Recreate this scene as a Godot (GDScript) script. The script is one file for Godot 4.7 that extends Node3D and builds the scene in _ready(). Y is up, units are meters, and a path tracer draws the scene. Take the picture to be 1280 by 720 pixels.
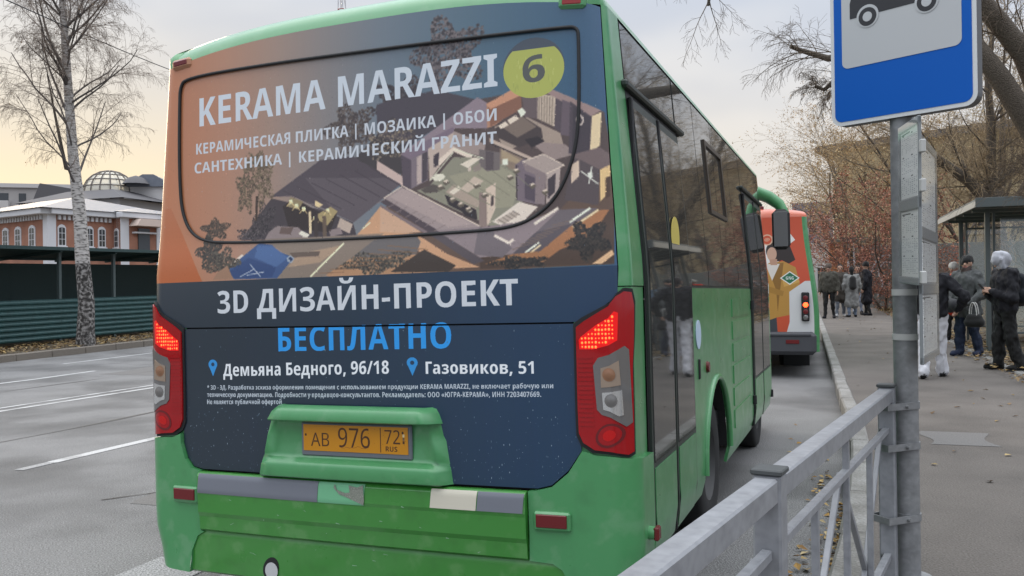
extends Node3D
# A city bus at a stop, photographed from the pavement behind it. -Z runs along the street, x to its right, metres.

class MB:
	var v := PackedVector3Array()
	var n := PackedVector3Array()
	var u := PackedVector2Array()
	var c := PackedColorArray()
	var ix := PackedInt32Array()
	var col := Color.WHITE
	func vert(p: Vector3, nn: Vector3, uv := Vector2.ZERO) -> int:
		v.append(p); n.append(nn); u.append(uv); c.append(col)
		return v.size() - 1
	func face(a: int, b: int, d: int) -> void:
		ix.append(a); ix.append(d); ix.append(b)
	func tri(a: Vector3, b: Vector3, d: Vector3) -> void:
		var nn := (b - a).cross(d - a).normalized()
		face(vert(a, nn), vert(b, nn), vert(d, nn))
	func quad(a: Vector3, b: Vector3, d: Vector3, e: Vector3, uvs := []) -> void:
		var nn := (b - a).cross(e - a)
		if nn.length_squared() < 1e-16: nn = (d - b).cross(e - b)
		nn = nn.normalized()
		var q: Array = uvs if uvs else [Vector2.ZERO, Vector2.ZERO, Vector2.ZERO, Vector2.ZERO]
		var i := vert(a, nn, q[0]); var j := vert(b, nn, q[1]); var k := vert(d, nn, q[2]); var l := vert(e, nn, q[3])
		face(i, j, k); face(i, k, l)
	func out_quad(a: Vector3, b: Vector3, d: Vector3, e: Vector3, ctr: Vector3) -> void:
		if (b - a).cross(d - a).dot((a + d) * 0.5 - ctr) < 0.0: quad(a, e, d, b)
		else: quad(a, b, d, e)
	func out_tri(a: Vector3, b: Vector3, d: Vector3, ctr: Vector3) -> void:
		if (b - a).cross(d - a).dot(a - ctr) < 0.0: tri(a, d, b)
		else: tri(a, b, d)
	func box(ctr: Vector3, size: Vector3, bas := Basis(), bev := 0.0) -> void:
		var h := size * 0.5
		var b := minf(bev, minf(h.x, minf(h.y, h.z)) * 0.9)
		for ax in 3:
			var p := (ax + 1) % 3; var q := (ax + 2) % 3
			for s in [-1.0, 1.0]:
				var pts := []
				for k in [[-1, -1], [1, -1], [1, 1], [-1, 1]]:
					var w := Vector3.ZERO
					w[ax] = s * h[ax]; w[p] = k[0] * (h[p] - b); w[q] = k[1] * (h[q] - b)
					pts.append(ctr + bas * w)
				out_quad(pts[0], pts[1], pts[2], pts[3], ctr)
			if b > 0.0:
				for s in [-1.0, 1.0]:
					for t in [-1.0, 1.0]:
						var pts := []
						for k in [[-1.0, 0], [1.0, 0], [1.0, 1], [-1.0, 1]]:
							var w := Vector3.ZERO
							w[ax] = k[0] * (h[ax] - b)
							w[p] = s * (h[p] - (b if k[1] else 0.0)); w[q] = t * (h[q] - (0.0 if k[1] else b))
							pts.append(ctr + bas * w)
						out_quad(pts[0], pts[1], pts[2], pts[3], ctr)
		if b > 0.0:
			for sx in [-1.0, 1.0]:
				for sy in [-1.0, 1.0]:
					for sz in [-1.0, 1.0]:
						out_tri(ctr + bas * Vector3(sx * h.x, sy * (h.y - b), sz * (h.z - b)), ctr + bas * Vector3(sx * (h.x - b), sy * h.y, sz * (h.z - b)), ctr + bas * Vector3(sx * (h.x - b), sy * (h.y - b), sz * h.z), ctr)
	# a bar with a rectangular section w (sideways) by h (upwards) between two points
	func bar(a: Vector3, b: Vector3, w: float, h: float, bev := 0.0, up := Vector3.UP) -> void:
		var d := (b - a).normalized()
		var s := d.cross(up)
		if s.length_squared() < 1e-6: s = Vector3.RIGHT
		s = s.normalized()
		box((a + b) * 0.5, Vector3(w, h, a.distance_to(b)), Basis(s, s.cross(d), -d), bev)
	func tube(pts: PackedVector3Array, rad: PackedFloat32Array, sides := 8, caps := true) -> void:
		var d0 := (pts[1] - pts[0]).normalized()
		var s := d0.cross(Vector3(0.31, 0.95, 0.07) if absf(d0.y) < 0.9 else Vector3(1, 0.1, 0.2)).normalized()
		var m := pts.size()
		var first := v.size()
		for i in m:
			var d := (pts[mini(i + 1, m - 1)] - pts[maxi(i - 1, 0)]).normalized()
			s = (s - d * s.dot(d)).normalized()
			var t := d.cross(s)
			for k in sides:
				var a := TAU * k / sides
				var w := s * cos(a) + t * sin(a)
				vert(pts[i] + w * rad[i], w, Vector2(float(k) / sides, float(i)))
		for i in m - 1:
			for k in sides:
				var a := first + i * sides + k; var b := first + i * sides + (k + 1) % sides
				face(a, b, b + sides); face(a, b + sides, a + sides)
		if caps:
			for e in [0, m - 1]:
				var nn := (pts[0] - pts[1]).normalized() if e == 0 else (pts[m - 1] - pts[m - 2]).normalized()
				var ci := vert(pts[e], nn)
				var ring := []
				for k in sides: ring.append(vert(v[first + e * sides + k], nn))
				for k in sides:
					if e == 0: face(ci, ring[(k + 1) % sides], ring[k])
					else: face(ci, ring[k], ring[(k + 1) % sides])
	# smooth sheet through rows of points; rows run so that row x column turns outwards
	func sheet(rows: Array, flip := false, uvf = null) -> void:
		var nr := rows.size(); var nc: int = rows[0].size()
		var first := v.size()
		for i in nr:
			for j in nc:
				var du: Vector3 = rows[mini(i + 1, nr - 1)][j] - rows[maxi(i - 1, 0)][j]
				var dv: Vector3 = rows[i][mini(j + 1, nc - 1)] - rows[i][maxi(j - 1, 0)]
				var nn := dv.cross(du).normalized()
				if flip: nn = -nn
				var p: Vector3 = rows[i][j]
				vert(p, nn, uvf.call(p) if uvf != null else Vector2(float(j), float(i)))
		for i in nr - 1:
			for j in nc - 1:
				var a := first + i * nc + j
				if flip: face(a, a + nc + 1, a + 1); face(a, a + nc, a + nc + 1)
				else: face(a, a + 1, a + nc + 1); face(a, a + nc + 1, a + nc)
	# a flat outline (xy, any winding) extruded from z0 to z1 and placed by xf
	func prism(poly: PackedVector2Array, z0: float, z1: float, xf := Transform3D(), uvf = null) -> void:
		var p := poly.duplicate()
		if Geometry2D.is_polygon_clockwise(p): p.reverse()
		var t := Geometry2D.triangulate_polygon(p)
		var lo := minf(z0, z1); var hi := maxf(z0, z1)
		for side in [lo, hi]:
			var nn := (xf.basis * Vector3(0, 0, 1.0 if side == hi else -1.0)).normalized()
			var f := v.size()
			for q in p: vert(xf * Vector3(q.x, q.y, side), nn, uvf.call(q) if uvf != null else q)
			for k in range(0, t.size(), 3):
				var a := p[t[k]]; var b := p[t[k + 1]]; var d := p[t[k + 2]]
				var ccw := (b - a).cross(d - a) > 0.0
				if ccw == (side == hi): face(f + t[k], f + t[k + 1], f + t[k + 2])
				else: face(f + t[k], f + t[k + 2], f + t[k + 1])
		for k in p.size():
			var a := p[k]; var b := p[(k + 1) % p.size()]
			quad(xf * Vector3(a.x, a.y, lo), xf * Vector3(b.x, b.y, lo), xf * Vector3(b.x, b.y, hi), xf * Vector3(a.x, a.y, hi))
	# profile of (radius, along) turned round the local y axis
	func lathe(prof: PackedVector2Array, sides: int, xf := Transform3D()) -> void:
		var rows := []
		for k in sides + 1:
			var a := -TAU * k / sides
			var r := PackedVector3Array()
			for q in prof: r.append(xf * Vector3(cos(a) * q.x, q.y, sin(a) * q.x))
			rows.append(r)
		sheet(rows)
	func ball(ctr: Vector3, r: Vector3, seg := 12) -> void:
		var prof := PackedVector2Array()
		for k in seg / 2 + 1:
			var a := -PI / 2 + PI * k / (seg / 2)
			prof.append(Vector2(maxf(cos(a), 0.001), sin(a)))
		lathe(prof, seg, Transform3D(Basis.from_scale(r), ctr))
	func mesh() -> ArrayMesh:
		var a := []
		a.resize(Mesh.ARRAY_MAX)
		a[Mesh.ARRAY_VERTEX] = v; a[Mesh.ARRAY_NORMAL] = n; a[Mesh.ARRAY_TEX_UV] = u; a[Mesh.ARRAY_COLOR] = c; a[Mesh.ARRAY_INDEX] = ix
		var m := ArrayMesh.new()
		m.add_surface_from_arrays(Mesh.PRIMITIVE_TRIANGLES, a)
		return m

var taken := {}
var rng := RandomNumberGenerator.new()
var M := {}

func numbered(called: String) -> String:
	taken[called] = taken.get(called, 0) + 1
	return called if taken[called] == 1 else "%s_%03d" % [called, taken[called] - 1]
func put(parent: Node, called: String, mb: MB, m: Material, label := "") -> MeshInstance3D:
	return put_mesh(parent, called, mb.mesh(), m, label)
func put_mesh(parent: Node, called: String, mesh: Mesh, m: Material, label := "") -> MeshInstance3D:
	var o := MeshInstance3D.new()
	o.name = numbered(called) if parent == self else called
	o.mesh = mesh
	o.material_override = m
	if label: o.set_meta("label", label)
	parent.add_child(o, true)
	return o
func thing(called: String, label: String, category: String, at := Vector3.ZERO, turn := 0.0, group := "") -> Node3D:
	var o := Node3D.new()
	o.name = numbered(called)
	add_child(o, true)
	o.position = at; o.rotation.y = turn
	tag(o, label, category, group)
	return o
func tag(o: Node, label: String, category: String, group := "") -> void:
	o.set_meta("label", label); o.set_meta("category", category)
	if group: o.set_meta("group", group)
func struct(called: String, mb: MB, m: Material, parent: Node = self) -> MeshInstance3D:
	var o := put(parent, called, mb, m)
	if parent == self: o.set_meta("kind", "structure")
	return o
func pts3(a: Array) -> PackedVector3Array: return PackedVector3Array(a)
func lin(r: float, g: float, b: float) -> Color: return Color(r, g, b).linear_to_srgb()
func mat(col: Color, rough := 0.8, metal := 0.0, spec := 0.5) -> StandardMaterial3D:
	var m := StandardMaterial3D.new()
	m.albedo_color = col; m.roughness = rough; m.metallic = metal; m.metallic_specular = spec
	m.cull_mode = BaseMaterial3D.CULL_DISABLED
	return m
func vmat(rough := 0.85, spec := 0.4) -> StandardMaterial3D:
	var m := mat(Color.WHITE, rough, 0.0, spec)
	m.vertex_color_use_as_albedo = true
	return m
func noise_tex(freq: float, stops: Array, size := 512, seed_ := 1, oct := 4, kind := FastNoiseLite.TYPE_SIMPLEX_SMOOTH, normal := 0.0) -> NoiseTexture2D:
	var f := FastNoiseLite.new()
	f.seed = seed_; f.frequency = freq; f.fractal_octaves = oct; f.noise_type = kind
	var t := NoiseTexture2D.new()
	t.width = size; t.height = size; t.seamless = true; t.noise = f; t.generate_mipmaps = false
	if normal > 0.0:
		t.as_normal_map = true; t.bump_strength = normal
	elif stops:
		var g := Gradient.new()
		g.offsets = PackedFloat32Array(); g.colors = PackedColorArray()
		var off := PackedFloat32Array(); var cl := PackedColorArray()
		for s in stops: off.append(s[0]); cl.append(s[1])
		g.offsets = off; g.colors = cl
		t.color_ramp = g
	return t
# world-space procedural surface: fine grain times coarse patches, with relief
func grain(stops: Array, per_m: float, rough: float, coarse: Array = [], coarse_per_m := 0.1, relief := 0.0, freq := 0.02, sd := 1, world := true) -> StandardMaterial3D:
	var m := mat(Color.WHITE, rough)
	m.albedo_texture = noise_tex(freq, stops, 512, sd)
	m.uv1_triplanar = true; m.uv1_world_triplanar = world; m.uv1_scale = Vector3.ONE * per_m
	if coarse:
		m.detail_enabled = true; m.detail_blend_mode = BaseMaterial3D.BLEND_MODE_MUL; m.detail_uv_layer = BaseMaterial3D.DETAIL_UV_2
		m.detail_albedo = noise_tex(0.012, coarse, 512, sd + 7, 5)
		m.uv2_triplanar = true; m.uv2_world_triplanar = world; m.uv2_scale = Vector3.ONE * coarse_per_m
	if relief > 0.0:
		m.heightmap_enabled = true; m.heightmap_scale = relief
		m.heightmap_texture = noise_tex(freq, [], 512, sd + 3)
	return m
func rise(z: float) -> float: return 0.016 * maxf(0.0, -z - 12.0)
func rnd(a: float, b: float) -> float: return rng.randf_range(a, b)

# ---------- print: flat colour and lettering drawn into a picture ----------
class Print:
	var im: Image
	var x0: float
	var y1: float
	var sx: float
	var sy: float
	func _init(w: int, h: int, rx0: float, rx1: float, ry0: float, ry1: float, bg: Color) -> void:
		im = Image.create(w, h, false, Image.FORMAT_RGB8)
		im.fill(bg)
		x0 = rx0; y1 = ry1; sx = w / (rx1 - rx0); sy = h / (ry1 - ry0)
	func px(p: Vector2) -> Vector2: return Vector2((p.x - x0) * sx, (y1 - p.y) * sy)
	func uv(p: Vector3) -> Vector2: return Vector2((p.x - x0) * sx / im.get_width(), (y1 - p.y) * sy / im.get_height())
	func fill_tri(a: Vector2, b: Vector2, d: Vector2, col: Color) -> void:
		var lo := maxi(0, int(ceil(minf(a.y, minf(b.y, d.y)) - 0.5)))
		var hi := mini(im.get_height() - 1, int(floor(maxf(a.y, maxf(b.y, d.y)) - 0.5)))
		for y in range(lo, hi + 1):
			var yy := y + 0.5
			var l := 1e9; var r := -1e9
			for e in [[a, b], [b, d], [d, a]]:
				var p: Vector2 = e[0]; var q: Vector2 = e[1]
				if (p.y <= yy) != (q.y <= yy):
					var x := p.x + (q.x - p.x) * (yy - p.y) / (q.y - p.y)
					l = minf(l, x); r = maxf(r, x)
			if r > l:
				var i := int(round(l)); var j := int(round(r))
				if j > i: im.fill_rect(Rect2i(i, y, j - i, 1), col)
	func poly(pts: Array, col: Color) -> void:
		var p := PackedVector2Array()
		for k in range(0, pts.size(), 2): p.append(px(Vector2(pts[k], pts[k + 1])))
		var t := Geometry2D.triangulate_polygon(p)
		for k in range(0, t.size(), 3): fill_tri(p[t[k]], p[t[k + 1]], p[t[k + 2]], col)
	func line(a: Vector2, b: Vector2, w: float, col: Color) -> void:
		var s := (b - a).normalized().orthogonal() * w * 0.5
		poly([a.x + s.x, a.y + s.y, b.x + s.x, b.y + s.y, b.x - s.x, b.y - s.y, a.x - s.x, a.y - s.y], col)
	func disc(ctr: Vector2, rx: float, ry: float, col: Color, seg := 40) -> void:
		var a := []
		for k in seg: a.append(ctr.x + rx * cos(TAU * k / seg)); a.append(ctr.y + ry * sin(TAU * k / seg))
		poly(a, col)
	# capital height `cap`, first glyph at `a`, baseline running to `b` (the width is fitted)
	func text(s: String, a: Vector2, b: Vector2, cap: float, col: Color, weight := 700) -> void:
		var f := SystemFont.new()
		f.font_names = PackedStringArray(["Droid Sans"]); f.font_weight = weight
		var t := TextMesh.new()
		t.font = f; t.text = s; t.font_size = 96; t.depth = 0.0; t.pixel_size = 0.01; t.curve_step = 1.0
		var ref := TextMesh.new()
		ref.font = f; ref.text = "H"; ref.font_size = 96; ref.depth = 0.0; ref.pixel_size = 0.01
		var base := ref.get_aabb()
		var vs: PackedVector3Array = t.get_mesh_arrays()[Mesh.ARRAY_VERTEX]
		var lo := INF; var hi := -INF; 
		for q in vs: lo = minf(lo, q.x); hi = maxf(hi, q.x)
		var rv: PackedVector3Array = ref.get_mesh_arrays()[Mesh.ARRAY_VERTEX]
		var h0 := INF; var h1 := -INF
		for q in rv: h0 = minf(h0, q.y); h1 = maxf(h1, q.y)
		# both are centred on their line box, which has one height for one font: H gives the baseline
		var k := cap / (h1 - h0)
		var ids: PackedInt32Array = t.get_mesh_arrays()[Mesh.ARRAY_INDEX]
		for i in range(0, ids.size(), 3):
			var q := []
			for j in 3:
				var w := vs[ids[i + j]]
				var fx := (w.x - lo) / (hi - lo)
				q.append(px(a.lerp(b, fx) + Vector2(0, (w.y - h0) * k)))
			fill_tri(q[0], q[1], q[2], col)
	func tex() -> ImageTexture: return ImageTexture.create_from_image(im)

func paint(col: Color, rough := 0.38, dust := Color("b9b4aa"), sd := 3) -> StandardMaterial3D:
	var m := mat(Color.WHITE, rough)
	# thin road dust over the paint: patches with an outline of their own
	var a := col; var d := col.lerp(dust, 0.17); var e := col.lerp(Color.BLACK, 0.08)
	m.albedo_texture = noise_tex(0.012, [[0.0, e], [0.35, a], [0.6, a], [0.8, d], [1.0, d]], 512, sd, 6)
	m.uv1_triplanar = true; m.uv1_scale = Vector3.ONE * 0.9
	m.roughness_texture = noise_tex(0.02, [[0.0, Color(0.7, 0.7, 0.7)], [1.0, Color.WHITE]], 256, sd + 1, 4)
	m.clearcoat_enabled = true; m.clearcoat = 0.5; m.clearcoat_roughness = 0.15
	return m
func glow(col: Color, e: float) -> StandardMaterial3D:
	var m := mat(col.darkened(0.3), 0.3)
	m.emission_enabled = true; m.emission = col; m.emission_energy_multiplier = e
	return m
func materials() -> void:
	M.green = paint(lin(0.066, 0.275, 0.098))
	M.green_bright = paint(lin(0.045, 0.235, 0.035), 0.36, Color("b9b4aa"), 9)
	M.orange_film = mat(lin(0.42, 0.2, 0.11), 0.4)
	M.rubber = mat(lin(0.012, 0.012, 0.013), 0.55)
	M.black = mat(lin(0.01, 0.01, 0.011), 0.7)
	M.tyre = mat(lin(0.015, 0.015, 0.015), 0.85)
	M.rim = mat(lin(0.05, 0.05, 0.05), 0.6, 0.2)
	M.tint = mat(lin(0.05, 0.05, 0.048), 0.03, 0.0, 0.7)
	M.door_frame = mat(lin(0.028, 0.038, 0.032), 0.45); M.scratch = mat(lin(0.25, 0.42, 0.26), 0.7)
	M.dark_red = mat(lin(0.14, 0.012, 0.014), 0.25)
	M.lamp_red_off = mat(lin(0.3, 0.03, 0.03), 0.2)
	M.lens_red = mat(lin(0.34, 0.006, 0.009), 0.15, 0.0, 0.35); M.lens_red.clearcoat_enabled = true; M.lens_red.clearcoat = 0.6; M.lens_red.clearcoat_roughness = 0.03
	M.lamp_clear = mat(lin(0.23, 0.22, 0.215), 0.1, 0.5)
	M.amber = mat(lin(0.38, 0.29, 0.22), 0.25, 0.4)
	M.amber_dark = mat(lin(0.26, 0.13, 0.07), 0.25)
	M.chrome = mat(lin(0.75, 0.75, 0.74), 0.15, 0.8)
	M.glow_led = glow(Color(1.0, 0.24, 0.10), 5.0)
	M.glow_red = glow(Color(0.9, 0.02, 0.012), 0.4)
	M.glow_dim = glow(Color(0.85, 0.03, 0.03), 0.12)
	M.tape_grey = mat(lin(0.17, 0.18, 0.21), 0.5); M.tape_mint = mat(lin(0.16, 0.45, 0.24), 0.5); M.tape_cream = mat(lin(0.62, 0.58, 0.47), 0.5)
	M.primer = grain([[0.2, lin(0.3, 0.3, 0.26)], [0.5, lin(0.16, 0.18, 0.14)], [0.8, lin(0.42, 0.41, 0.36)]], 6.0, 0.8, [], 0.1, 0.0, 0.05, 31, false)
	M.primer_light = mat(lin(0.5, 0.5, 0.5), 0.8)
	M.plate_frame = mat(lin(0.14, 0.15, 0.17), 0.5)
	M.yellow = mat(lin(0.62, 0.5, 0.1), 0.6); M.sticker_blue = mat(lin(0.5, 0.62, 0.75), 0.5)
	M.bulb_grey = mat(lin(0.2, 0.19, 0.18), 0.3, 0.4); M.bronze = mat(lin(0.05, 0.035, 0.022), 0.45)
	# street
	M.asphalt = grain([[0.0, lin(0.10, 0.098, 0.096)], [0.38, lin(0.185, 0.183, 0.18)], [0.62, lin(0.262, 0.259, 0.256)], [1.0, lin(0.45, 0.445, 0.44)]], 0.9, 0.92, [[0.0, Color(0.70, 0.70, 0.70)], [0.42, Color(0.84, 0.84, 0.84)], [0.58, Color(0.92, 0.92, 0.92)], [1.0, Color(1, 1, 1)]], 0.09, 0.7, 0.16, 41)
	M.pavement = grain([[0.0, lin(0.10, 0.088, 0.077)], [0.5, lin(0.15, 0.133, 0.118)], [1.0, lin(0.215, 0.193, 0.173)]], 0.8, 0.92, [[0.0, Color(0.8, 0.8, 0.8)], [0.5, Color(0.92, 0.92, 0.92)], [1.0, Color(1, 1, 1)]], 0.13, 0.5, 0.16, 45)
	M.concrete = grain([[0.0, lin(0.2, 0.195, 0.185)], [0.5, lin(0.3, 0.295, 0.28)], [1.0, lin(0.38, 0.37, 0.36)]], 0.7, 0.9, [[0.0, Color(0.75, 0.74, 0.72)], [1.0, Color(1, 1, 1)]], 0.4, 0.4, 0.12, 49)
	M.road_paint = grain([[0.0, lin(0.3, 0.3, 0.3)], [0.35, lin(0.42, 0.42, 0.42)], [0.7, lin(0.52, 0.52, 0.51)], [1.0, lin(0.58, 0.58, 0.57)]], 1.2, 0.85, [[0.0, Color(0.7, 0.7, 0.7)], [0.5, Color(1, 1, 1)]], 0.3, 0.2, 0.1, 53)
	M.paint_worn = grain([[0.0, lin(0.16, 0.16, 0.16)], [0.45, lin(0.22, 0.22, 0.22)], [0.6, lin(0.38, 0.38, 0.38)], [1.0, lin(0.45, 0.45, 0.45)]], 1.2, 0.88, [], 0.3, 0.2, 0.1, 55)
	M.earth = grain([[0.0, lin(0.06, 0.048, 0.034)], [0.5, lin(0.13, 0.105, 0.075)], [1.0, lin(0.22, 0.18, 0.125)]], 0.6, 0.95, [[0.0, Color(0.75, 0.75, 0.72)], [1.0, Color(1, 1, 1)]], 0.15, 2.0, 0.08, 57)
	M.steel_paint = grain([[0.0, lin(0.23, 0.237, 0.255)], [0.5, lin(0.29, 0.297, 0.315)], [1.0, lin(0.33, 0.337, 0.355)]], 1.6, 0.38, [[0.0, Color(0.86, 0.86, 0.86)], [1.0, Color(1, 1, 1)]], 1.2, 0.0, 0.03, 61)
	M.galv = grain([[0.0, lin(0.25, 0.255, 0.26)], [0.5, lin(0.30, 0.305, 0.31)], [1.0, lin(0.36, 0.365, 0.37)]], 2.0, 0.5, [[0.0, Color(0.8, 0.8, 0.8)], [1.0, Color(1, 1, 1)]], 1.5, 0.0, 0.03, 65); M.galv.metallic = 0.25
	M.cap_rubber = mat(lin(0.06, 0.065, 0.065), 0.6)
	M.sign_blue = mat(lin(0.004, 0.105, 0.47), 0.45, 0.0, 0.3); M.sign_white = mat(lin(0.66, 0.67, 0.67), 0.4); M.sign_grey = mat(lin(0.50, 0.51, 0.52), 0.4); M.sign_black = mat(lin(0.02, 0.02, 0.025), 0.4)
	M.sign_back = mat(lin(0.12, 0.12, 0.125), 0.5, 0.3)
	M.band = mat(lin(0.5, 0.5, 0.48), 0.5)
	M.acrylic = mat(Color(0.92, 0.94, 0.96, 0.14), 0.06); M.acrylic.transparency = BaseMaterial3D.TRANSPARENCY_ALPHA
	M.glass = mat(Color(0.8, 0.85, 0.83, 0.10), 0.03); M.glass.transparency = BaseMaterial3D.TRANSPARENCY_ALPHA
	M.shelter = mat(lin(0.085, 0.10, 0.10), 0.5)
	M.shelter_edge = mat(lin(0.36, 0.37, 0.37), 0.5)
	M.fence_green = grain([[0.0, lin(0.015, 0.06, 0.062)], [0.5, lin(0.022, 0.082, 0.084)], [1.0, lin(0.04, 0.105, 0.105)]], 0.7, 0.45, [[0.0, Color(0.85, 0.85, 0.85)], [1.0, Color(1, 1, 1)]], 0.5, 0.0, 0.03, 69)
	M.fence_dark = mat(lin(0.03, 0.06, 0.06), 0.6); M.fence_post = mat(lin(0.075, 0.10, 0.10), 0.5)
	M.brick = grain([[0.0, lin(0.29, 0.12, 0.08)], [0.45, lin(0.41, 0.19, 0.125)], [0.7, lin(0.47, 0.235, 0.16)], [1.0, lin(0.53, 0.29, 0.205)]], 0.5, 0.9, [[0.0, Color(0.8, 0.8, 0.8)], [1.0, Color(1, 1, 1)]], 0.12, 0.0, 0.09, 73)
	M.whitewash = mat(lin(0.62, 0.62, 0.64), 0.8); M.tin_roof = grain([[0.0, lin(0.125, 0.14, 0.172)], [1.0, lin(0.17, 0.185, 0.215)]], 0.2, 0.5, [], 0.1, 0.0, 0.02, 77)
	M.pane = mat(lin(0.05, 0.055, 0.06), 0.08)
	M.pane_warm = mat(lin(0.62, 0.56, 0.40), 0.15, 0.2)
	M.dome_frame = mat(lin(0.12, 0.10, 0.09), 0.6)
	M.grey_wall = mat(lin(0.36, 0.34, 0.33), 0.85); M.dark_roof = mat(lin(0.10, 0.095, 0.10), 0.7)
	M.pale_wall = mat(lin(0.52, 0.5, 0.49), 0.85); M.orange_wall = mat(lin(0.5, 0.17, 0.05), 0.8)
	M.beige = grain([[0.0, lin(0.52, 0.41, 0.22)], [0.5, lin(0.66, 0.54, 0.33)], [1.0, lin(0.74, 0.63, 0.42)]], 0.25, 0.9, [[0.0, Color(0.8, 0.8, 0.78)], [1.0, Color(1, 1, 1)]], 0.08, 0.0, 0.05, 81)
	M.mast_red = mat(lin(0.4, 0.08, 0.06), 0.7)
	M.wire = mat(lin(0.03, 0.03, 0.035), 0.6)
	M.bark = grain([[0.0, lin(0.045, 0.036, 0.028)], [0.5, lin(0.105, 0.085, 0.066)], [1.0, lin(0.18, 0.15, 0.12)]], 1.4, 0.95, [], 0.1, 2.5, 0.06, 85)
	M.twig = mat(lin(0.115, 0.085, 0.06), 0.9); M.twig_pale = mat(lin(0.30, 0.225, 0.135), 0.9); M.twig_birch = mat(lin(0.2, 0.155, 0.125), 0.9); M.bark_birch = mat(lin(0.11, 0.095, 0.088), 0.9); M.twig_red = mat(lin(0.10, 0.055, 0.045), 0.9)
	M.leaf = vmat(0.85); M.leaf.backlight_enabled = true; M.leaf.backlight = lin(0.12, 0.08, 0.04)
	M.cloth = vmat(0.9); M.cloth.rim_enabled = true; M.cloth.rim = 0.3
	M.body = vmat(0.75)
	M.kerb_old = grain([[0.0, lin(0.11, 0.09, 0.07)], [0.5, lin(0.19, 0.165, 0.14)], [1.0, lin(0.27, 0.245, 0.215)]], 0.7, 0.95, [], 0.1, 0.4, 0.1, 121)
	M.tar = mat(lin(0.05, 0.05, 0.05), 0.8); M.patch = grain([[0.0, lin(0.11, 0.105, 0.10)], [0.5, lin(0.15, 0.145, 0.14)], [1.0, lin(0.2, 0.19, 0.185)]], 0.8, 0.92, [], 0.1, 0.5, 0.16, 91)
	M.iron = mat(lin(0.07, 0.065, 0.06), 0.6, 0.4)
	M.board = mat(lin(0.42, 0.43, 0.43), 0.6); M.frame_grey = mat(lin(0.22, 0.235, 0.24), 0.5)
	M.wood = mat(lin(0.12, 0.09, 0.06), 0.8); M.rust = mat(lin(0.25, 0.13, 0.07), 0.7)
	M.canopy = mat(lin(0.62, 0.5, 0.43), 0.7); M.mauve = mat(lin(0.20, 0.17, 0.20), 0.85)
	M.dome_glass = mat(Color(0.95, 0.92, 0.84, 0.5), 0.05); M.dome_glass.transparency = BaseMaterial3D.TRANSPARENCY_ALPHA
	M.graf_wall = grain([[0.0, lin(0.12, 0.125, 0.11)], [0.5, lin(0.18, 0.185, 0.165)], [1.0, lin(0.25, 0.25, 0.23)]], 0.5, 0.9, [], 0.1, 0.0, 0.05, 93)
	M.birch = mat(Color.WHITE, 0.85)
	M.birch.albedo_texture = noise_tex(0.02, [[0.0, lin(0.02, 0.018, 0.017)], [0.28, lin(0.05, 0.045, 0.042)], [0.38, lin(0.24, 0.22, 0.205)], [0.52, lin(0.44, 0.41, 0.385)], [1.0, lin(0.57, 0.54, 0.515)]], 512, 101, 5)
	M.birch.uv1_triplanar = true; M.birch.uv1_world_triplanar = true; M.birch.uv1_scale = Vector3(0.55, 1.5, 0.55)
	M.birch_base = mat(Color.WHITE, 0.95)
	M.birch_base.albedo_texture = noise_tex(0.025, [[0.0, lin(0.015, 0.014, 0.013)], [0.45, lin(0.05, 0.045, 0.042)], [0.6, lin(0.22, 0.205, 0.195)], [1.0, lin(0.45, 0.43, 0.41)]], 512, 103, 5)
	M.birch_base.uv1_triplanar = true; M.birch_base.uv1_world_triplanar = true; M.birch_base.uv1_scale = Vector3(0.9, 0.7, 0.9)
	M.red_paint = paint(lin(0.55, 0.10, 0.04), 0.35, Color("b9b4aa"), 111); M.white_paint = mat(lin(0.6, 0.6, 0.6), 0.4); M.bumper_grey = mat(lin(0.06, 0.062, 0.07), 0.6)
	M.strap = mat(lin(0.45, 0.44, 0.42), 0.6)

# ---------- the green bus: its skin is a surface over (u, y) at the tail and (z, y) on the flanks ----------
const TAIL_R := 0.08
func half_w(y: float) -> float: return 1.19 - 0.08 * clampf((y - 1.55) / 1.05, 0.0, 1.3) - 0.05 * smoothstep(0.45, 0.2, y)
func tail_z(y: float) -> float: return 0.012 * smoothstep(1.60, 1.76, y) + 0.02 * clampf((y - 1.7) / 0.85, 0.0, 1.2)
func xu(x: float, y: float) -> float:
	var h := half_w(y) - TAIL_R
	if absf(x) <= h: return x / h
	return signf(x) * (1.0 + 0.3 * asin(minf((absf(x) - h) / TAIL_R, 1.0)) / (PI / 2))
func tail(u: float, y: float) -> Vector3:
	var s := signf(u); var a := absf(u)
	var h := half_w(y) - TAIL_R
	var z := tail_z(y) + 0.02 * minf(a, 1.0) ** 2
	var x := h * minf(a, 1.0)
	if a > 1.0:
		var t := minf((a - 1.0) / 0.3, 1.0) * PI / 2
		x += TAIL_R * sin(t); z += TAIL_R * (1.0 - cos(t))
	if a > 1.3: z = lerpf(z, 0.27, (a - 1.3) / 0.1)
	return Vector3(s * x, y, -z)
func flank(z: float, y: float) -> Vector3: return Vector3(half_w(y), y, -z)
func flank_far(z: float, y: float) -> Vector3: return Vector3(-half_w(y), y, -z)
func normal_of(f: Callable, a: float, y: float, ref: Vector3) -> Vector3:
	var n: Vector3 = ((f.call(a + 0.004, y) - f.call(a - 0.004, y)) as Vector3).cross(f.call(a, y + 0.004) - f.call(a, y - 0.004)).normalized()
	return -n if n.dot(ref) < 0.0 else n
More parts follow.
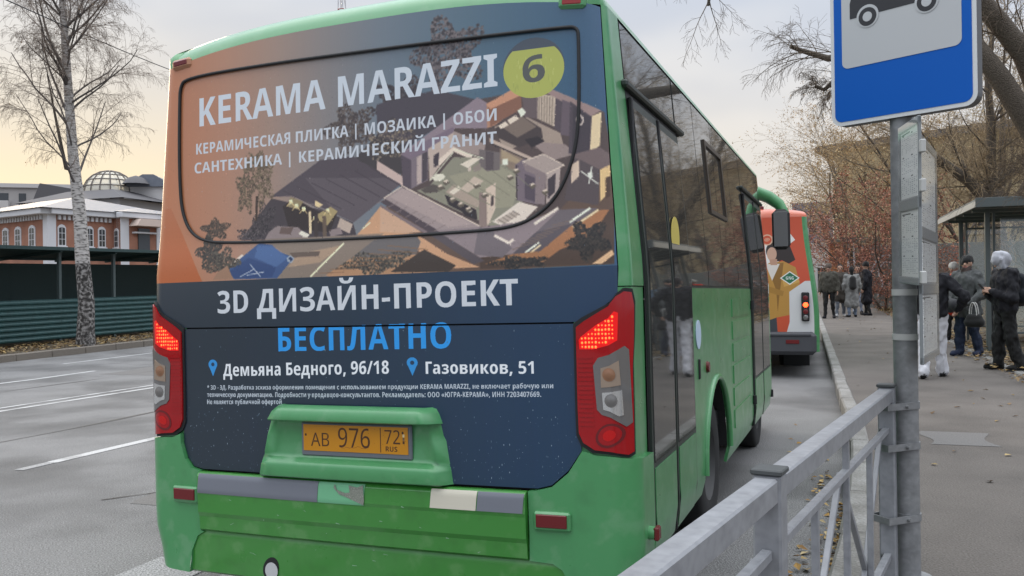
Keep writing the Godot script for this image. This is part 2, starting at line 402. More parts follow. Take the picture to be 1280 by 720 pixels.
# a sheet of metal or glass following the skin: outline in surface coordinates, `off` proud of it, edges `thick` deep
func panel(mb: MB, outline: PackedVector2Array, f: Callable, off: float, thick: float, du: float, dy: float, uvf = null, hole := PackedVector2Array()) -> void:
	var lo := outline[0]; var hi := outline[0]
	for q in outline: lo = lo.min(q); hi = hi.max(q)
	var mid: Vector3 = f.call((lo.x + hi.x) * 0.5, (lo.y + hi.y) * 0.5)
	var ref := mid - Vector3(0, mid.y, -3.0)
	var us := []
	var a0 := floorf(lo.x / du) * du
	while a0 < hi.x - 1e-6:
		var step := du * (0.5 if f == tail and absf(a0 + du * 0.5) > 0.98 else 1.0)
		us.append(a0); a0 += step
	us.append(a0)
	for i in us.size() - 1:
		var y := floorf(lo.y / dy) * dy
		while y < hi.y - 1e-6:
			var cell := PackedVector2Array([Vector2(us[i], y), Vector2(us[i + 1], y), Vector2(us[i + 1], y + dy), Vector2(us[i], y + dy)])
			var bits: Array = Geometry2D.intersect_polygons(outline, cell)
			if hole:
				var rest := []
				for b in bits: rest.append_array(Geometry2D.clip_polygons(b, hole))
				bits = rest
			for b in bits:
				var t := Geometry2D.triangulate_polygon(b)
				var first := mb.v.size()
				for q: Vector2 in b:
					var n: Vector3 = normal_of(f, q.x, q.y, ref)
					var p: Vector3 = f.call(q.x, q.y) + n * off
					mb.vert(p, n, uvf.call(p) if uvf != null else q)
				for k in range(0, t.size(), 3):
					var i0 := first + t[k]; var i1 := first + t[k + 1]; var i2 := first + t[k + 2]
					if (mb.v[i1] - mb.v[i0]).cross(mb.v[i2] - mb.v[i0]).dot(mb.n[i0]) > 0.0: mb.face(i0, i1, i2)
					else: mb.face(i0, i2, i1)
			y += dy
	if thick > 0.0:
		var m := outline.size()
		for k in m:
			var a := outline[k]; var b := outline[(k + 1) % m]
			var parts := maxi(1, int(ceil(a.distance_to(b) / maxf(du, dy) * 1.5)))
			for j in parts:
				var q0 := a.lerp(b, float(j) / parts); var q1 := a.lerp(b, float(j + 1) / parts)
				var n0 := normal_of(f, q0.x, q0.y, ref); var n1 := normal_of(f, q1.x, q1.y, ref)
				var p0: Vector3 = f.call(q0.x, q0.y); var p1: Vector3 = f.call(q1.x, q1.y)
				mb.out_quad(p0 + n0 * off, p1 + n1 * off, p1 + n1 * (off - thick), p0 + n0 * (off - thick), mid)
func poly2(a: Array) -> PackedVector2Array:
	var p := PackedVector2Array()
	for k in range(0, a.size(), 2): p.append(Vector2(a[k], a[k + 1]))
	return p
func tail_poly(a: Array) -> PackedVector2Array:
	var p := PackedVector2Array()
	for k in range(0, a.size(), 2): p.append(Vector2(xu(a[k], a[k + 1]), a[k + 1]))
	return p
func smooth_loop(a: Array, n := 4) -> Array:
	var c := Curve2D.new()
	var m := a.size() / 2
	var r := []
	for k in m:
		var p := []
		for j in [-1, 0, 1, 2]:
			var i: int = (k + j + m) % m
			p.append(Vector2(a[i * 2], a[i * 2 + 1]))
		for j in n:
			var q: Vector2 = p[1].cubic_interpolate(p[2], p[0], p[3], float(j) / n)
			r.append(q.x); r.append(q.y)
	return r
func chaikin(a: Array, n := 3) -> Array:
	var p := poly2(a)
	for k in n:
		var q := PackedVector2Array()
		for i in p.size():
			var c := p[i]; var d := p[(i + 1) % p.size()]
			q.append(c.lerp(d, 0.25)); q.append(c.lerp(d, 0.75))
		p = q
	var r := []
	for q in p: r.append(q.x); r.append(q.y)
	return r
func roof_edge(x: float) -> float: return 2.676 - 0.075 * absf(x / 1.06) ** 3
func foliage_print(w: Print, ctr: Vector2, rad: Vector2, n: int, size: float, cols: Array) -> void:
	for k in n:
		var a := rng.randf() * TAU; var r := sqrt(rng.randf())
		r *= 0.8 + 0.25 * sin(a * 5.0 + ctr.x * 40.0)
		var p := ctr + Vector2(cos(a) * rad.x, sin(a) * rad.y) * r
		var s := size * rnd(0.35, 0.9)
		var q := []
		for j in 5:
			var b := a + TAU * j / 5.0
			q.append(p.x + cos(b) * s * rnd(0.6, 1.2)); q.append(p.y + sin(b) * s * rnd(0.6, 1.2))
		w.poly(q, cols[k % cols.size()])

func tail_print() -> Print:
	var w := Print.new(2048, 2048, -1.2, 1.2, 0.2, 2.76, Color("2c4257"))
	# printed sky: orange to slate
	var stops := [[0.0, Color("b9714b")], [0.06, Color("bd7a55")], [0.2, Color("b5856b")], [0.32, Color("a3897a")], [0.42, Color("8d8480")], [0.55, Color("737d86")], [0.72, Color("58707f")], [0.9, Color("3d5f78")], [1.0, Color("35577a")]]
	for x in 2048:
		var f := x / 2047.0
		var cl: Color = stops[0][1]
		for k in stops.size() - 1:
			if f >= stops[k][0]: cl = (stops[k][1] as Color).lerp(stops[k + 1][1], (f - stops[k][0]) / (stops[k + 1][0] - stops[k][0]))
		w.im.fill_rect(Rect2i(x, 0, 1, 2048), cl)
	# the lower left of the printed sky is a deeper orange
	for k in 60:
		var y := 1.56 + k * 0.006
		w.poly([-1.2, y, -0.86 - 0.2 * k / 60.0, y, -0.86 - 0.2 * k / 60.0, y + 0.006, -1.2, y + 0.006], Color("b9612f").lerp(Color("b9714b"), k / 60.0))
	art(w)
	# the picture is a soft photograph: no hard edges
	w.im.resize(1024, 1024, Image.INTERPOLATE_BILINEAR); w.im.resize(512, 512, Image.INTERPOLATE_BILINEAR); w.im.resize(2048, 2048, Image.INTERPOLATE_CUBIC)
	# photographic grain of the print: small flecks of tone
	for k in 16000:
		var q := w.px(Vector2(rnd(-1.1, 1.13), rnd(1.565, 2.56)))
		if k % 3: q = w.px(Vector2(rnd(-0.75, 1.13), rnd(1.565, 2.45)))
		var from := q + Vector2(rnd(-2, 2), rnd(-2, 2))
		var cl := w.im.get_pixel(clampi(int(from.x), 0, 2047), clampi(int(from.y), 0, 2047))
		var j := rnd(0.93, 1.07)
		w.im.fill_rect(Rect2i(int(q.x), int(q.y), rng.randi_range(1, 5), rng.randi_range(1, 5)), Color(cl.r * j, cl.g * j, cl.b * j))
	# the navy band below the picture
	for k in 128:
		var x := -1.2 + 2.4 * k / 128.0
		w.poly([x, 0.2, x + 2.4 / 128, 0.2, x + 2.4 / 128, 1.5615, x, 1.5615], Color("222f3b").lerp(Color("1a3a58"), smoothstep(0.1, 1.0, k / 128.0)))
	# yellow route number
	w.disc(Vector2(0.814, 2.376), 0.132, 0.122, Color("4b535d"))
	var cap := []
	for k in 41:
		var a := PI * 0.74 + (PI * 1.52) * k / 40.0
		cap.append(0.814 + 0.13 * cos(a)); cap.append(2.368 + 0.116 * sin(a))
	w.poly(cap, Color("b5b95c"))
	for k in 60: w.disc(Vector2(0.814 + rnd(-0.09, 0.09), 2.36 + rnd(-0.08, 0.06)), rnd(0.001, 0.003), rnd(0.004, 0.014), Color("a9ae58") if k % 2 else Color("c1c56b"), 6)
	w.text("6", Vector2(0.768, 2.316), Vector2(0.862, 2.318), 0.108, Color("585a55"))
	texts(w)
	for cx in [-0.801, 0.255]:
		var cy := 1.172 if cx < 0.0 else 1.184
		w.poly([cx - 0.024, cy - 0.006, cx + 0.024, cy - 0.006, cx, cy - 0.055], Color("2f93d8"))
		w.disc(Vector2(cx, cy), 0.026, 0.023, Color("2f93d8"), 20)
		w.disc(Vector2(cx, cy), 0.010, 0.009, Color("1c3b58"), 14)
	# stone chips and dried splashes on the lower door
	for k in 520:
		var q := Vector2(rnd(-0.97, 0.98), rnd(0.69, 1.33))
		if q.y > 0.97 and k % 4: q.y = rnd(0.69, 0.97)
		var s := rnd(0.0007, 0.0022)
		w.disc(q, s, s * rnd(0.7, 3.0), Color("54697a") if k % 3 else Color("8fa0ad"), 5)
	for k in 90:
		var q := Vector2(rnd(-1.1, 1.1), rnd(1.6, 2.6)); var s := rnd(0.0006, 0.0014)
		w.disc(q, s, s * rnd(1.0, 5.0), Color("b0a59c") if q.x < 0.0 else Color("8296a3"), 5)
	return w
func texts(w: Print) -> void:
	w.text("KERAMA MARAZZI", Vector2(-0.886, 2.302), Vector2(0.657, 2.318), 0.135, Color("d3dae0"), 700)
	w.text("КЕРАМИЧЕСКАЯ ПЛИТКА | МОЗАИКА | ОБОИ", Vector2(-0.907, 2.17), Vector2(0.651, 2.176), 0.05, Color("cfd3d8"), 700)
	w.text("САНТЕХНИКА | КЕРАМИЧЕСКИЙ ГРАНИТ", Vector2(-0.917, 2.079), Vector2(0.65, 2.081), 0.05, Color("cfd3d8"), 700)
	w.text("3D ДИЗАЙН-ПРОЕКТ", Vector2(-0.77, 1.409), Vector2(0.737, 1.417), 0.104, Color("d6dade"), 700)
	w.text("БЕСПЛАТНО", Vector2(-0.424, 1.233), Vector2(0.439, 1.245), 0.105, Color("259bea"), 700)
	w.text("Демьяна Бедного, 96/18", Vector2(-0.741, 1.118), Vector2(0.143, 1.137), 0.056, Color("eef1f3"), 700)
	w.text("Газовиков, 51", Vector2(0.318, 1.138), Vector2(0.797, 1.141), 0.05, Color("eef1f3"), 700)
	w.text("* 3D - 3Д. Разработка эскиза оформления помещения с использованием продукции KERAMA MARAZZI, не включает рабочую или", Vector2(-0.838, 1.054), Vector2(0.876, 1.084), 0.02, Color("c9d1d8"), 700)
	w.text("техническую документацию. Подробности у продавцов-консультантов. Рекламодатель: ООО «ЮГРА-КЕРАМА», ИНН 7203407669.", Vector2(-0.839, 1.02), Vector2(0.825, 1.049), 0.021, Color("c9d1d8"), 700)
	w.text("Не является публичной офертой", Vector2(-0.84, 0.986), Vector2(-0.413, 0.996), 0.021, Color("c9d1d8"), 700)
func art(w: Print) -> void:
	w.poly([-0.034, 1.717, 0.205, 1.911, 0.578, 2.017, 0.922, 2.022, 1.13, 1.989, 1.134, 1.567, -0.113, 1.548], Color(0.414, 0.325, 0.269))
	w.poly([0.207, 2.065, 0.568, 2.271, 0.86, 2.292, 1.102, 2.167, 1.13, 1.989, 0.917, 1.792, 0.573, 1.72, 0.205, 1.911], Color(0.351, 0.287, 0.273))
	w.poly([0.574, 1.687, 0.917, 1.718, 1.135, 1.786, 1.134, 1.567, 0.574, 1.568], Color(0.317, 0.243, 0.193))
	foliage_print(w, Vector2(0.44, 2.474), Vector2(0.181, 0.169), 1680, 0.0099, [Color(0.325, 0.294, 0.296), Color(0.429, 0.394, 0.39), Color(0.24, 0.212, 0.221), Color(0.488, 0.447, 0.436)])
	foliage_print(w, Vector2(0.211, 2.306), Vector2(0.152, 0.103), 720, 0.0104, [Color(0.269, 0.237, 0.247), Color(0.344, 0.308, 0.31), Color(0.229, 0.198, 0.211)])
	foliage_print(w, Vector2(-0.041, 2.21), Vector2(0.137, 0.12), 1008, 0.0087, [Color(0.324, 0.275, 0.253), Color(0.262, 0.222, 0.217), Color(0.42, 0.37, 0.338)])
	w.poly([0.093, 2.301, 0.382, 2.332, 0.575, 2.267, 0.285, 2.127, 0.207, 2.065, 0.092, 2.197], Color(0.305, 0.271, 0.295))
	foliage_print(w, Vector2(0.162, 2.138), Vector2(0.115, 0.09), 624, 0.0081, [Color(0.429, 0.376, 0.353), Color(0.342, 0.299, 0.291), Color(0.589, 0.523, 0.433), Color(0.278, 0.241, 0.245)])
	w.poly([0.091, 2.162, 0.227, 2.115, 0.225, 1.995, 0.128, 1.968, -0.031, 2.068], Color(0.264, 0.232, 0.235))
	foliage_print(w, Vector2(0.122, 2.107), Vector2(0.109, 0.062), 480, 0.0058, [Color(0.317, 0.279, 0.253), Color(0.496, 0.437, 0.373), Color(0.209, 0.179, 0.18), Color(0.659, 0.59, 0.502)])
	w.poly([0.09, 2.057, 0.225, 1.971, 0.213, 1.937, 0.089, 2.016], Color(0.837, 0.729, 0.678))
	w.poly([0.207, 2.075, 0.568, 2.281, 0.61, 2.253, 0.608, 2.147, 0.464, 2.161, 0.238, 2.059], Color(0.592, 0.518, 0.542))
	w.poly([0.207, 2.075, 0.457, 2.168, 0.464, 2.134, 0.245, 2.024], Color(0.514, 0.447, 0.489))
	w.poly([0.207, 2.072, 0.257, 2.044, 0.255, 1.907, 0.217, 1.92], Color(0.346, 0.296, 0.329))
	w.poly([0.257, 2.05, 0.337, 2.078, 0.335, 1.952, 0.255, 1.921], Color(0.511, 0.454, 0.473))
	w.poly([0.284, 2.055, 0.307, 2.063, 0.305, 1.944, 0.282, 1.936], Color(0.779, 0.698, 0.652))
	w.poly([0.31, 2.066, 0.333, 2.075, 0.331, 1.956, 0.308, 1.944], Color(0.312, 0.267, 0.288))
	w.poly([0.337, 2.085, 0.457, 2.145, 0.456, 2.078, 0.396, 2.015, 0.342, 1.948], Color(0.797, 0.712, 0.649))
	w.poly([0.457, 2.151, 0.6, 2.082, 0.592, 2.029, 0.456, 2.074], Color(0.664, 0.588, 0.547))
	w.poly([0.381, 2.033, 0.456, 2.084, 0.542, 2.04, 0.535, 2.024, 0.455, 2.064, 0.392, 2.009], Color(0.95, 0.869, 0.781))
	w.poly([0.363, 2.055, 0.389, 2.067, 0.384, 2.013, 0.362, 2.004], Color(0.263, 0.223, 0.244))
	w.poly([0.342, 1.928, 0.455, 2.041, 0.578, 2.027, 0.77, 2.002, 0.767, 1.84, 0.637, 1.733, 0.43, 1.835, 0.281, 1.912], Color(0.591, 0.571, 0.488))
	w.poly([0.432, 1.962, 0.648, 1.995, 0.751, 1.938, 0.715, 1.817, 0.574, 1.812], Color(0.649, 0.623, 0.523))
	w.poly([0.571, 2.064, 0.663, 2.043, 0.662, 1.971, 0.605, 1.969, 0.57, 1.998], Color(0.471, 0.424, 0.411))
	w.poly([0.6, 2.055, 0.635, 2.046, 0.634, 1.973, 0.598, 1.976], Color(0.366, 0.319, 0.323))
	w.poly([0.664, 2.076, 0.77, 2.015, 0.769, 1.982, 0.717, 1.967, 0.662, 1.997], Color(0.581, 0.501, 0.426))
	w.poly([0.67, 2.056, 0.753, 2.003, 0.745, 1.988, 0.669, 2.017], Color(0.703, 0.614, 0.491))
	w.poly([0.68, 2.012, 0.694, 2.011, 0.693, 1.992, 0.68, 1.993], Color(0.95, 0.95, 0.748))
	w.poly([0.484, 2.008, 0.549, 2.033, 0.578, 2.024, 0.52, 1.989], Color(0.95, 0.883, 0.794))
	w.poly([0.52, 1.989, 0.534, 1.994, 0.534, 1.978, 0.519, 1.975], Color(0.873, 0.792, 0.71))
	w.poly([0.541, 1.99, 0.577, 2.007, 0.577, 1.978, 0.548, 1.97], Color(0.603, 0.543, 0.495))
	w.poly([0.354, 1.961, 0.376, 1.976, 0.406, 1.974, 0.417, 1.96, 0.395, 1.945, 0.365, 1.947], Color(0.95, 0.916, 0.818))
	w.poly([0.3, 1.914, 0.357, 1.934, 0.416, 1.913, 0.375, 1.899, 0.319, 1.899], Color(0.357, 0.321, 0.292))
	w.poly([0.475, 1.899, 0.548, 1.953, 0.59, 1.93, 0.511, 1.883], Color(0.837, 0.754, 0.668))
	w.poly([0.416, 1.896, 0.453, 1.927, 0.575, 1.845, 0.553, 1.814], Color(0.723, 0.644, 0.572))
	w.poly([0.412, 1.886, 0.553, 1.814, 0.559, 1.774, 0.43, 1.841], Color(0.192, 0.151, 0.164))
	w.poly([0.431, 1.895, 0.475, 1.919, 0.489, 1.904, 0.452, 1.883], Color(0.95, 0.887, 0.792))
	w.poly([0.481, 1.818, 0.545, 1.808, 0.556, 1.771, 0.509, 1.79], Color(0.183, 0.146, 0.156))
	w.poly([0.51, 1.816, 0.524, 1.825, 0.538, 1.811, 0.524, 1.802], Color(0.95, 0.921, 0.83))
	w.poly([0.568, 1.886, 0.604, 1.877, 0.601, 1.742, 0.566, 1.74], Color(0.592, 0.507, 0.468))
	w.poly([0.597, 1.897, 0.643, 1.92, 0.638, 1.809, 0.602, 1.738, 0.6, 1.874], Color(0.894, 0.798, 0.709))
	w.poly([0.621, 1.862, 0.632, 1.871, 0.631, 1.829, 0.62, 1.823], Color(0.294, 0.243, 0.236))
	w.poly([0.728, 1.986, 0.766, 2.009, 0.8, 1.986, 0.826, 1.926, 0.824, 1.817, 0.732, 1.842], Color(0.498, 0.432, 0.455))
	w.poly([0.759, 1.996, 0.848, 2.021, 0.937, 1.969, 0.86, 1.94], Color(0.72, 0.645, 0.603))
	w.poly([0.759, 1.996, 0.86, 1.94, 0.851, 1.815, 0.811, 1.824, 0.813, 1.94, 0.772, 1.959], Color(0.576, 0.503, 0.498))
	w.poly([0.769, 1.947, 0.813, 1.927, 0.811, 1.83, 0.767, 1.846], Color(0.356, 0.302, 0.341))
	w.poly([0.86, 1.94, 0.921, 1.964, 0.912, 1.869, 0.858, 1.818], Color(0.765, 0.688, 0.647))
	w.poly([0.866, 1.917, 0.9, 1.94, 0.895, 1.864, 0.865, 1.84], Color(0.272, 0.229, 0.249))
	w.poly([0.623, 1.76, 0.743, 1.835, 0.824, 1.81, 0.765, 1.759, 0.679, 1.737], Color(0.95, 0.883, 0.811))
	w.poly([0.64, 1.763, 0.714, 1.797, 0.742, 1.783, 0.679, 1.747], Color(0.78, 0.706, 0.64))
	w.line(Vector2(0.651, 1.768), Vector2(0.682, 1.75), 0.004, Color(0.578, 0.519, 0.473))
	w.line(Vector2(0.667, 1.776), Vector2(0.698, 1.758), 0.004, Color(0.578, 0.519, 0.473))
	w.line(Vector2(0.683, 1.784), Vector2(0.714, 1.766), 0.004, Color(0.578, 0.519, 0.473))
	w.line(Vector2(0.699, 1.791), Vector2(0.729, 1.773), 0.004, Color(0.578, 0.519, 0.473))
	w.line(Vector2(0.714, 1.799), Vector2(0.745, 1.781), 0.004, Color(0.578, 0.519, 0.473))
	w.poly([0.607, 2.25, 0.723, 2.294, 0.722, 2.202, 0.644, 2.157, 0.608, 2.147], Color(0.742, 0.544, 0.429))
	w.poly([0.613, 2.233, 0.716, 2.282, 0.761, 2.264, 0.76, 2.212, 0.623, 2.153], Color(0.563, 0.39, 0.309))
	w.poly([0.606, 2.247, 0.727, 2.3, 0.764, 2.27, 0.624, 2.225], Color(0.834, 0.603, 0.468))
	w.poly([0.761, 2.277, 0.829, 2.257, 0.827, 2.166, 0.773, 2.178], Color(0.427, 0.363, 0.358))
	w.poly([0.829, 2.27, 0.906, 2.248, 0.897, 2.127, 0.827, 2.166], Color(0.827, 0.744, 0.652))
	w.line(Vector2(0.836, 2.262), Vector2(0.834, 2.162), 0.005, Color(0.599, 0.529, 0.469))
	w.line(Vector2(0.847, 2.259), Vector2(0.845, 2.156), 0.005, Color(0.599, 0.529, 0.469))
	w.line(Vector2(0.859, 2.256), Vector2(0.855, 2.15), 0.005, Color(0.599, 0.529, 0.469))
	w.line(Vector2(0.87, 2.253), Vector2(0.866, 2.144), 0.005, Color(0.599, 0.529, 0.469))
	w.line(Vector2(0.881, 2.25), Vector2(0.877, 2.138), 0.005, Color(0.599, 0.529, 0.469))
	w.line(Vector2(0.893, 2.247), Vector2(0.887, 2.133), 0.005, Color(0.599, 0.529, 0.469))
	w.poly([0.906, 2.248, 0.939, 2.226, 0.93, 2.098, 0.897, 2.12], Color(0.351, 0.301, 0.32))
	w.poly([0.87, 2.291, 1.093, 2.173, 1.049, 2.151, 0.87, 2.265], Color(0.653, 0.548, 0.52))
	w.poly([0.64, 2.151, 0.783, 2.177, 0.923, 2.099, 0.942, 2.02, 0.888, 2.005, 0.788, 2.078, 0.684, 2.042], Color(0.692, 0.611, 0.545))
	w.poly([0.788, 2.078, 0.942, 2.052, 0.988, 2.01, 0.888, 1.992], Color(0.634, 0.555, 0.523))
	w.poly([0.644, 2.144, 0.756, 2.189, 0.843, 2.125, 0.849, 2.086, 0.747, 2.056, 0.657, 2.103], Color(0.294, 0.242, 0.232))
	w.poly([0.665, 2.152, 0.759, 2.185, 0.823, 2.134, 0.74, 2.096], Color(0.51, 0.443, 0.389))
	w.poly([0.658, 2.153, 0.69, 2.169, 0.703, 2.151, 0.668, 2.138], Color(0.95, 0.873, 0.779))
	w.poly([0.697, 2.172, 0.735, 2.191, 0.749, 2.173, 0.71, 2.154], Color(0.95, 0.873, 0.779))
	w.poly([0.771, 2.086, 0.829, 2.094, 0.856, 2.072, 0.801, 2.051], Color(0.187, 0.146, 0.153))
	w.poly([0.749, 2.199, 0.767, 2.208, 0.773, 2.187, 0.756, 2.179], Color(0.95, 0.95, 0.843))
	w.poly([0.618, 2.107, 0.753, 2.036, 0.801, 2.012, 0.787, 2.001, 0.618, 2.087], Color(0.799, 0.703, 0.63))
	w.poly([0.933, 2.233, 0.965, 2.217, 0.963, 2.082, 0.923, 2.092], Color(0.424, 0.364, 0.385))
	w.poly([0.965, 2.223, 1.055, 2.15, 1.046, 2.005, 0.955, 2.013], Color(0.327, 0.281, 0.302))
	w.poly([0.978, 2.202, 1.049, 2.148, 1.04, 2.006, 0.968, 2.012], Color(0.278, 0.238, 0.261))
	w.line(Vector2(0.994, 2.159), Vector2(1.01, 2.161), 0.006, Color(0.921, 0.849, 0.783))
	w.line(Vector2(1.01, 2.161), Vector2(1.02, 2.141), 0.006, Color(0.921, 0.849, 0.783))
	w.line(Vector2(1.02, 2.141), Vector2(1.013, 2.123), 0.006, Color(0.921, 0.849, 0.783))
	w.line(Vector2(1.013, 2.123), Vector2(0.996, 2.127), 0.006, Color(0.921, 0.849, 0.783))
	w.line(Vector2(0.996, 2.127), Vector2(0.99, 2.147), 0.006, Color(0.921, 0.849, 0.783))
	w.line(Vector2(0.99, 2.147), Vector2(0.994, 2.159), 0.006, Color(0.921, 0.849, 0.783))
	w.poly([1.055, 2.153, 1.093, 2.167, 1.085, 2.034, 1.043, 2.006], Color(0.95, 0.848, 0.672))
	w.poly([0.961, 2.006, 1.085, 2.027, 1.12, 2.001, 1.119, 1.95, 1.077, 1.94, 0.987, 1.985], Color(0.48, 0.407, 0.395))
	w.poly([0.961, 1.999, 1.007, 1.983, 1.083, 1.939, 1.074, 1.801, 0.935, 1.829, 0.96, 1.942], Color(0.355, 0.305, 0.307))
	w.poly([1.032, 1.93, 1.051, 1.935, 1.054, 1.91, 1.038, 1.911], Color(0.95, 0.95, 0.88))
	w.line(Vector2(1.006, 1.939), Vector2(1.076, 1.883), 0.005, Color(0.95, 0.95, 0.878))
	w.line(Vector2(1.037, 1.886), Vector2(1.051, 1.954), 0.005, Color(0.95, 0.95, 0.878))
	w.poly([0.967, 1.967, 1, 1.984, 0.999, 1.939, 0.966, 1.916], Color(0.901, 0.794, 0.691))
	w.poly([0.966, 1.916, 0.999, 1.939, 0.999, 1.92, 0.965, 1.891], Color(0.901, 0.794, 0.691))
	w.poly([1.083, 1.939, 1.122, 1.957, 1.121, 1.849, 1.081, 1.813], Color(0.95, 0.803, 0.567))
	w.poly([1.104, 1.906, 1.122, 1.912, 1.121, 1.833, 1.103, 1.825], Color(0.33, 0.248, 0.198))
	w.poly([0.119, 1.889, 0.213, 1.937, 0.566, 1.747, 0.573, 1.74, 0.373, 1.737], Color(0.665, 0.589, 0.571))
	w.poly([0.15, 1.894, 0.217, 1.927, 0.537, 1.755, 0.428, 1.748], Color(0.724, 0.641, 0.613))
	w.poly([0.103, 1.876, 0.127, 1.888, 0.373, 1.741, 0.336, 1.732], Color(0.329, 0.273, 0.29))
	w.poly([0.103, 1.866, 0.336, 1.732, 0.317, 1.727, 0.103, 1.848], Color(0.522, 0.454, 0.449))
	w.poly([0.103, 1.855, 0.302, 1.734, 0.086, 1.732, 0.102, 1.814], Color(0.854, 0.684, 0.556))
	w.poly([0.373, 1.737, 0.573, 1.74, 0.782, 1.755, 0.917, 1.792, 0.884, 1.672, 0.715, 1.622, 0.575, 1.614], Color(0.592, 0.522, 0.525))
	w.poly([0.566, 1.74, 0.616, 1.731, 0.715, 1.647, 0.673, 1.61, 0.547, 1.629], Color(0.477, 0.429, 0.439))
	w.poly([0.325, 1.733, 0.373, 1.737, 0.596, 1.6, 0.546, 1.589], Color(0.357, 0.314, 0.329))
	w.poly([0.783, 1.677, 0.917, 1.792, 1.074, 1.789, 0.956, 1.713, 0.783, 1.619], Color(0.447, 0.4, 0.409))
	w.poly([0.715, 1.622, 0.816, 1.707, 0.963, 1.732, 0.884, 1.633], Color(0.368, 0.328, 0.342))
	w.line(Vector2(0.809, 1.74), Vector2(0.911, 1.799), 0.012, Color(0.95, 0.883, 0.808))
	w.line(Vector2(0.637, 1.703), Vector2(0.701, 1.668), 0.012, Color(0.95, 0.883, 0.808))
	w.line(Vector2(0.701, 1.668), Vector2(0.721, 1.683), 0.012, Color(0.95, 0.883, 0.808))
	w.line(Vector2(0.956, 1.739), Vector2(1.042, 1.791), 0.01, Color(0.95, 0.95, 0.862))
	w.line(Vector2(0.77, 1.626), Vector2(0.83, 1.665), 0.008, Color(0.95, 0.95, 0.862))
	w.poly([0.817, 1.617, 0.963, 1.725, 1.074, 1.782, 1.117, 1.78, 1.047, 1.677, 0.917, 1.632, 0.836, 1.578], Color(0.684, 0.463, 0.304))
	w.line(Vector2(0.969, 1.719), Vector2(1.074, 1.782), 0.009, Color(0.95, 0.858, 0.675))
	w.line(Vector2(0.731, 1.582), Vector2(0.837, 1.655), 0.008, Color(0.95, 0.858, 0.675))
	w.poly([0.596, 1.587, 0.715, 1.622, 0.884, 1.633, 0.836, 1.575, 0.714, 1.573], Color(0.672, 0.466, 0.303))
	w.poly([-0.196, 1.576, -0.034, 1.717, 0.117, 1.737, 0.282, 1.64, 0.43, 1.594, 0.429, 1.56, -0.113, 1.548], Color(0.744, 0.561, 0.418))
	w.poly([-0.034, 1.717, 0.103, 1.855, 0.101, 1.745, 0.279, 1.729, 0.431, 1.634, 0.574, 1.575, 0.43, 1.574, 0.204, 1.705], Color(0.846, 0.647, 0.489))
	w.poly([-0.199, 1.732, 0.28, 1.722, 0.303, 1.693, 0.282, 1.64, 0.05, 1.636, -0.113, 1.657], Color(0.441, 0.412, 0.4))
	foliage_print(w, Vector2(0.089, 1.614), Vector2(0.231, 0.052), 1008, 0.007, [Color(0.269, 0.244, 0.213), Color(0.201, 0.182, 0.166), Color(0.364, 0.335, 0.291), Color(0.437, 0.402, 0.347)])
	w.poly([0.159, 1.57, 0.319, 1.659, 0.467, 1.586, 0.429, 1.56], Color(0.259, 0.213, 0.184))
	foliage_print(w, Vector2(0.748, 1.588), Vector2(0.135, 0.026), 624, 0.007, [Color(0.191, 0.172, 0.157), Color(0.273, 0.244, 0.214), Color(0.132, 0.115, 0.11)])
	foliage_print(w, Vector2(1.031, 1.665), Vector2(0.095, 0.082), 1008, 0.0081, [Color(0.184, 0.158, 0.141), Color(0.261, 0.226, 0.19), Color(0.121, 0.101, 0.094)])
	w.poly([1.046, 1.57, 1.126, 1.623, 1.135, 1.604, 1.085, 1.569], Color(0.94, 0.759, 0.573))
	w.poly([-0.641, 1.747, -0.467, 1.929, -0.199, 1.86, -0.034, 1.794, -0.014, 1.73, -0.116, 1.724], Color(0.273, 0.233, 0.246))
	w.poly([-0.471, 1.936, -0.2, 2.082, -0.03, 2.085, 0.205, 1.945, -0.03, 1.794, -0.207, 1.875, -0.352, 1.932], Color(0.328, 0.286, 0.302))
	w.poly([-0.282, 2.009, 0.151, 1.976, 0.205, 1.945, -0.03, 1.794, -0.116, 1.834], Color(0.383, 0.338, 0.355))
	w.poly([-0.405, 1.888, -0.343, 1.924, -0.216, 1.854, -0.115, 1.841, -0.15, 1.758, -0.371, 1.784], Color(0.193, 0.142, 0.132))
	w.poly([-0.361, 1.929, -0.292, 1.902, -0.318, 1.868, -0.379, 1.886], Color(0.595, 0.522, 0.385))
	w.poly([-0.228, 1.905, -0.186, 1.881, -0.215, 1.869, -0.232, 1.88], Color(0.95, 0.842, 0.633))
	w.poly([-0.22, 1.84, -0.148, 1.871, -0.111, 1.848, -0.166, 1.787, -0.208, 1.811], Color(0.692, 0.611, 0.425))
	w.poly([-0.37, 1.915, -0.352, 1.917, -0.348, 1.899, -0.365, 1.896], Color(0.95, 0.95, 0.767))
	w.line(Vector2(-0.383, 1.887), Vector2(-0.361, 1.907), 0.004, Color(0.949, 0.836, 0.591))
	w.line(Vector2(-0.361, 1.907), Vector2(-0.339, 1.884), 0.004, Color(0.949, 0.836, 0.591))
	w.poly([-0.339, 1.895, -0.322, 1.897, -0.318, 1.879, -0.335, 1.876], Color(0.95, 0.95, 0.767))
	w.line(Vector2(-0.353, 1.866), Vector2(-0.331, 1.887), 0.004, Color(0.949, 0.836, 0.591))
	w.line(Vector2(-0.331, 1.887), Vector2(-0.309, 1.864), 0.004, Color(0.949, 0.836, 0.591))
	w.poly([-0.301, 1.878, -0.283, 1.88, -0.279, 1.862, -0.297, 1.859], Color(0.95, 0.95, 0.767))
	w.line(Vector2(-0.314, 1.85), Vector2(-0.292, 1.87), 0.004, Color(0.949, 0.836, 0.591))
	w.line(Vector2(-0.292, 1.87), Vector2(-0.271, 1.847), 0.004, Color(0.949, 0.836, 0.591))
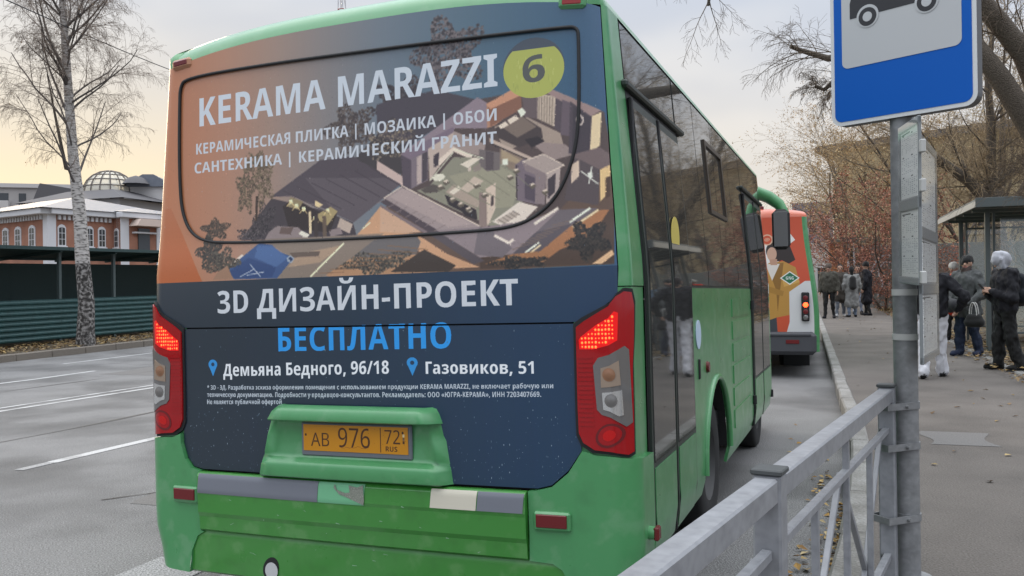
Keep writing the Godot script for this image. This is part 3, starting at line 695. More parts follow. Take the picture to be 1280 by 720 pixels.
	w.poly([-0.241, 1.834, -0.224, 1.837, -0.22, 1.819, -0.237, 1.816], Color(0.95, 0.95, 0.767))
	w.line(Vector2(-0.254, 1.807), Vector2(-0.233, 1.827), 0.004, Color(0.949, 0.836, 0.591))
	w.line(Vector2(-0.233, 1.827), Vector2(-0.212, 1.804), 0.004, Color(0.949, 0.836, 0.591))
	w.poly([-0.173, 1.862, -0.157, 1.865, -0.153, 1.847, -0.169, 1.844], Color(0.95, 0.95, 0.767))
	w.line(Vector2(-0.186, 1.835), Vector2(-0.165, 1.855), 0.004, Color(0.949, 0.836, 0.591))
	w.line(Vector2(-0.165, 1.855), Vector2(-0.145, 1.832), 0.004, Color(0.949, 0.836, 0.591))
	w.line(Vector2(-0.258, 1.857), Vector2(-0.255, 1.756), 0.014, Color(0.947, 0.852, 0.682))
	w.line(Vector2(-0.224, 1.84), Vector2(-0.225, 1.741), 0.02, Color(0.238, 0.185, 0.172))
	w.line(Vector2(-0.182, 1.831), Vector2(-0.179, 1.738), 0.02, Color(0.412, 0.338, 0.278))
	w.poly([-0.099, 1.819, -0.034, 1.787, -0.051, 1.746, -0.116, 1.777], Color(0.777, 0.692, 0.621))
	w.poly([-0.158, 1.766, -0.1, 1.776, -0.084, 1.747, -0.149, 1.737], Color(0.581, 0.512, 0.496))
	foliage_print(w, Vector2(-0.504, 1.832), Vector2(0.072, 0.088), 528, 0.0052, [Color(0.131, 0.107, 0.119), Color(0.244, 0.213, 0.221), Color(0.354, 0.318, 0.319)])
	foliage_print(w, Vector2(-0.586, 1.774), Vector2(0.091, 0.033), 480, 0.0052, [Color(0.131, 0.107, 0.119), Color(0.264, 0.232, 0.239), Color(0.422, 0.38, 0.377)])
	w.poly([-0.437, 1.802, -0.319, 1.789, -0.263, 1.735, -0.504, 1.744, -0.482, 1.776], Color(0.582, 0.516, 0.5))
	w.poly([-0.319, 1.76, -0.302, 1.773, -0.259, 1.753, -0.276, 1.736], Color(0.95, 0.916, 0.831))
	w.poly([-0.415, 1.794, -0.345, 1.79, -0.363, 1.759, -0.424, 1.765], Color(0.427, 0.349, 0.315))
	w.poly([-0.504, 1.744, 0.117, 1.737, -0.031, 1.64, -0.196, 1.551, -0.432, 1.562, -0.336, 1.645], Color(0.56, 0.491, 0.433))
	w.poly([-0.324, 1.666, -0.074, 1.698, -0.195, 1.625, -0.366, 1.61], Color(0.699, 0.588, 0.484))
	w.poly([-0.359, 1.675, -0.197, 1.675, -0.204, 1.654, -0.34, 1.653], Color(0.414, 0.348, 0.3))
	w.line(Vector2(-0.247, 1.563), Vector2(-0.074, 1.705), 0.009, Color(0.95, 0.931, 0.773))
	w.line(Vector2(0.014, 1.763), Vector2(0.054, 1.789), 0.006, Color(0.95, 0.931, 0.773))
	w.poly([-0.741, 1.606, -0.628, 1.68, -0.609, 1.671, -0.723, 1.598], Color(0.921, 0.849, 0.776))
	w.poly([-0.727, 1.602, -0.53, 1.727, -0.458, 1.716, -0.421, 1.685, -0.336, 1.652, -0.428, 1.562, -0.672, 1.567], Color(0.235, 0.34, 0.52))
	w.poly([-0.539, 1.72, -0.458, 1.712, -0.367, 1.654, -0.431, 1.613, -0.554, 1.662], Color(0.299, 0.416, 0.603))
	w.poly([-0.709, 1.597, -0.59, 1.663, -0.431, 1.613, -0.454, 1.567, -0.663, 1.57], Color(0.17, 0.278, 0.465))
	w.line(Vector2(-0.635, 1.576), Vector2(-0.552, 1.61), 0.004, Color(0.832, 0.835, 0.844))
	w.line(Vector2(-0.579, 1.633), Vector2(-0.517, 1.572), 0.004, Color(0.832, 0.835, 0.844))
	w.line(Vector2(-0.598, 1.582), Vector2(-0.498, 1.594), 0.004, Color(0.832, 0.835, 0.844))
	w.poly([-0.375, 1.654, -0.354, 1.664, -0.332, 1.649, -0.348, 1.628, -0.37, 1.636], Color(0.63, 0.666, 0.706))
	w.poly([-0.366, 1.65, -0.354, 1.657, -0.34, 1.645, -0.353, 1.635], Color(0.103, 0.192, 0.335))
	foliage_print(w, Vector2(-0.612, 1.976), Vector2(0.06, 0.119), 912, 0.0052, [Color(0.429, 0.365, 0.286), Color(0.336, 0.279, 0.216), Color(0.532, 0.46, 0.348), Color(0.278, 0.231, 0.181)])
	foliage_print(w, Vector2(-0.511, 2.016), Vector2(0.067, 0.133), 1008, 0.0052, [Color(0.469, 0.403, 0.315), Color(0.37, 0.312, 0.237), Color(0.572, 0.499, 0.387), Color(0.287, 0.236, 0.183)])
	foliage_print(w, Vector2(-0.556, 2.094), Vector2(0.073, 0.066), 576, 0.0052, [Color(0.429, 0.365, 0.286), Color(0.508, 0.441, 0.344), Color(0.326, 0.269, 0.207)])
	w.line(Vector2(-0.548, 1.945), Vector2(-0.553, 1.831), 0.012, Color(0.23, 0.17, 0.128))
	foliage_print(w, Vector2(-0.792, 1.804), Vector2(0.091, 0.056), 1008, 0.0052, [Color(0.345, 0.285, 0.231), Color(0.263, 0.213, 0.178), Color(0.424, 0.356, 0.291), Color(0.186, 0.145, 0.125)])
	foliage_print(w, Vector2(-0.817, 1.696), Vector2(0.086, 0.083), 1008, 0.0064, [Color(0.25, 0.225, 0.199), Color(0.184, 0.158, 0.141), Color(0.318, 0.287, 0.25)])
	foliage_print(w, Vector2(-0.738, 1.647), Vector2(0.103, 0.075), 1104, 0.0058, [Color(0.254, 0.225, 0.196), Color(0.174, 0.149, 0.132), Color(0.343, 0.311, 0.269), Color(0.411, 0.373, 0.32)])
	w.poly([-0.765, 1.603, -0.709, 1.631, -0.672, 1.567, -0.795, 1.567], Color(0.633, 0.483, 0.382))
	w.line(Vector2(0.142, 1.891), Vector2(0.087, 1.87), 0.003, Color(0.562, 0.493, 0.481))
	w.line(Vector2(0.189, 1.868), Vector2(0.134, 1.847), 0.003, Color(0.562, 0.493, 0.481))
	w.line(Vector2(0.235, 1.846), Vector2(0.18, 1.824), 0.003, Color(0.562, 0.493, 0.481))
	w.line(Vector2(0.28, 1.824), Vector2(0.226, 1.802), 0.003, Color(0.562, 0.493, 0.481))
	w.line(Vector2(0.325, 1.803), Vector2(0.272, 1.779), 0.003, Color(0.562, 0.493, 0.481))
	w.line(Vector2(0.37, 1.781), Vector2(0.317, 1.757), 0.003, Color(0.562, 0.493, 0.481))
	w.line(Vector2(0.414, 1.76), Vector2(0.362, 1.735), 0.003, Color(0.562, 0.493, 0.481))
	w.line(Vector2(0.458, 1.739), Vector2(0.407, 1.713), 0.003, Color(0.562, 0.493, 0.481))
	w.line(Vector2(0.502, 1.718), Vector2(0.452, 1.691), 0.003, Color(0.562, 0.493, 0.481))
	w.line(Vector2(-0.404, 1.961), Vector2(-0.157, 1.843), 0.003, Color(0.263, 0.223, 0.244))
	w.line(Vector2(-0.326, 1.973), Vector2(-0.091, 1.857), 0.003, Color(0.263, 0.223, 0.244))
	w.line(Vector2(-0.248, 1.985), Vector2(-0.025, 1.87), 0.003, Color(0.263, 0.223, 0.244))
	w.line(Vector2(-0.172, 1.997), Vector2(0.04, 1.884), 0.003, Color(0.263, 0.223, 0.244))
	w.line(Vector2(-0.097, 2.009), Vector2(0.103, 1.897), 0.003, Color(0.263, 0.223, 0.244))
	w.line(Vector2(-0.023, 2.021), Vector2(0.166, 1.91), 0.003, Color(0.263, 0.223, 0.244))
	w.line(Vector2(0.05, 2.033), Vector2(0.228, 1.923), 0.003, Color(0.263, 0.223, 0.244))
	w.line(Vector2(0.375, 1.912), Vector2(0.574, 1.812), 0.003, Color(0.531, 0.514, 0.434))
	w.line(Vector2(0.439, 1.928), Vector2(0.617, 1.83), 0.003, Color(0.531, 0.514, 0.434))
	w.line(Vector2(0.501, 1.943), Vector2(0.659, 1.847), 0.003, Color(0.531, 0.514, 0.434))
	w.line(Vector2(0.562, 1.959), Vector2(0.702, 1.863), 0.003, Color(0.531, 0.514, 0.434))
	w.line(Vector2(0.623, 1.974), Vector2(0.743, 1.88), 0.003, Color(0.531, 0.514, 0.434))
	w.line(Vector2(0.683, 1.989), Vector2(0.785, 1.897), 0.003, Color(0.531, 0.514, 0.434))
	w.line(Vector2(-0.196, 1.576), Vector2(-0.072, 1.578), 0.003, Color(0.557, 0.406, 0.29))
	w.line(Vector2(-0.145, 1.591), Vector2(-0.011, 1.59), 0.003, Color(0.557, 0.406, 0.29))
	w.line(Vector2(-0.095, 1.607), Vector2(0.05, 1.602), 0.003, Color(0.557, 0.406, 0.29))
	w.line(Vector2(-0.047, 1.623), Vector2(0.109, 1.613), 0.003, Color(0.557, 0.406, 0.29))
	w.line(Vector2(0.002, 1.638), Vector2(0.167, 1.624), 0.003, Color(0.557, 0.406, 0.29))
	w.line(Vector2(0.049, 1.654), Vector2(0.225, 1.636), 0.003, Color(0.557, 0.406, 0.29))
	w.line(Vector2(0.096, 1.669), Vector2(0.282, 1.647), 0.003, Color(0.557, 0.406, 0.29))
	w.line(Vector2(0.143, 1.684), Vector2(0.338, 1.658), 0.003, Color(0.557, 0.406, 0.29))
	w.line(Vector2(0.715, 1.641), Vector2(0.837, 1.674), 0.003, Color(0.505, 0.416, 0.364))
	w.line(Vector2(0.749, 1.659), Vector2(0.864, 1.689), 0.003, Color(0.505, 0.416, 0.364))
	w.line(Vector2(0.783, 1.677), Vector2(0.89, 1.704), 0.003, Color(0.505, 0.416, 0.364))
	w.line(Vector2(0.817, 1.694), Vector2(0.917, 1.718), 0.003, Color(0.505, 0.416, 0.364))
	w.line(Vector2(0.85, 1.712), Vector2(0.943, 1.733), 0.003, Color(0.505, 0.416, 0.364))
	w.line(Vector2(0.883, 1.73), Vector2(0.969, 1.747), 0.003, Color(0.505, 0.416, 0.364))
	w.line(Vector2(0.342, 1.948), Vector2(0.455, 2.061), 0.004, Color(0.95, 0.945, 0.822))
	w.line(Vector2(0.456, 2.074), Vector2(0.592, 2.023), 0.004, Color(0.95, 0.945, 0.822))
	w.line(Vector2(0.119, 1.889), Vector2(0.213, 1.937), 0.004, Color(0.95, 0.869, 0.775))
	w.line(Vector2(0.213, 1.937), Vector2(0.566, 1.747), 0.005, Color(0.95, 0.869, 0.775))
	w.line(Vector2(0.618, 2.087), Vector2(0.787, 2.001), 0.004, Color(0.208, 0.17, 0.178))
	w.line(Vector2(0.732, 1.842), Vector2(0.735, 1.985), 0.004, Color(0.208, 0.17, 0.178))
	w.line(Vector2(0.759, 1.996), Vector2(0.848, 2.021), 0.004, Color(0.95, 0.869, 0.782))
	w.line(Vector2(0.848, 2.021), Vector2(0.937, 1.969), 0.004, Color(0.95, 0.869, 0.782))
	w.line(Vector2(0.86, 1.94), Vector2(0.937, 1.969), 0.004, Color(0.95, 0.869, 0.782))
	w.poly([0.742, 2.207, 0.763, 2.218, 0.78, 2.196, 0.759, 2.179], Color(0.95, 0.95, 0.858))
	w.poly([0.673, 2.013, 0.697, 2.014, 0.697, 1.988, 0.672, 1.99], Color(0.95, 0.95, 0.858))
	w.poly([0.43, 1.861, 0.452, 1.87, 0.467, 1.859, 0.445, 1.847], Color(0.419, 0.374, 0.318))
	w.poly([0.434, 1.868, 0.452, 1.873, 0.46, 1.866, 0.441, 1.861], Color(0.918, 0.839, 0.744))
	w.poly([0.466, 1.839, 0.488, 1.848, 0.503, 1.837, 0.481, 1.825], Color(0.419, 0.374, 0.318))
	w.poly([0.47, 1.845, 0.488, 1.851, 0.496, 1.844, 0.477, 1.838], Color(0.918, 0.839, 0.744))
	w.poly([0.502, 1.817, 0.524, 1.825, 0.538, 1.815, 0.517, 1.803], Color(0.419, 0.374, 0.318))
	w.poly([0.506, 1.823, 0.524, 1.829, 0.531, 1.822, 0.513, 1.816], Color(0.918, 0.839, 0.744))
	w.poly([0.717, 1.96, 0.738, 1.969, 0.752, 1.958, 0.731, 1.946], Color(0.419, 0.374, 0.318))
	w.poly([0.721, 1.967, 0.738, 1.972, 0.745, 1.965, 0.728, 1.96], Color(0.918, 0.839, 0.744))
	w.poly([0.689, 1.936, 0.71, 1.945, 0.724, 1.934, 0.703, 1.922], Color(0.419, 0.374, 0.318))
	w.poly([0.693, 1.943, 0.71, 1.948, 0.717, 1.941, 0.699, 1.936], Color(0.918, 0.839, 0.744))
	w.poly([0.785, 1.897, 0.805, 1.905, 0.819, 1.894, 0.798, 1.883], Color(0.419, 0.374, 0.318))
	w.poly([0.788, 1.903, 0.805, 1.908, 0.812, 1.901, 0.795, 1.896], Color(0.918, 0.839, 0.744))
	w.poly([0.839, 1.867, 0.859, 1.876, 0.872, 1.865, 0.852, 1.854], Color(0.419, 0.374, 0.318))
	w.poly([0.842, 1.874, 0.859, 1.879, 0.866, 1.872, 0.849, 1.867], Color(0.918, 0.839, 0.744))
	w.poly([0.54, 1.914, 0.562, 1.922, 0.576, 1.912, 0.554, 1.9], Color(0.419, 0.374, 0.318))
	w.poly([0.544, 1.92, 0.562, 1.926, 0.569, 1.919, 0.551, 1.913], Color(0.918, 0.839, 0.744))
	w.poly([0.575, 1.872, 0.597, 1.88, 0.611, 1.87, 0.589, 1.858], Color(0.419, 0.374, 0.318))
	w.poly([0.579, 1.878, 0.597, 1.884, 0.604, 1.877, 0.586, 1.871], Color(0.918, 0.839, 0.744))
	w.poly([0.402, 1.937, 0.424, 1.946, 0.439, 1.935, 0.416, 1.923], Color(0.419, 0.374, 0.318))
	w.poly([0.406, 1.944, 0.424, 1.949, 0.431, 1.942, 0.413, 1.937], Color(0.918, 0.839, 0.744))
	w.poly([0.376, 1.919, 0.398, 1.927, 0.413, 1.916, 0.39, 1.904], Color(0.419, 0.374, 0.318))
	w.poly([0.379, 1.925, 0.398, 1.931, 0.405, 1.924, 0.387, 1.918], Color(0.918, 0.839, 0.744))

func wheel(parent: Node3D, at: Vector3, r: float, width: float) -> void:
	var w := Node3D.new(); w.name = "wheel"; parent.add_child(w, true); w.position = at
	var xf := Transform3D(Basis(Vector3.FORWARD, PI / 2), Vector3.ZERO)
	var h := width / 2
	var t := MB.new()
	t.lathe(PackedVector2Array([Vector2(r * 0.58, -h * 0.9), Vector2(r * 0.7, -h), Vector2(r * 0.93, -h * 0.95), Vector2(r, -h * 0.7), Vector2(r, h * 0.7), Vector2(r * 0.93, h * 0.95), Vector2(r * 0.7, h), Vector2(r * 0.58, h * 0.9)]), 36, xf)
	put(w, "tyre", t, M.tyre)
	var m := MB.new()
	m.lathe(PackedVector2Array([Vector2(0.01, h * 0.35), Vector2(r * 0.2, h * 0.35), Vector2(r * 0.3, h * 0.1), Vector2(r * 0.48, h * 0.3), Vector2(r * 0.58, h * 0.9)]), 28, xf)
	m.lathe(PackedVector2Array([Vector2(0.01, -h * 0.35), Vector2(r * 0.58, -h * 0.9)]), 28, xf)
	put(w, "rim", m, M.rim)

func green_bus() -> void:
	var b := thing("bus", "green city bus with an orange and navy advertisement across its back", "bus")
	b.transform = Transform3D(Basis(Vector3.UP, -0.05263) * Basis(Vector3.RIGHT, -0.00412) * Basis(Vector3.BACK, 0.01485), Vector3(-1.80525, 0, -3.33464))
	var w := tail_print()
	var foil := mat(Color.WHITE, 0.34); foil.albedo_texture = w.tex()
	foil.clearcoat_enabled = true; foil.clearcoat = 0.35; foil.clearcoat_roughness = 0.12
	var uvf := func(p: Vector3) -> Vector2: return w.uv(p)
	var T: Callable = tail; var F: Callable = flank; var G: Callable = flank_far
	# window outline in the tail
	var win := chaikin([-1.0, 2.50, -0.965, 2.545, -0.5, 2.548, 0.0, 2.54, 0.5, 2.532, 0.95, 2.522, 1.004, 2.515, 1.008, 2.46, 1.004, 2.14, 0.975, 1.98, 0.905, 1.84, 0.81, 1.765, 0.71, 1.732, 0.573, 1.724, 0.0, 1.72, -0.687, 1.735, -0.85, 1.75, -0.94, 1.80, -0.99, 1.90, -1.004, 2.05, -1.006, 2.25, -1.003, 2.42])
	var winp := tail_poly(win)
	var top := []
	for k in 23:
		var x := -1.118 + 2.236 * k / 22.0
		top.append(xu(x, 2.62)); top.append(roof_edge(x))
	var wrap := poly2([-1.3, 1.345, xu(1.14, 1.345), 1.345, xu(1.145, 1.56), 1.56, xu(1.12, 1.97), 1.97, 1.16, 2.59])
	for k in range(22, -1, -1):
		if top[k * 2] < 1.15: wrap.append(Vector2(top[k * 2], top[k * 2 + 1]))
	wrap.append(Vector2(-1.3, roof_edge(1.118)))
	var mb := MB.new()
	panel(mb, wrap, T, 0.0, 0.0, 0.05, 0.1, uvf, winp)
	var skin := put(b, "rear_panel", mb, foil, "orange to slate printed film with house picture and lettering")
	mb = MB.new()
	panel(mb, winp, T, -0.007, 0.0, 0.05, 0.1, uvf)
	var gl := foil.duplicate(); gl.roughness = 0.2
	var rw := put(b, "rear_window", mb, gl, "rear window covered by perforated printed film")
	var seal := PackedVector3Array(); var sr := PackedFloat32Array()
	for q in winp: seal.append(tail(q.x, q.y)); sr.append(0.0075)
	seal.append(seal[0]); sr.append(0.0075)
	mb = MB.new(); mb.tube(seal, sr, 6, false)
	put(rw, "seal", mb, M.rubber)
	# green corner posts
	for s in [1.0, -1.0]:
		var cp: PackedVector2Array
		if s > 0.0: cp = PackedVector2Array([Vector2(xu(1.145, 1.49), 1.482), Vector2(1.4, 1.482), Vector2(1.4, 2.601), Vector2(1.17, 2.601), Vector2(xu(1.124, 1.97), 1.97), Vector2(xu(1.149, 1.56), 1.56)])
		else: cp = PackedVector2Array([Vector2(-1.302, 1.482), Vector2(-1.4, 1.482), Vector2(-1.4, 2.601), Vector2(-1.302, 2.601)])
		mb = MB.new(); panel(mb, cp, T, 0.0, 0.0, 0.05, 0.1)
		put(b, "corner_post", mb, M.green)
		# quarter panel behind the lamp, and the bumper corner under it
		mb = MB.new()
		panel(mb, PackedVector2Array([Vector2(s * xu(0.965, 1.2), 0.66), Vector2(s * 1.4, 0.66), Vector2(s * 1.4, 1.478), Vector2(s * xu(1.0, 1.3), 1.478), Vector2(s * xu(0.965, 1.3), 1.342)]), T, -0.004, 0.0, 0.05, 0.1)
		put(b, "quarter_panel", mb, M.green)
		var xin := 0.764 if s > 0.0 else 0.878
		mb = MB.new()
		var bc := tail_poly([xin, 0.674, 0.80, 0.678, 0.862, 0.694, 0.934, 0.755, 0.991, 0.84, 1.02, 0.834, 1.04, 0.826, 1.185, 0.812])
		if s < 0.0: bc = tail_poly([xin, 0.675, 0.93, 0.686, 0.966, 0.727, 0.990, 0.80, 0.992, 0.845, 1.02, 0.834, 1.04, 0.826, 1.185, 0.812])
		bc.append(Vector2(1.4, 0.80)); bc.append(Vector2(1.4, 0.30)); bc.append(Vector2(1.18, 0.21)); bc.append(Vector2(xu(0.955, 0.195), 0.195)); bc.append(Vector2(xu(0.935, 0.30), 0.30)); bc.append(Vector2(xu(0.90, 0.37), 0.37)); bc.append(Vector2(xu(0.86, 0.392), 0.394)); bc.append(Vector2(xu(xin, 0.398), 0.398))
		if s < 0.0:
			for k in bc.size(): bc[k] = Vector2(-bc[k].x, bc[k].y)
		panel(mb, bc, T, 0.022, 0.05, 0.05, 0.1)
		var bump := put(b, "bumper_corner", mb, M.green)
		mb = MB.new()
		var rx := 0.866 if s > 0.0 else 0.957
		var rc := tail(xu(s * rx, 0.563), 0.563)
		mb.box(rc + Vector3(0, 0, 0.026), Vector3(0.152, 0.076, 0.03), Basis(Vector3.UP, s * 0.04), 0.008)
		put(bump, "reflector_rim", mb, M.green)
		mb = MB.new()
		mb.box(rc + Vector3(0, 0.003, 0.038), Vector3(0.126, 0.052, 0.02), Basis(Vector3.UP, s * 0.04), 0.003)
		put(bump, "reflector", mb, M.dark_red)
	# side marker lamp on the bumper flank
	mb = MB.new(); mb.tube(pts3([Vector3(1.19, 0.50, -0.16), Vector3(1.235, 0.50, -0.16)]), PackedFloat32Array([0.03, 0.026]), 14)
	var ml := put(b, "side_marker", mb, M.green)
	mb = MB.new(); mb.box(Vector3(1.243, 0.50, -0.16), Vector3(0.022, 0.055, 0.05), Basis(), 0.006)
	put(ml, "lens", mb, M.dark_red)
	# lower rear door
	var hatch := tail_poly([-0.966, 1.338, -0.985, 0.9, -0.984, 0.80, -0.96, 0.73, -0.925, 0.692, -0.87, 0.682, 0.80, 0.684, 0.86, 0.70, 0.93, 0.76, 0.985, 0.84, 0.966, 1.338])
	mb = MB.new(); panel(mb, tail_poly([-1.0, 1.35, -1.0, 0.6, 1.0, 0.6, 1.0, 1.35]), T, -0.03, 0.0, 0.1, 0.2)
	put(b, "door_frame", mb, M.black)
	mb = MB.new(); panel(mb, hatch, T, 0.005, 0.03, 0.05, 0.1, uvf)
	var hp := put(b, "engine_door", mb, foil, "navy door with two white street addresses and small print")
	# bumper with a shelf, a crease and a lower apron
	var prof := [[0.673, 0.0], [0.674, 0.025], [0.668, 0.040], [0.655, 0.047], [0.59, 0.050], [0.575, 0.046], [0.49, 0.044], [0.47, 0.036], [0.41, 0.032], [0.402, 0.026], [0.40, 0.0]]
	var bump_off := func(y: float) -> float:
		for k in range(1, prof.size()):
			if y >= prof[k][0] and prof[k - 1][0] >= y and prof[k - 1][0] > prof[k][0]:
				return lerpf(prof[k][1], prof[k - 1][1], (y - prof[k][0]) / (prof[k - 1][0] - prof[k][0]))
		return 0.05
	var rows := []
	for p in prof:
		var r := PackedVector3Array()
		for k in 31:
			var x := lerpf(-0.873, 0.760, k / 30.0)
			r.append(tail(xu(x, p[0]), p[0]) + Vector3(0, 0, p[1]))
		rows.append(r)
	mb = MB.new()
	for g in [[0, 1], [1, 2, 3], [3, 4], [4, 5], [5, 6], [6, 7], [7, 8], [8, 9, 10]]:
		var part := []
		for k in g: part.append(rows[k])
		mb.sheet(part, true)
	for e in [0, 30]:
		for k in rows.size() - 1: mb.out_quad(rows[k][e], rows[k + 1][e], rows[k + 1][e] - Vector3(0, 0, 0.06), rows[k][e] - Vector3(0, 0, 0.06), Vector3(0, 0.5, 0))
	var bumper := put(b, "bumper", mb, M.green_bright, "brighter green repainted middle of the bumper")
	for st in [[-0.866, -0.2, 0.578, 0.668, "tape_grey", "grey tape strip"], [-0.198, 0.034, 0.578, 0.668, "tape_mint", "pale green tape with a torn corner"], [0.348, 0.553, 0.59, 0.668, "tape_cream", "cream tape strip"], [0.557, 0.754, 0.59, 0.667, "tape_grey", "grey tape strip"]]:
		var sr2 := []
		for ky in 9:
			var y := lerpf(st[3], st[2], ky / 8.0)
			var r := PackedVector3Array()
			for k in 9:
				var x := lerpf(st[0], st[1], k / 8.0) + (0.012 * (ky / 8.0 - 0.5) if k == 0 or k == 8 else 0.0) * -0.6
				r.append(tail(xu(x, y), y) + Vector3(0, 0.0012, bump_off.call(y) + 0.0025))
			sr2.append(r)
		mb = MB.new(); mb.sheet(sr2, true)
		put(bumper, "tape", mb, M[st[4]], st[5])
	mb = MB.new()
	for q in [[[-0.04, 0.662], [0.0, 0.655], [0.03, 0.667], [0.034, 0.60], [0.03, 0.582], [0.0, 0.592], [-0.05, 0.61], [-0.09, 0.622], [-0.115, 0.648], [-0.11, 0.664], [-0.10, 0.64], [-0.06, 0.628], [-0.035, 0.632]]]:
		var p := PackedVector2Array()
		for k in q: p.append(Vector2(k[0], k[1]))
		mb.prism(p, 0.0, 0.002, Transform3D(Basis(), Vector3(0, 0, tail(0, 0.62).z + 0.0515)))
	put(bumper, "torn_patch", mb, M.primer, "bare grey primer where the tape tore away")
	mb = MB.new()
	for g in [[[0.402, -0.02], [0.398, 0.008]], [[0.398, 0.008], [0.385, 0.014], [0.37, 0.015], [0.29, 0.012], [0.205, 0.006]], [[0.205, 0.006], [0.195, -0.004], [0.19, -0.04]]]:
		rows = []
		for p in g:
			var r := PackedVector3Array()
			for k in 31:
				var x := lerpf(-0.95, 0.95, k / 30.0)
				r.append(tail(xu(x, p[0]), p[0]) + Vector3(0, 0, p[1]))
			rows.append(r)
		mb.sheet(rows, true)
	var apron := put(b, "apron", mb, M.green_bright)
	var hole := []
	for k in 20: hole.append(-0.487 + 0.043 * cos(TAU * k / 20)); hole.append(0.255 + 0.05 * sin(TAU * k / 20) + 0.012 * cos(TAU * k / 20))
	mb = MB.new(); mb.prism(poly2(hole), 0.0, 0.003, Transform3D(Basis(), Vector3(0, 0, tail(-0.487, 0.26).z + 0.0115)))
	put(apron, "towing_hole", mb, M.black)
	var inner := []
	for k in 20: inner.append(-0.482 + 0.034 * cos(TAU * k / 20)); inner.append(0.245 + 0.038 * sin(TAU * k / 20))
	mb = MB.new(); mb.prism(poly2(inner), 0.0, 0.002, Transform3D(Basis(), Vector3(0, 0, tail(-0.487, 0.26).z + 0.0155)))
	put(apron, "towing_eye", mb, M.primer_light)
	mb = MB.new()
	for k in 22:
		var x := rnd(-0.85, 0.74); var y := rnd(0.41, 0.66)
		if k % 3 == 0: x = rnd(-0.6, 0.2); y = rnd(0.30, 0.39)
		var ln := rnd(0.002, 0.012); var an := rnd(-0.5, 0.5)
		var o: float = (bump_off.call(y) if y > 0.40 else 0.0155) + 0.0012
		var p := tail(xu(x, y), y) + Vector3(0, 0, o)
		var d := Vector3(cos(an), sin(an), 0) * ln; var t := Vector3(-sin(an), cos(an), 0) * rnd(0.0008, 0.0022)
		mb.quad(p - d - t, p + d - t * 0.5, p + d + t * 0.5, p - d + t)
	put(bumper, "scratch", mb, M.scratch).set_meta("kind", "stuff")
	# plate niche: lip on top, hollow for the plate, step below
	var niche := [[0.998, 0.02, -0.405, 0.352], [0.993, 0.055, -0.43, 0.366], [0.975, 0.075, -0.447, 0.377], [0.94, 0.082, -0.468, 0.39], [0.933, 0.074, -0.471, 0.392], [0.931, 0.014, -0.472, 0.393], [0.86, 0.012, -0.497, 0.409], [0.785, 0.018, -0.516, 0.42], [0.765, 0.03, -0.52, 0.424], [0.752, 0.058, -0.522, 0.426], [0.735, 0.066, -0.524, 0.428], [0.69, 0.068, -0.531, 0.434], [0.683, 0.06, -0.532, 0.436], [0.682, 0.0, -0.532, 0.436]]
	rows = []
	for p in niche:
		var r := PackedVector3Array()
		for k in 25:
			var f := k / 24.0
			var e: float = minf(f, 1.0 - f) * (p[3] - p[2])
			var x := lerpf(p[2], p[3], f)
			var o: float = p[1]
			if p[0] < 0.93 and p[0] > 0.765: o = lerpf(0.05, o, smoothstep(0.03, 0.09, e))
			o *= smoothstep(-0.012, 0.02, e)
			r.append(tail(xu(x, p[0]), p[0]) + Vector3(0, 0, o + 0.003 if k > 0 and k < 24 else 0.0))
		rows.append(r)
	mb = MB.new(); mb.sheet(rows, true)
	put(b, "plate_niche", mb, M.green, "green hood over the number plate")
	number_plate(b, Vector3(-0.017, 0.8505, tail(0, 0.85).z + 0.024))
	# lamps
	for s in [1.0, -1.0]: tail_lamp(b, s)
	for s in [1.0, -1.0]:
		mb = MB.new()
		var p := tail(xu(s * 0.985, 2.615), 2.615)
		mb.box(p, Vector3(0.115, 0.05, 0.03), Basis(Vector3.FORWARD, s * 0.09), 0.012)
		var mk := put(b, "roof_marker", mb, M.green if s > 0.0 else M.orange_film)
		mb = MB.new(); mb.box(p + Vector3(0, 0.002, 0.011), Vector3(0.085, 0.03, 0.014), Basis(Vector3.FORWARD, s * 0.09), 0.006)
		put(mk, "lens", mb, M.lamp_red_off if s > 0.0 else M.dark_red)
	# ---- flanks ----
	for sd in [1.0, -1.0]:
		var f := F if sd > 0.0 else G
		mb = MB.new()
		var low := PackedVector2Array([Vector2(1.362, 0.31), Vector2(1.70, 0.31)])
		for k in 17:
			var a := PI - PI * k / 16.0
			low.append(Vector2(2.2 + 0.5 * cos(a), 0.42 + 0.5 * sin(a)))
		low.append_array(PackedVector2Array([Vector2(2.70, 0.31), Vector2(4.15, 0.31), Vector2(4.15, 1.475), Vector2(1.362, 1.475)]))
		if sd < 0.0: low[0].x = 0.27; low[low.size() - 1].x = 0.27
		panel(mb, low, f, 0.0, 0.02, 0.2, 0.1)
		var sp := put(b, "side_panel", mb, M.green)
		var fl := PackedVector3Array(); var fr := PackedFloat32Array()
		for k in 21:
			var a := PI - PI * k / 20.0
			fl.append(Vector3(sd * 1.19, 0.42 + 0.51 * sin(a), -(2.2 + 0.51 * cos(a)))); fr.append(0.02)
		mb = MB.new(); mb.tube(fl, fr, 8)
		put(sp, "wheel_arch", mb, M.green)
		mb = MB.new(); panel(mb, PackedVector2Array([Vector2(4.15, 0.31), Vector2(5.65, 0.31), Vector2(5.65, 1.475), Vector2(4.15, 1.475)]), f, -0.002, 0.0, 0.3, 0.2)
		put(b, "front_side_panel", mb, M.green)
		# dark backing and window glass
		mb = MB.new(); panel(mb, PackedVector2Array([Vector2(0.27, 1.475), Vector2(5.65, 1.475), Vector2(5.65, 2.601), Vector2(0.27, 2.601)]), f, -0.006, 0.0, 0.4, 0.15)
		put(b, "window_band", mb, M.door_frame)
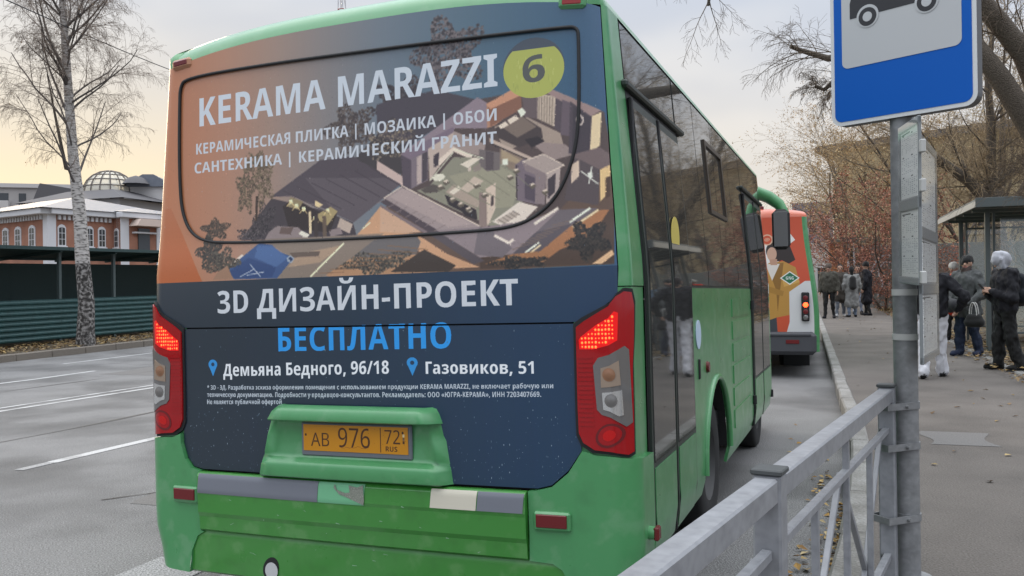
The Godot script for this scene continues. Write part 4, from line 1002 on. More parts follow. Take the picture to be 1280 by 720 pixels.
		var cuts := [[0.29, 1.345, 2.335, 2.585], [1.385, 1.97, 1.49, 2.585], [1.985, 2.66, 1.49, 2.585], [2.675, 3.40, 1.49, 2.585], [3.415, 4.13, 1.49, 2.585], [4.16, 5.62, 2.335, 2.585]]
		if sd < 0.0: cuts = [[0.3, 1.6, 1.49, 2.58], [1.62, 3.0, 1.49, 2.58], [3.02, 4.3, 1.49, 2.58], [4.32, 5.6, 1.49, 2.58]]
		for q in cuts:
			mb = MB.new(); panel(mb, PackedVector2Array([Vector2(q[0], q[2]), Vector2(q[1], q[2]), Vector2(q[1], q[3]), Vector2(q[0], q[3])]), f, 0.0, 0.01, 0.4, 0.12)
			put(b, "window", mb, M.tint)
	# sliding vent frame in one window
	for q in [[2.30, 2.34, 1.95, 2.42], [3.0, 3.04, 1.95, 2.42], [2.34, 3.0, 2.39, 2.42], [2.34, 3.0, 1.95, 1.975]]:
		mb = MB.new(); panel(mb, PackedVector2Array([Vector2(q[0], q[2]), Vector2(q[1], q[2]), Vector2(q[1], q[3]), Vector2(q[0], q[3])]), F, 0.012, 0.012, 0.4, 0.12)
		put(b, "vent_frame", mb, M.bronze)
	# doors of two leaves each
	for dr in [[0.275, 1.36], [4.16, 5.6]]:
		var z0: float = dr[0]; var z1: float = dr[1]
		mb = MB.new(); panel(mb, PackedVector2Array([Vector2(z0, 0.31), Vector2(z1, 0.31), Vector2(z1, 2.33), Vector2(z0, 2.33)]), F, 0.001, 0.0, 0.3, 0.15)
		var door := put(b, "door", mb, M.rubber)
		var zm := (z0 + z1) * 0.5
		for q in [[z0 + 0.025, zm - 0.012], [zm + 0.012, z1 - 0.025]]:
			mb = MB.new(); panel(mb, PackedVector2Array([Vector2(q[0], 0.335), Vector2(q[1], 0.335), Vector2(q[1], 2.27), Vector2(q[0], 2.27)]), F, 0.012, 0.012, 0.3, 0.15)
			put(door, "leaf", mb, M.door_frame)
			mb = MB.new(); panel(mb, PackedVector2Array([Vector2(q[0] + 0.03, 0.345), Vector2(q[1] - 0.03, 0.345), Vector2(q[1] - 0.03, 0.72), Vector2(q[0] + 0.03, 0.72)]), F, 0.016, 0.004, 0.3, 0.12)
			put(door, "kick_panel", mb, M.green)
			mb = MB.new(); panel(mb, PackedVector2Array([Vector2(q[0] + 0.03, 0.745), Vector2(q[1] - 0.03, 0.745), Vector2(q[1] - 0.03, 2.23), Vector2(q[0] + 0.03, 2.23)]), F, 0.016, 0.004, 0.3, 0.12)
			put(door, "pane", mb, M.tint)
			mb = MB.new()
			for e in [q[0]]: mb.bar(flank(e, 0.34) + Vector3(0.014, 0, 0), flank(e, 2.27) + Vector3(0.014, 0, 0), 0.025, 0.018, 0.004, Vector3.RIGHT)
			put(door, "edge_rubber", mb, M.rubber)
		mb = MB.new(); mb.bar(flank(z0 - 0.06, 2.315) + Vector3(0.012, 0, 0), flank(z1 + 0.12, 2.315) + Vector3(0.012, 0, 0), 0.032, 0.03, 0.008)
		put(door, "rail_cover", mb, M.door_frame)
	# yellow and white stickers and a red reflector on the flank
	mb = MB.new(); mb.tube(pts3([flank(0.96, 1.72) + Vector3(0.016, 0, 0), flank(0.96, 1.72) + Vector3(0.0185, 0, 0)]), PackedFloat32Array([0.1, 0.1]), 24)
	put(b, "sticker", mb, M.yellow, "round yellow sticker on the door glass")
	mb = MB.new(); mb.tube(pts3([Vector3(1.191, 1.22, -1.55), Vector3(1.194, 1.22, -1.55)]), PackedFloat32Array([0.08, 0.08]), 24)
	put(b, "sticker", mb, M.sticker_blue, "round pale blue sticker behind the rear door")
	mb = MB.new(); mb.tube(pts3([Vector3(1.19, 1.02, -1.82), Vector3(1.205, 1.02, -1.82)]), PackedFloat32Array([0.035, 0.03]), 16)
	put(b, "side_reflector", mb, M.dark_red)
	mb = MB.new(); mb.box(Vector3(1.192, 1.03, -1.55), Vector3(0.012, 0.11, 0.035), Basis(), 0.004)
	put(b, "fuel_flap_lock", mb, M.black)
	# louvred service panels ahead of the wheel
	for k in 6:
		mb = MB.new()
		panel(mb, PackedVector2Array([Vector2(2.95, 0.50 + k * 0.155), Vector2(3.98, 0.50 + k * 0.155), Vector2(3.98, 0.625 + k * 0.155), Vector2(2.95, 0.625 + k * 0.155)]), F, 0.007, 0.007, 0.3, 0.2)
		put(b, "service_panel", mb, M.green)
	for h in [[4.13, 1.34], [4.13, 0.56], [5.62, 0.45]]:
		mb = MB.new(); mb.tube(pts3([Vector3(1.20, h[1] - 0.035, -h[0]), Vector3(1.20, h[1] + 0.035, -h[0])]), PackedFloat32Array([0.02, 0.02]), 10)
		put(b, "hinge", mb, M.black)
	# nose
	for part in [[0.3, 1.40, "nose_panel", M.green], [1.404, 2.601, "windscreen", M.tint]]:
		rows = []
		for i in 9:
			var y := lerpf(part[0], part[1], i / 8.0)
			var r := PackedVector3Array()
			for k in 33:
				var a := PI / 2 - PI * k / 32.0
				var lean := 0.28 * smoothstep(1.4, 2.8, y)
				r.append(Vector3(half_w(y) * signf(sin(a)) * absf(sin(a)) ** 0.55, y, -(5.65 + (0.95 - lean) * maxf(cos(a), 0.0) ** 0.7)))
			rows.append(r)
		mb = MB.new(); mb.sheet(rows)
		put(b, part[2], mb, part[3])
	# roof: rings drawn in from the cant rail
	var edge := []
	for k in 27:
		var x := lerpf(-1.0, 1.0, k / 26.0)
		edge.append([tail(x, roof_edge(x * 1.03)), Vector3(0, 0, 1)])
	for k in range(1, 7):
		var a := PI / 2 * k / 6.0
		var p := tail(1.0 + 0.3 * k / 6.0, 2.601)
		edge.append([p, Vector3(sin(a), 0, cos(a))])
	for z in [0.4, 1.0, 2.0, 3.0, 4.0, 5.0, 5.65]: edge.append([flank(z, 2.601), Vector3.RIGHT])
	for k in range(1, 32):
		var a := PI / 2 - PI * k / 32.0
		edge.append([Vector3(half_w(2.601) * signf(sin(a)) * absf(sin(a)) ** 0.55, 2.601, -(5.65 + (0.95 - 0.28 * smoothstep(1.4, 2.8, 2.601)) * cos(a) ** 0.7)), Vector3(sin(a), 0, -cos(a)).normalized()])
	for z in [5.65, 5.0, 4.0, 3.0, 2.0, 1.0, 0.4]: edge.append([flank_far(z, 2.601), Vector3.LEFT])
	for k in range(6, 0, -1):
		var a := PI / 2 * k / 6.0
		edge.append([tail(-1.0 - 0.3 * k / 6.0, 2.601), Vector3(-sin(a), 0, cos(a))])
	edge.append(edge[0])
	rows = []
	for q in [[0.0, 0.0], [0.010, 0.026], [0.026, 0.052], [0.052, 0.078], [0.095, 0.102], [0.16, 0.122], [0.27, 0.141], [0.45, 0.155]]:
		var r := PackedVector3Array()
		for e in edge:
			var side_low: float = 0.075 * (1.0 - smoothstep(2.601, 2.676, e[0].y)) * smoothstep(0.03, 0.4, q[0])
			var ip: Vector3 = e[0] + Vector3(0, q[1] + side_low, 0)
			ip.x = clampf(ip.x, -(1.11 - q[0]), 1.11 - q[0]); ip.z = clampf(ip.z, -(6.36 - q[0] * 1.6), -(0.035 + q[0]))
			if ip.z > -1.0 and absf(e[0].x) < 1.05: ip.z = minf(ip.z, e[0].z - q[0])
			r.append(ip)
		rows.append(r)
	var last := PackedVector3Array()
	for e in edge: last.append(Vector3(0, 2.845, clampf(e[0].z, -5.6, -0.7)))
	rows.append(last)
	mb = MB.new(); mb.sheet(rows)
	put(b, "roof", mb, M.green)
	# underbody and wheels
	mb = MB.new(); mb.box(Vector3(0, 0.62, -3.1), Vector3(2.24, 0.1, 5.9)); mb.box(Vector3(0, 0.45, -1.0), Vector3(1.6, 0.35, 1.4)); mb.box(Vector3(0, 0.5, -3.6), Vector3(0.5, 0.25, 4.0))
	put(b, "underbody", mb, M.black)
	for sx in [-1.0, 1.0]:
		mb = MB.new()
		var rr := []
		for k in 13:
			var a := PI * k / 12.0
			rr.append(pts3([Vector3(sx * 1.17, 0.42 + 0.49 * sin(a), -2.2 - 0.49 * cos(a)), Vector3(sx * 0.6, 0.42 + 0.49 * sin(a), -2.2 - 0.49 * cos(a))]))
		mb.sheet(rr)
		put(b, "wheel_housing", mb, M.black)
		wheel(b, Vector3(sx * 1.02, 0.4, -2.2), 0.4, 0.24)
		wheel(b, Vector3(sx * 0.75, 0.4, -2.2), 0.4, 0.24)
		wheel(b, Vector3(sx * 1.0, 0.4, -5.15), 0.4, 0.24)
	# kerb-side mirror on its arm
	var arm := PackedVector3Array([Vector3(0.85, 2.54, -5.95), Vector3(1.06, 2.49, -6.12), Vector3(1.18, 2.44, -6.2), Vector3(1.28, 2.36, -6.22), Vector3(1.33, 2.27, -6.22), Vector3(1.34, 2.1, -6.2)])
	mb = MB.new(); mb.tube(arm, PackedFloat32Array([0.06, 0.065, 0.065, 0.06, 0.05, 0.03]), 12)
	var mm := put(b, "mirror_arm", mb, M.green)
	mb = MB.new(); mb.box(Vector3(1.30, 2.09, -6.14), Vector3(0.18, 0.42, 0.11), Basis(Vector3.UP, 0.2), 0.045)
	var mh := put(mm, "mirror_housing", mb, M.black)
	mb = MB.new(); mb.box(Vector3(1.30, 2.09, -6.082), Vector3(0.14, 0.36, 0.006), Basis(Vector3.UP, 0.2), 0.002)
	put(mh, "mirror_glass", mb, M.tint)

func number_plate(b: Node3D, at: Vector3) -> void:
	var mb := MB.new(); mb.box(at, Vector3(0.55, 0.148, 0.016), Basis(), 0.006)
	var fr := put(b, "plate_frame", mb, M.plate_frame)
	var w := Print.new(1024, 224, -0.26, 0.26, -0.057, 0.057, Color("c8860f"))
	var ink := Color("4a2a12")
	w.text("АВ", Vector2(-0.222, -0.036), Vector2(-0.128, -0.036), 0.058, ink, 400)
	w.text("976", Vector2(-0.082, -0.036), Vector2(0.076, -0.036), 0.082, ink, 400)
	w.text("72", Vector2(0.148, -0.014), Vector2(0.222, -0.014), 0.058, ink, 400)
	w.text("RUS", Vector2(0.152, -0.046), Vector2(0.208, -0.046), 0.021, ink, 700)
	w.line(Vector2(0.128, -0.052), Vector2(0.128, 0.052), 0.004, ink)
	for k in 3: w.poly([0.234, -0.012 + k * 0.014, 0.243, -0.012 + k * 0.014, 0.243, 0.0 + k * 0.014, 0.234, 0.0 + k * 0.014], [ink, Color("6b5a4a"), Color("d8c9a0")][k])
	for p in [Vector2(-0.248, 0.012), Vector2(0.235, 0.034)]: w.disc(p, 0.005, 0.006, ink, 12)
	for k in 26:
		var q := Vector2(rnd(-0.25, 0.25), rnd(-0.05, 0.05))
		w.disc(q, rnd(0.001, 0.003), rnd(0.001, 0.002), Color("b06f10") if k % 2 else Color("9a5f14"), 6)
	for k in 7: w.line(Vector2(-0.07 + k * 0.02, -0.03 - rnd(0, 0.01)), Vector2(-0.05 + k * 0.02, -0.032 - rnd(0, 0.01)), 0.0018, Color("8a5212"))
	var pm := mat(Color.WHITE, 0.4); pm.albedo_texture = w.tex()
	mb = MB.new()
	var o := at + Vector3(0, 0.007, 0.0105)
	mb.quad(o + Vector3(-0.26, -0.057, 0), o + Vector3(0.26, -0.057, 0), o + Vector3(0.26, 0.057, 0), o + Vector3(-0.26, 0.057, 0), [Vector2(0, 1), Vector2(1, 1), Vector2(1, 0), Vector2(0, 0)])
	put(b, "number_plate", mb, pm, "yellow number plate with dark letters and digits")

func tail_lamp(b: Node3D, s: float) -> void:
	var T: Callable = tail
	var P := func(a: Array) -> PackedVector2Array:
		var p := tail_poly(a)
		if s < 0.0:
			for k in p.size(): p[k] = Vector2(-p[k].x, p[k].y)
		return p
	var out: Array = [0.967, 1.338, 1.0, 1.362, 1.14, 1.455, 1.165, 1.474, 1.183, 1.47, 1.188, 1.42, 1.186, 1.30, 1.181, 1.18, 1.181, 1.0, 1.180, 0.83, 1.165, 0.819, 1.03, 0.835, 0.985, 0.862, 0.968, 0.90, 0.966, 1.0]
	var lamp := Node3D.new(); lamp.name = "tail_lamp"; b.add_child(lamp, true)
	var mb := MB.new(); panel(mb, P.call(out), T, 0.012, 0.03, 0.04, 0.05)
	put(lamp, "rim", mb, M.black)
	var c := Vector2(1.08, 1.13)
	var ins := []
	for k in range(0, out.size(), 2):
		var q := Vector2(out[k], out[k + 1])
		q += Vector2(0.012 if q.x < c.x else -0.006, 0.012 if q.y < c.y else -0.014)
		ins.append(q.x); ins.append(q.y)
	mb = MB.new(); panel(mb, P.call(ins), T, 0.02, 0.012, 0.04, 0.05)
	put(lamp, "lens", mb, M.lens_red)
	# ribs moulded into the lens
	mb = MB.new()
	for k in 16:
		var y := 0.94 + k * 0.0175
		panel(mb, P.call([0.984, y, 1.043, y, 1.043, y + 0.008, 0.984, y + 0.008]), T, 0.0222, 0.003, 0.04, 0.05)
	put(lamp, "lens_rib", mb, M.lens_red)
	# clear insert with amber and white bulbs behind
	mb = MB.new(); panel(mb, P.call([1.045, 1.175, 1.065, 1.205, 1.155, 1.25, 1.166, 1.235, 1.171, 0.955, 1.155, 0.94, 1.075, 0.985, 1.056, 1.005]), T, 0.0235, 0.004, 0.04, 0.05)
	var clear := put(lamp, "clear_insert", mb, M.lamp_clear)
	mb = MB.new(); panel(mb, P.call([1.075, 1.165, 1.138, 1.195, 1.142, 1.10, 1.075, 1.09]), T, 0.026, 0.003, 0.04, 0.05)
	put(clear, "indicator", mb, M.amber)
	mb = MB.new(); panel(mb, P.call([1.078, 1.07, 1.145, 1.08, 1.148, 0.985, 1.135, 0.98, 1.082, 1.005]), T, 0.026, 0.003, 0.04, 0.05)
	put(clear, "reversing_lamp", mb, M.chrome)
	for q in [[1.108, 1.14, M.amber_dark], [1.114, 1.04, M.bulb_grey]]:
		var p := tail(xu(s * q[0], q[1]), q[1])
		mb = MB.new(); mb.lathe(PackedVector2Array([Vector2(0.001, 0.031), Vector2(0.012, 0.031), Vector2(0.016, 0.028), Vector2(0.026, 0.027)]), 18, Transform3D(Basis(Vector3.RIGHT, PI / 2), p))
		put(clear, "bulb", mb, q[2])
	# lit diodes of the brake light
	mb = MB.new()
	for r in 8:
		for k in 10:
			var x := 1.004 + k * 0.0135 + rnd(-0.001, 0.001); var y := 1.248 + r * 0.0165 + rnd(-0.001, 0.001)
			if y > 1.262 + (x - 0.975) * 0.72 or y < 1.222 + (x - 1.0) * 0.42: continue
			var p := tail(xu(s * x, y), y)
			mb.ball(p + Vector3(0, 0, 0.021), Vector3(0.0046, 0.0052, 0.004) * rnd(0.6, 1.15), 6)
	put(lamp, "brake_light_led", mb, M.glow_led)
	mb = MB.new(); panel(mb, P.call([0.992, 1.238, 1.05, 1.238, 1.136, 1.272, 1.140, 1.378, 1.128, 1.384, 1.06, 1.332, 1.0, 1.288, 0.99, 1.275]), T, 0.0212, 0.0, 0.04, 0.05)
	put(lamp, "brake_light", mb, M.glow_red)
	for q in [[0.046, "dark"], [0.037, "lens"], [0.021, "glow"]]:
		var ring := []
		for k in 22: ring.append(1.1 + q[0] * 1.15 * cos(TAU * k / 22)); ring.append(0.905 + q[0] * sin(TAU * k / 22) + 0.25 * q[0] * cos(TAU * k / 22))
		mb = MB.new(); panel(mb, P.call(ring), T, 0.0215 + (0.046 - q[0]) * 0.06, 0.001, 0.04, 0.05)
		put(lamp, "fog_light", mb, M.dark_red if q[1] == "dark" else (M.lens_red if q[1] == "lens" else M.glow_dim))

# ---------- street ----------
func kerb_x(z: float) -> float:
	var t := maxf(0.0, z + 10.0)
	return 0.40 - 0.0095 * t * t
func strip(mb: MB, xs: Callable, z0: float, z1: float, y: float, step: float, cols := 1) -> void:
	var rows := []
	var n := int(ceil(absf(z1 - z0) / step))
	for i in n + 1:
		var z := lerpf(z0, z1, float(i) / n)
		var e: Array = xs.call(z)
		var r := PackedVector3Array()
		for k in cols + 1: r.append(Vector3(lerpf(e[0], e[1], float(k) / cols), y + rise(maxf(z, -120.0)), z))
		rows.append(r)
	mb.sheet(rows)
func kerb_stones(called: String, x_at: Callable, side: float, z0: float, z1: float) -> void:
	var k := Node3D.new(); k.name = called; k.set_meta("kind", "structure"); add_child(k)
	var z := z0
	while z > z1:
		var a := Vector3(x_at.call(z) + side * 0.075, 0, z - 0.004); var b := Vector3(x_at.call(z - 1.0) + side * 0.075, 0, z - 0.996)
		a.y = rise(z) + 0.03 + rnd(-0.004, 0.004); b.y = rise(z - 1.0) + 0.03 + rnd(-0.004, 0.004)
		a.x += rnd(-0.006, 0.006); b.x += rnd(-0.006, 0.006)
		var mb := MB.new(); mb.bar(a, b, 0.15, 0.27, 0.018)
		put(k, "kerb_stone", mb, M.kerb_old if called == "kerb_left" else M.concrete)
		z -= 1.0
func leaves(called: String, label: String, spots: Array, smin: float, smax: float, cols: Array) -> void:
	var mb := MB.new()
	var v := [Vector3(0, 0, -0.5), Vector3(0.3, 0.10, -0.05), Vector3(0, 0.03, 0.5), Vector3(-0.3, 0.14, 0.05)]
	mb.tri(v[0], v[2], v[1]); mb.tri(v[0], v[3], v[2])
	var mm := MultiMesh.new()
	mm.transform_format = MultiMesh.TRANSFORM_3D; mm.use_colors = true; mm.mesh = mb.mesh(); mm.instance_count = spots.size()
	for i in spots.size():
		var b := Basis(Vector3.UP, rng.randf() * TAU) * Basis(Vector3.RIGHT, rnd(-0.35, 0.35)) * Basis(Vector3.BACK, rnd(-0.3, 0.3))
		mm.set_instance_transform(i, Transform3D(b.scaled(Vector3.ONE * rnd(smin, smax)), spots[i]))
		var c: Color = cols[rng.randi() % cols.size()]
		mm.set_instance_color(i, c * rnd(0.75, 1.2))
	var o := MultiMeshInstance3D.new(); o.name = called; o.multimesh = mm; o.material_override = M.leaf
	add_child(o, true)
	o.set_meta("kind", "stuff"); o.set_meta("label", label); o.set_meta("category", "leaves")

func street() -> void:
	var mb := MB.new()
	var rows := []
	for z in [80.0, 20.0, -12.0, -60.0, -120.0, -400.0, -700.0]:
		rows.append(pts3([Vector3(-500, rise(maxf(z, -120.0)) - 0.12, z), Vector3(0, rise(maxf(z, -120.0)) - 0.12, z), Vector3(500, rise(maxf(z, -120.0)) - 0.12, z)]))
	mb.sheet(rows)
	struct("ground", mb, M.earth)
	mb = MB.new(); strip(mb, func(z): return [-16.92, kerb_x(z) + 0.03], 30.0, -130.0, 0.0, 1.0, 6)
	var road := struct("road", mb, M.asphalt)
	# painted lines
	for q in [[-9.93, -10.03, 20.0, -60.0, "p"], [-10.22, -10.30, 20.0, -60.0, "p"], [-13.16, -13.28, 0.0, -13.5, "p"], [-13.2, -13.3, -18.5, -24.0, "p"], [-15.1, -15.2, -14.6, -40.0, "p"], [-6.36, -6.48, -6.05, -9.6, "p"], [-6.37, -6.47, -5.7, -6.05, "w"], [-6.36, -6.48, -15.6, -19.6, "p"], [-3.48, -3.08, -2.2, -4.02, "w"], [-2.94, -2.56, -2.2, -3.98, "w"], [-2.4, -2.0, -2.2, -3.95, "w"]]:
		mb = MB.new(); strip(mb, func(_z): return [minf(q[0], q[1]), maxf(q[0], q[1])], q[2], q[3], 0.004, 0.5)
		put(road, "lane_marking", mb, M.road_paint if q[4] == "p" else M.paint_worn)
	# tar seam and patches
	for q in [[-7.9, -7.86, 10.0, -40.0], [-12.0, -11.97, 5.0, -40.0]]:
		mb = MB.new(); strip(mb, func(z): return [q[0] + 0.05 * sin(z * 0.7) + 0.02 * sin(z * 2.3), q[1] + 0.05 * sin(z * 0.7) + 0.02 * sin(z * 2.1)], q[2], q[3], 0.003, 0.3)
		put(road, "tar_seam", mb, M.tar)
	for q in [[-5.2, -3.9, -9.5, -11.5], [-12.6, -11.1, -13.0, -17.0], [-8.9, -8.1, -3.5, -6.0], [-4.6, -4.1, -5.0, -6.2]]:
		mb = MB.new(); strip(mb, func(z): return [q[0] + 0.06 * sin(z * 5.0), q[1] + 0.07 * sin(z * 4.1 + 1.0)], q[2], q[3], 0.0022, 0.15)
		put(road, "asphalt_patch", mb, M.patch)
	for k in 9:
		var x := rnd(-14.0, -3.2); var z := rnd(-4.0, -18.0); var dirx := rnd(-1.0, 1.0)
		mb = MB.new()
		var p := Vector3(x, rise(z) + 0.0045, z)
		for j in 16:
			var q := p + Vector3(dirx * 0.12 + rnd(-0.07, 0.07), 0, -0.16 + rnd(-0.06, 0.06))
			q.y = rise(q.z) + 0.0045
			var sd := (q - p).cross(Vector3.UP).normalized() * rnd(0.004, 0.011)
			mb.quad(p - sd, p + sd, q + sd * 0.8, q - sd * 0.8)
			p = q
		put(road, "crack", mb, M.tar)
	kerb_stones("kerb_right", kerb_x, 1.0, 0.0, -50.0)
	kerb_stones("kerb_left", func(_z): return -16.92, -1.0, -8.0, -44.0)
	mb = MB.new(); strip(mb, func(z): return [kerb_x(z) + 0.145, 2.9], 30.0, -130.0, 0.15, 1.0, 4)
	var pv := struct("pavement", mb, M.pavement)
	for q in [[1.0, 1.5, -8.0, -8.7], [1.9, 2.5, -18.0, -20.0]]:
		mb = MB.new(); strip(mb, func(z): return [q[0] + 0.04 * sin(z * 9.0), q[1] + 0.05 * sin(z * 7.0)], q[2], q[3], 0.153, 0.1)
		put(pv, "asphalt_patch", mb, M.patch)
	kerb_stones("path_edging", func(_z): return 2.9, 1.0, -2.0, -34.0)
	# earth either side
	mb = MB.new()
	rows = []
	for i in 60:
		var z := 20.0 - i * 2.5
		var r := PackedVector3Array()
		for k in 12: r.append(Vector3(3.04 + k * 1.6, 0.13 + rise(maxf(z, -120.0)) + (0.06 * sin(k * 1.7 + i * 0.8) + 0.05 if k > 0 else 0.0), z))
		rows.append(r)
	mb.sheet(rows)
	struct("bare_ground", mb, M.earth)
	mb = MB.new()
	rows = []
	for i in 60:
		var z := 20.0 - i * 2.5
		var r := PackedVector3Array()
		for k in 9: r.append(Vector3(-30.0 + 13.0 * pow(k / 8.0, 0.5) - 0.06 * (1 if k == 8 else 0), 0.13 + rise(maxf(z, -120.0)) + (0.03 * sin(k * 2.1 + i * 0.9) if k < 8 else 0.0), z))
		rows.append(r)
	mb.sheet(rows)
	struct("verge", mb, M.earth)
	# fallen leaves
	var cols := [Color(0.20, 0.13, 0.055), Color(0.30, 0.21, 0.09), Color(0.15, 0.095, 0.05), Color(0.36, 0.27, 0.13), Color(0.24, 0.17, 0.10)]
	var sp := []
	for k in 5200:
		var z := -10.0 - 22.0 * rng.randf()
		sp.append(Vector3(rnd(-19.3, -17.1), 0.165 + rise(z) + rnd(0, 0.03), z))
	leaves("fallen_leaves", "brown leaves covering the verge below the green fence", sp, 0.05, 0.13, cols)
	sp = []
	for k in 4200:
		var z := -8.0 - 30.0 * pow(rng.randf(), 0.8)
		var x := 2.98 + 3.0 * pow(rng.randf(), 1.6)
		if k % 5 == 0: x = rnd(2.6, 3.1)
		sp.append(Vector3(x, 0.20 + rise(z) + rnd(0, 0.04), z))
	leaves("fallen_leaves", "yellow brown leaves along the pavement edge by the shelter", sp, 0.05, 0.12, cols)
	sp = []
	for k in 130:
		var z := -4.6 - 2.6 * pow(rng.randf(), 1.2)
		sp.append(Vector3(kerb_x(z) - 0.02 - 0.25 * pow(rng.randf(), 2.0), 0.008 + rnd(0, 0.02), z))
	for k in 30:
		var z := rnd(-4.5, -10.0)
		sp.append(Vector3(kerb_x(z) - rnd(0.05, 0.6), 0.008, z))
	leaves("fallen_leaves", "curled yellow leaves gathered in the gutter below the railing", sp, 0.035, 0.085, [Color(0.36, 0.22, 0.07), Color(0.42, 0.30, 0.13), Color(0.25, 0.15, 0.06), Color(0.45, 0.36, 0.2)])
	sp = []
	for k in 90:
		var z := rnd(-6.0, -32.0)
		sp.append(Vector3(rnd(0.6, 2.9), 0.158 + rise(z), z))
	leaves("fallen_leaves", "single leaves scattered over the pavement", sp, 0.04, 0.09, cols)

# ---------- railing, sign and timetables ----------
func railing(a: Vector3, b: Vector3, label: String, last: bool) -> void:
	var r := thing("railing", label, "railing", a, 0.0, "railing along the kerb")
	var d := b - a
	var n := Vector3(d.x, 0, d.z).normalized()
	var H := 1.035 - 0.15
	var mb: MB
	for e in ([Vector3.ZERO, d] if last else [Vector3.ZERO]):
		mb = MB.new(); mb.box(e + Vector3(0, H / 2 - 0.03, 0), Vector3(0.068, H + 0.06, 0.068), Basis(Vector3.UP, atan2(-n.x, -n.z)), 0.006)
		var p := put(r, "post", mb, M.steel_paint)
		mb = MB.new(); mb.box(e + Vector3(0, H + 0.006, 0), Vector3(0.076, 0.014, 0.076), Basis(Vector3.UP, atan2(-n.x, -n.z)), 0.003)
		put(p, "cap", mb, M.cap_rubber)
	var s := n * 0.036
	mb = MB.new(); mb.bar(s + Vector3(0, H - 0.036, 0), d - s + Vector3(0, H - 0.036, 0), 0.058, 0.06, 0.005)
	put(r, "handrail", mb, M.steel_paint)
	mb = MB.new(); mb.bar(s + Vector3(0, H - 0.19, 0), d - s + Vector3(0, H - 0.19, 0), 0.026, 0.026, 0.003)
	put(r, "rail_bar", mb, M.steel_paint)
	mb = MB.new(); mb.bar(s + Vector3(0, 0.14, 0), d - s + Vector3(0, 0.14, 0), 0.03, 0.03, 0.003)
	put(r, "rail_bar", mb, M.steel_paint)
	for f in [0.25, 0.5, 0.75]:
		mb = MB.new(); mb.bar(d * f + Vector3(0, 0.155, 0), d * f + Vector3(0, H - 0.066 if f == 0.5 else H - 0.2, 0), 0.022, 0.022, 0.002, Vector3(n.z, 0, -n.x))
		put(r, "upright", mb, M.steel_paint)
	for q in [[0.5, 0.22], [0.5, 0.78], [0.97, 0.72], [0.03, 0.28]]:
		var sd := Vector3(n.z, 0, -n.x) * 0.022
		mb = MB.new(); mb.bar(d * q[0] + Vector3(0, H - 0.2, 0) + sd, d * q[1] + Vector3(0, 0.155, 0) + sd, 0.02, 0.02, 0.002, Vector3(n.z, 0, -n.x))
		put(r, "brace", mb, M.steel_paint)
	for e in ([0.0, 1.0] if last else [0.0]):
		for y in [H - 0.19, 0.14]:
			var q: Vector3 = (d * e) + n * (0.037 if e < 0.5 else -0.037) + Vector3(n.z, 0, -n.x) * 0.016 + Vector3(0, y, 0)
			mb = MB.new(); mb.tube(pts3([q, q + Vector3(n.z, 0, -n.x) * 0.012]), PackedFloat32Array([0.007, 0.007]), 6)
			put(r, "bolt", mb, M.cap_rubber)
	mb = MB.new()
	for e in ([Vector3.ZERO, d] if last else [Vector3.ZERO]): mb.box(e + Vector3(0, 0.006, 0), Vector3(0.16, 0.012, 0.16), Basis(Vector3.UP, atan2(-n.x, -n.z)), 0.002)
	put(r, "foot_plate", mb, M.steel_paint)

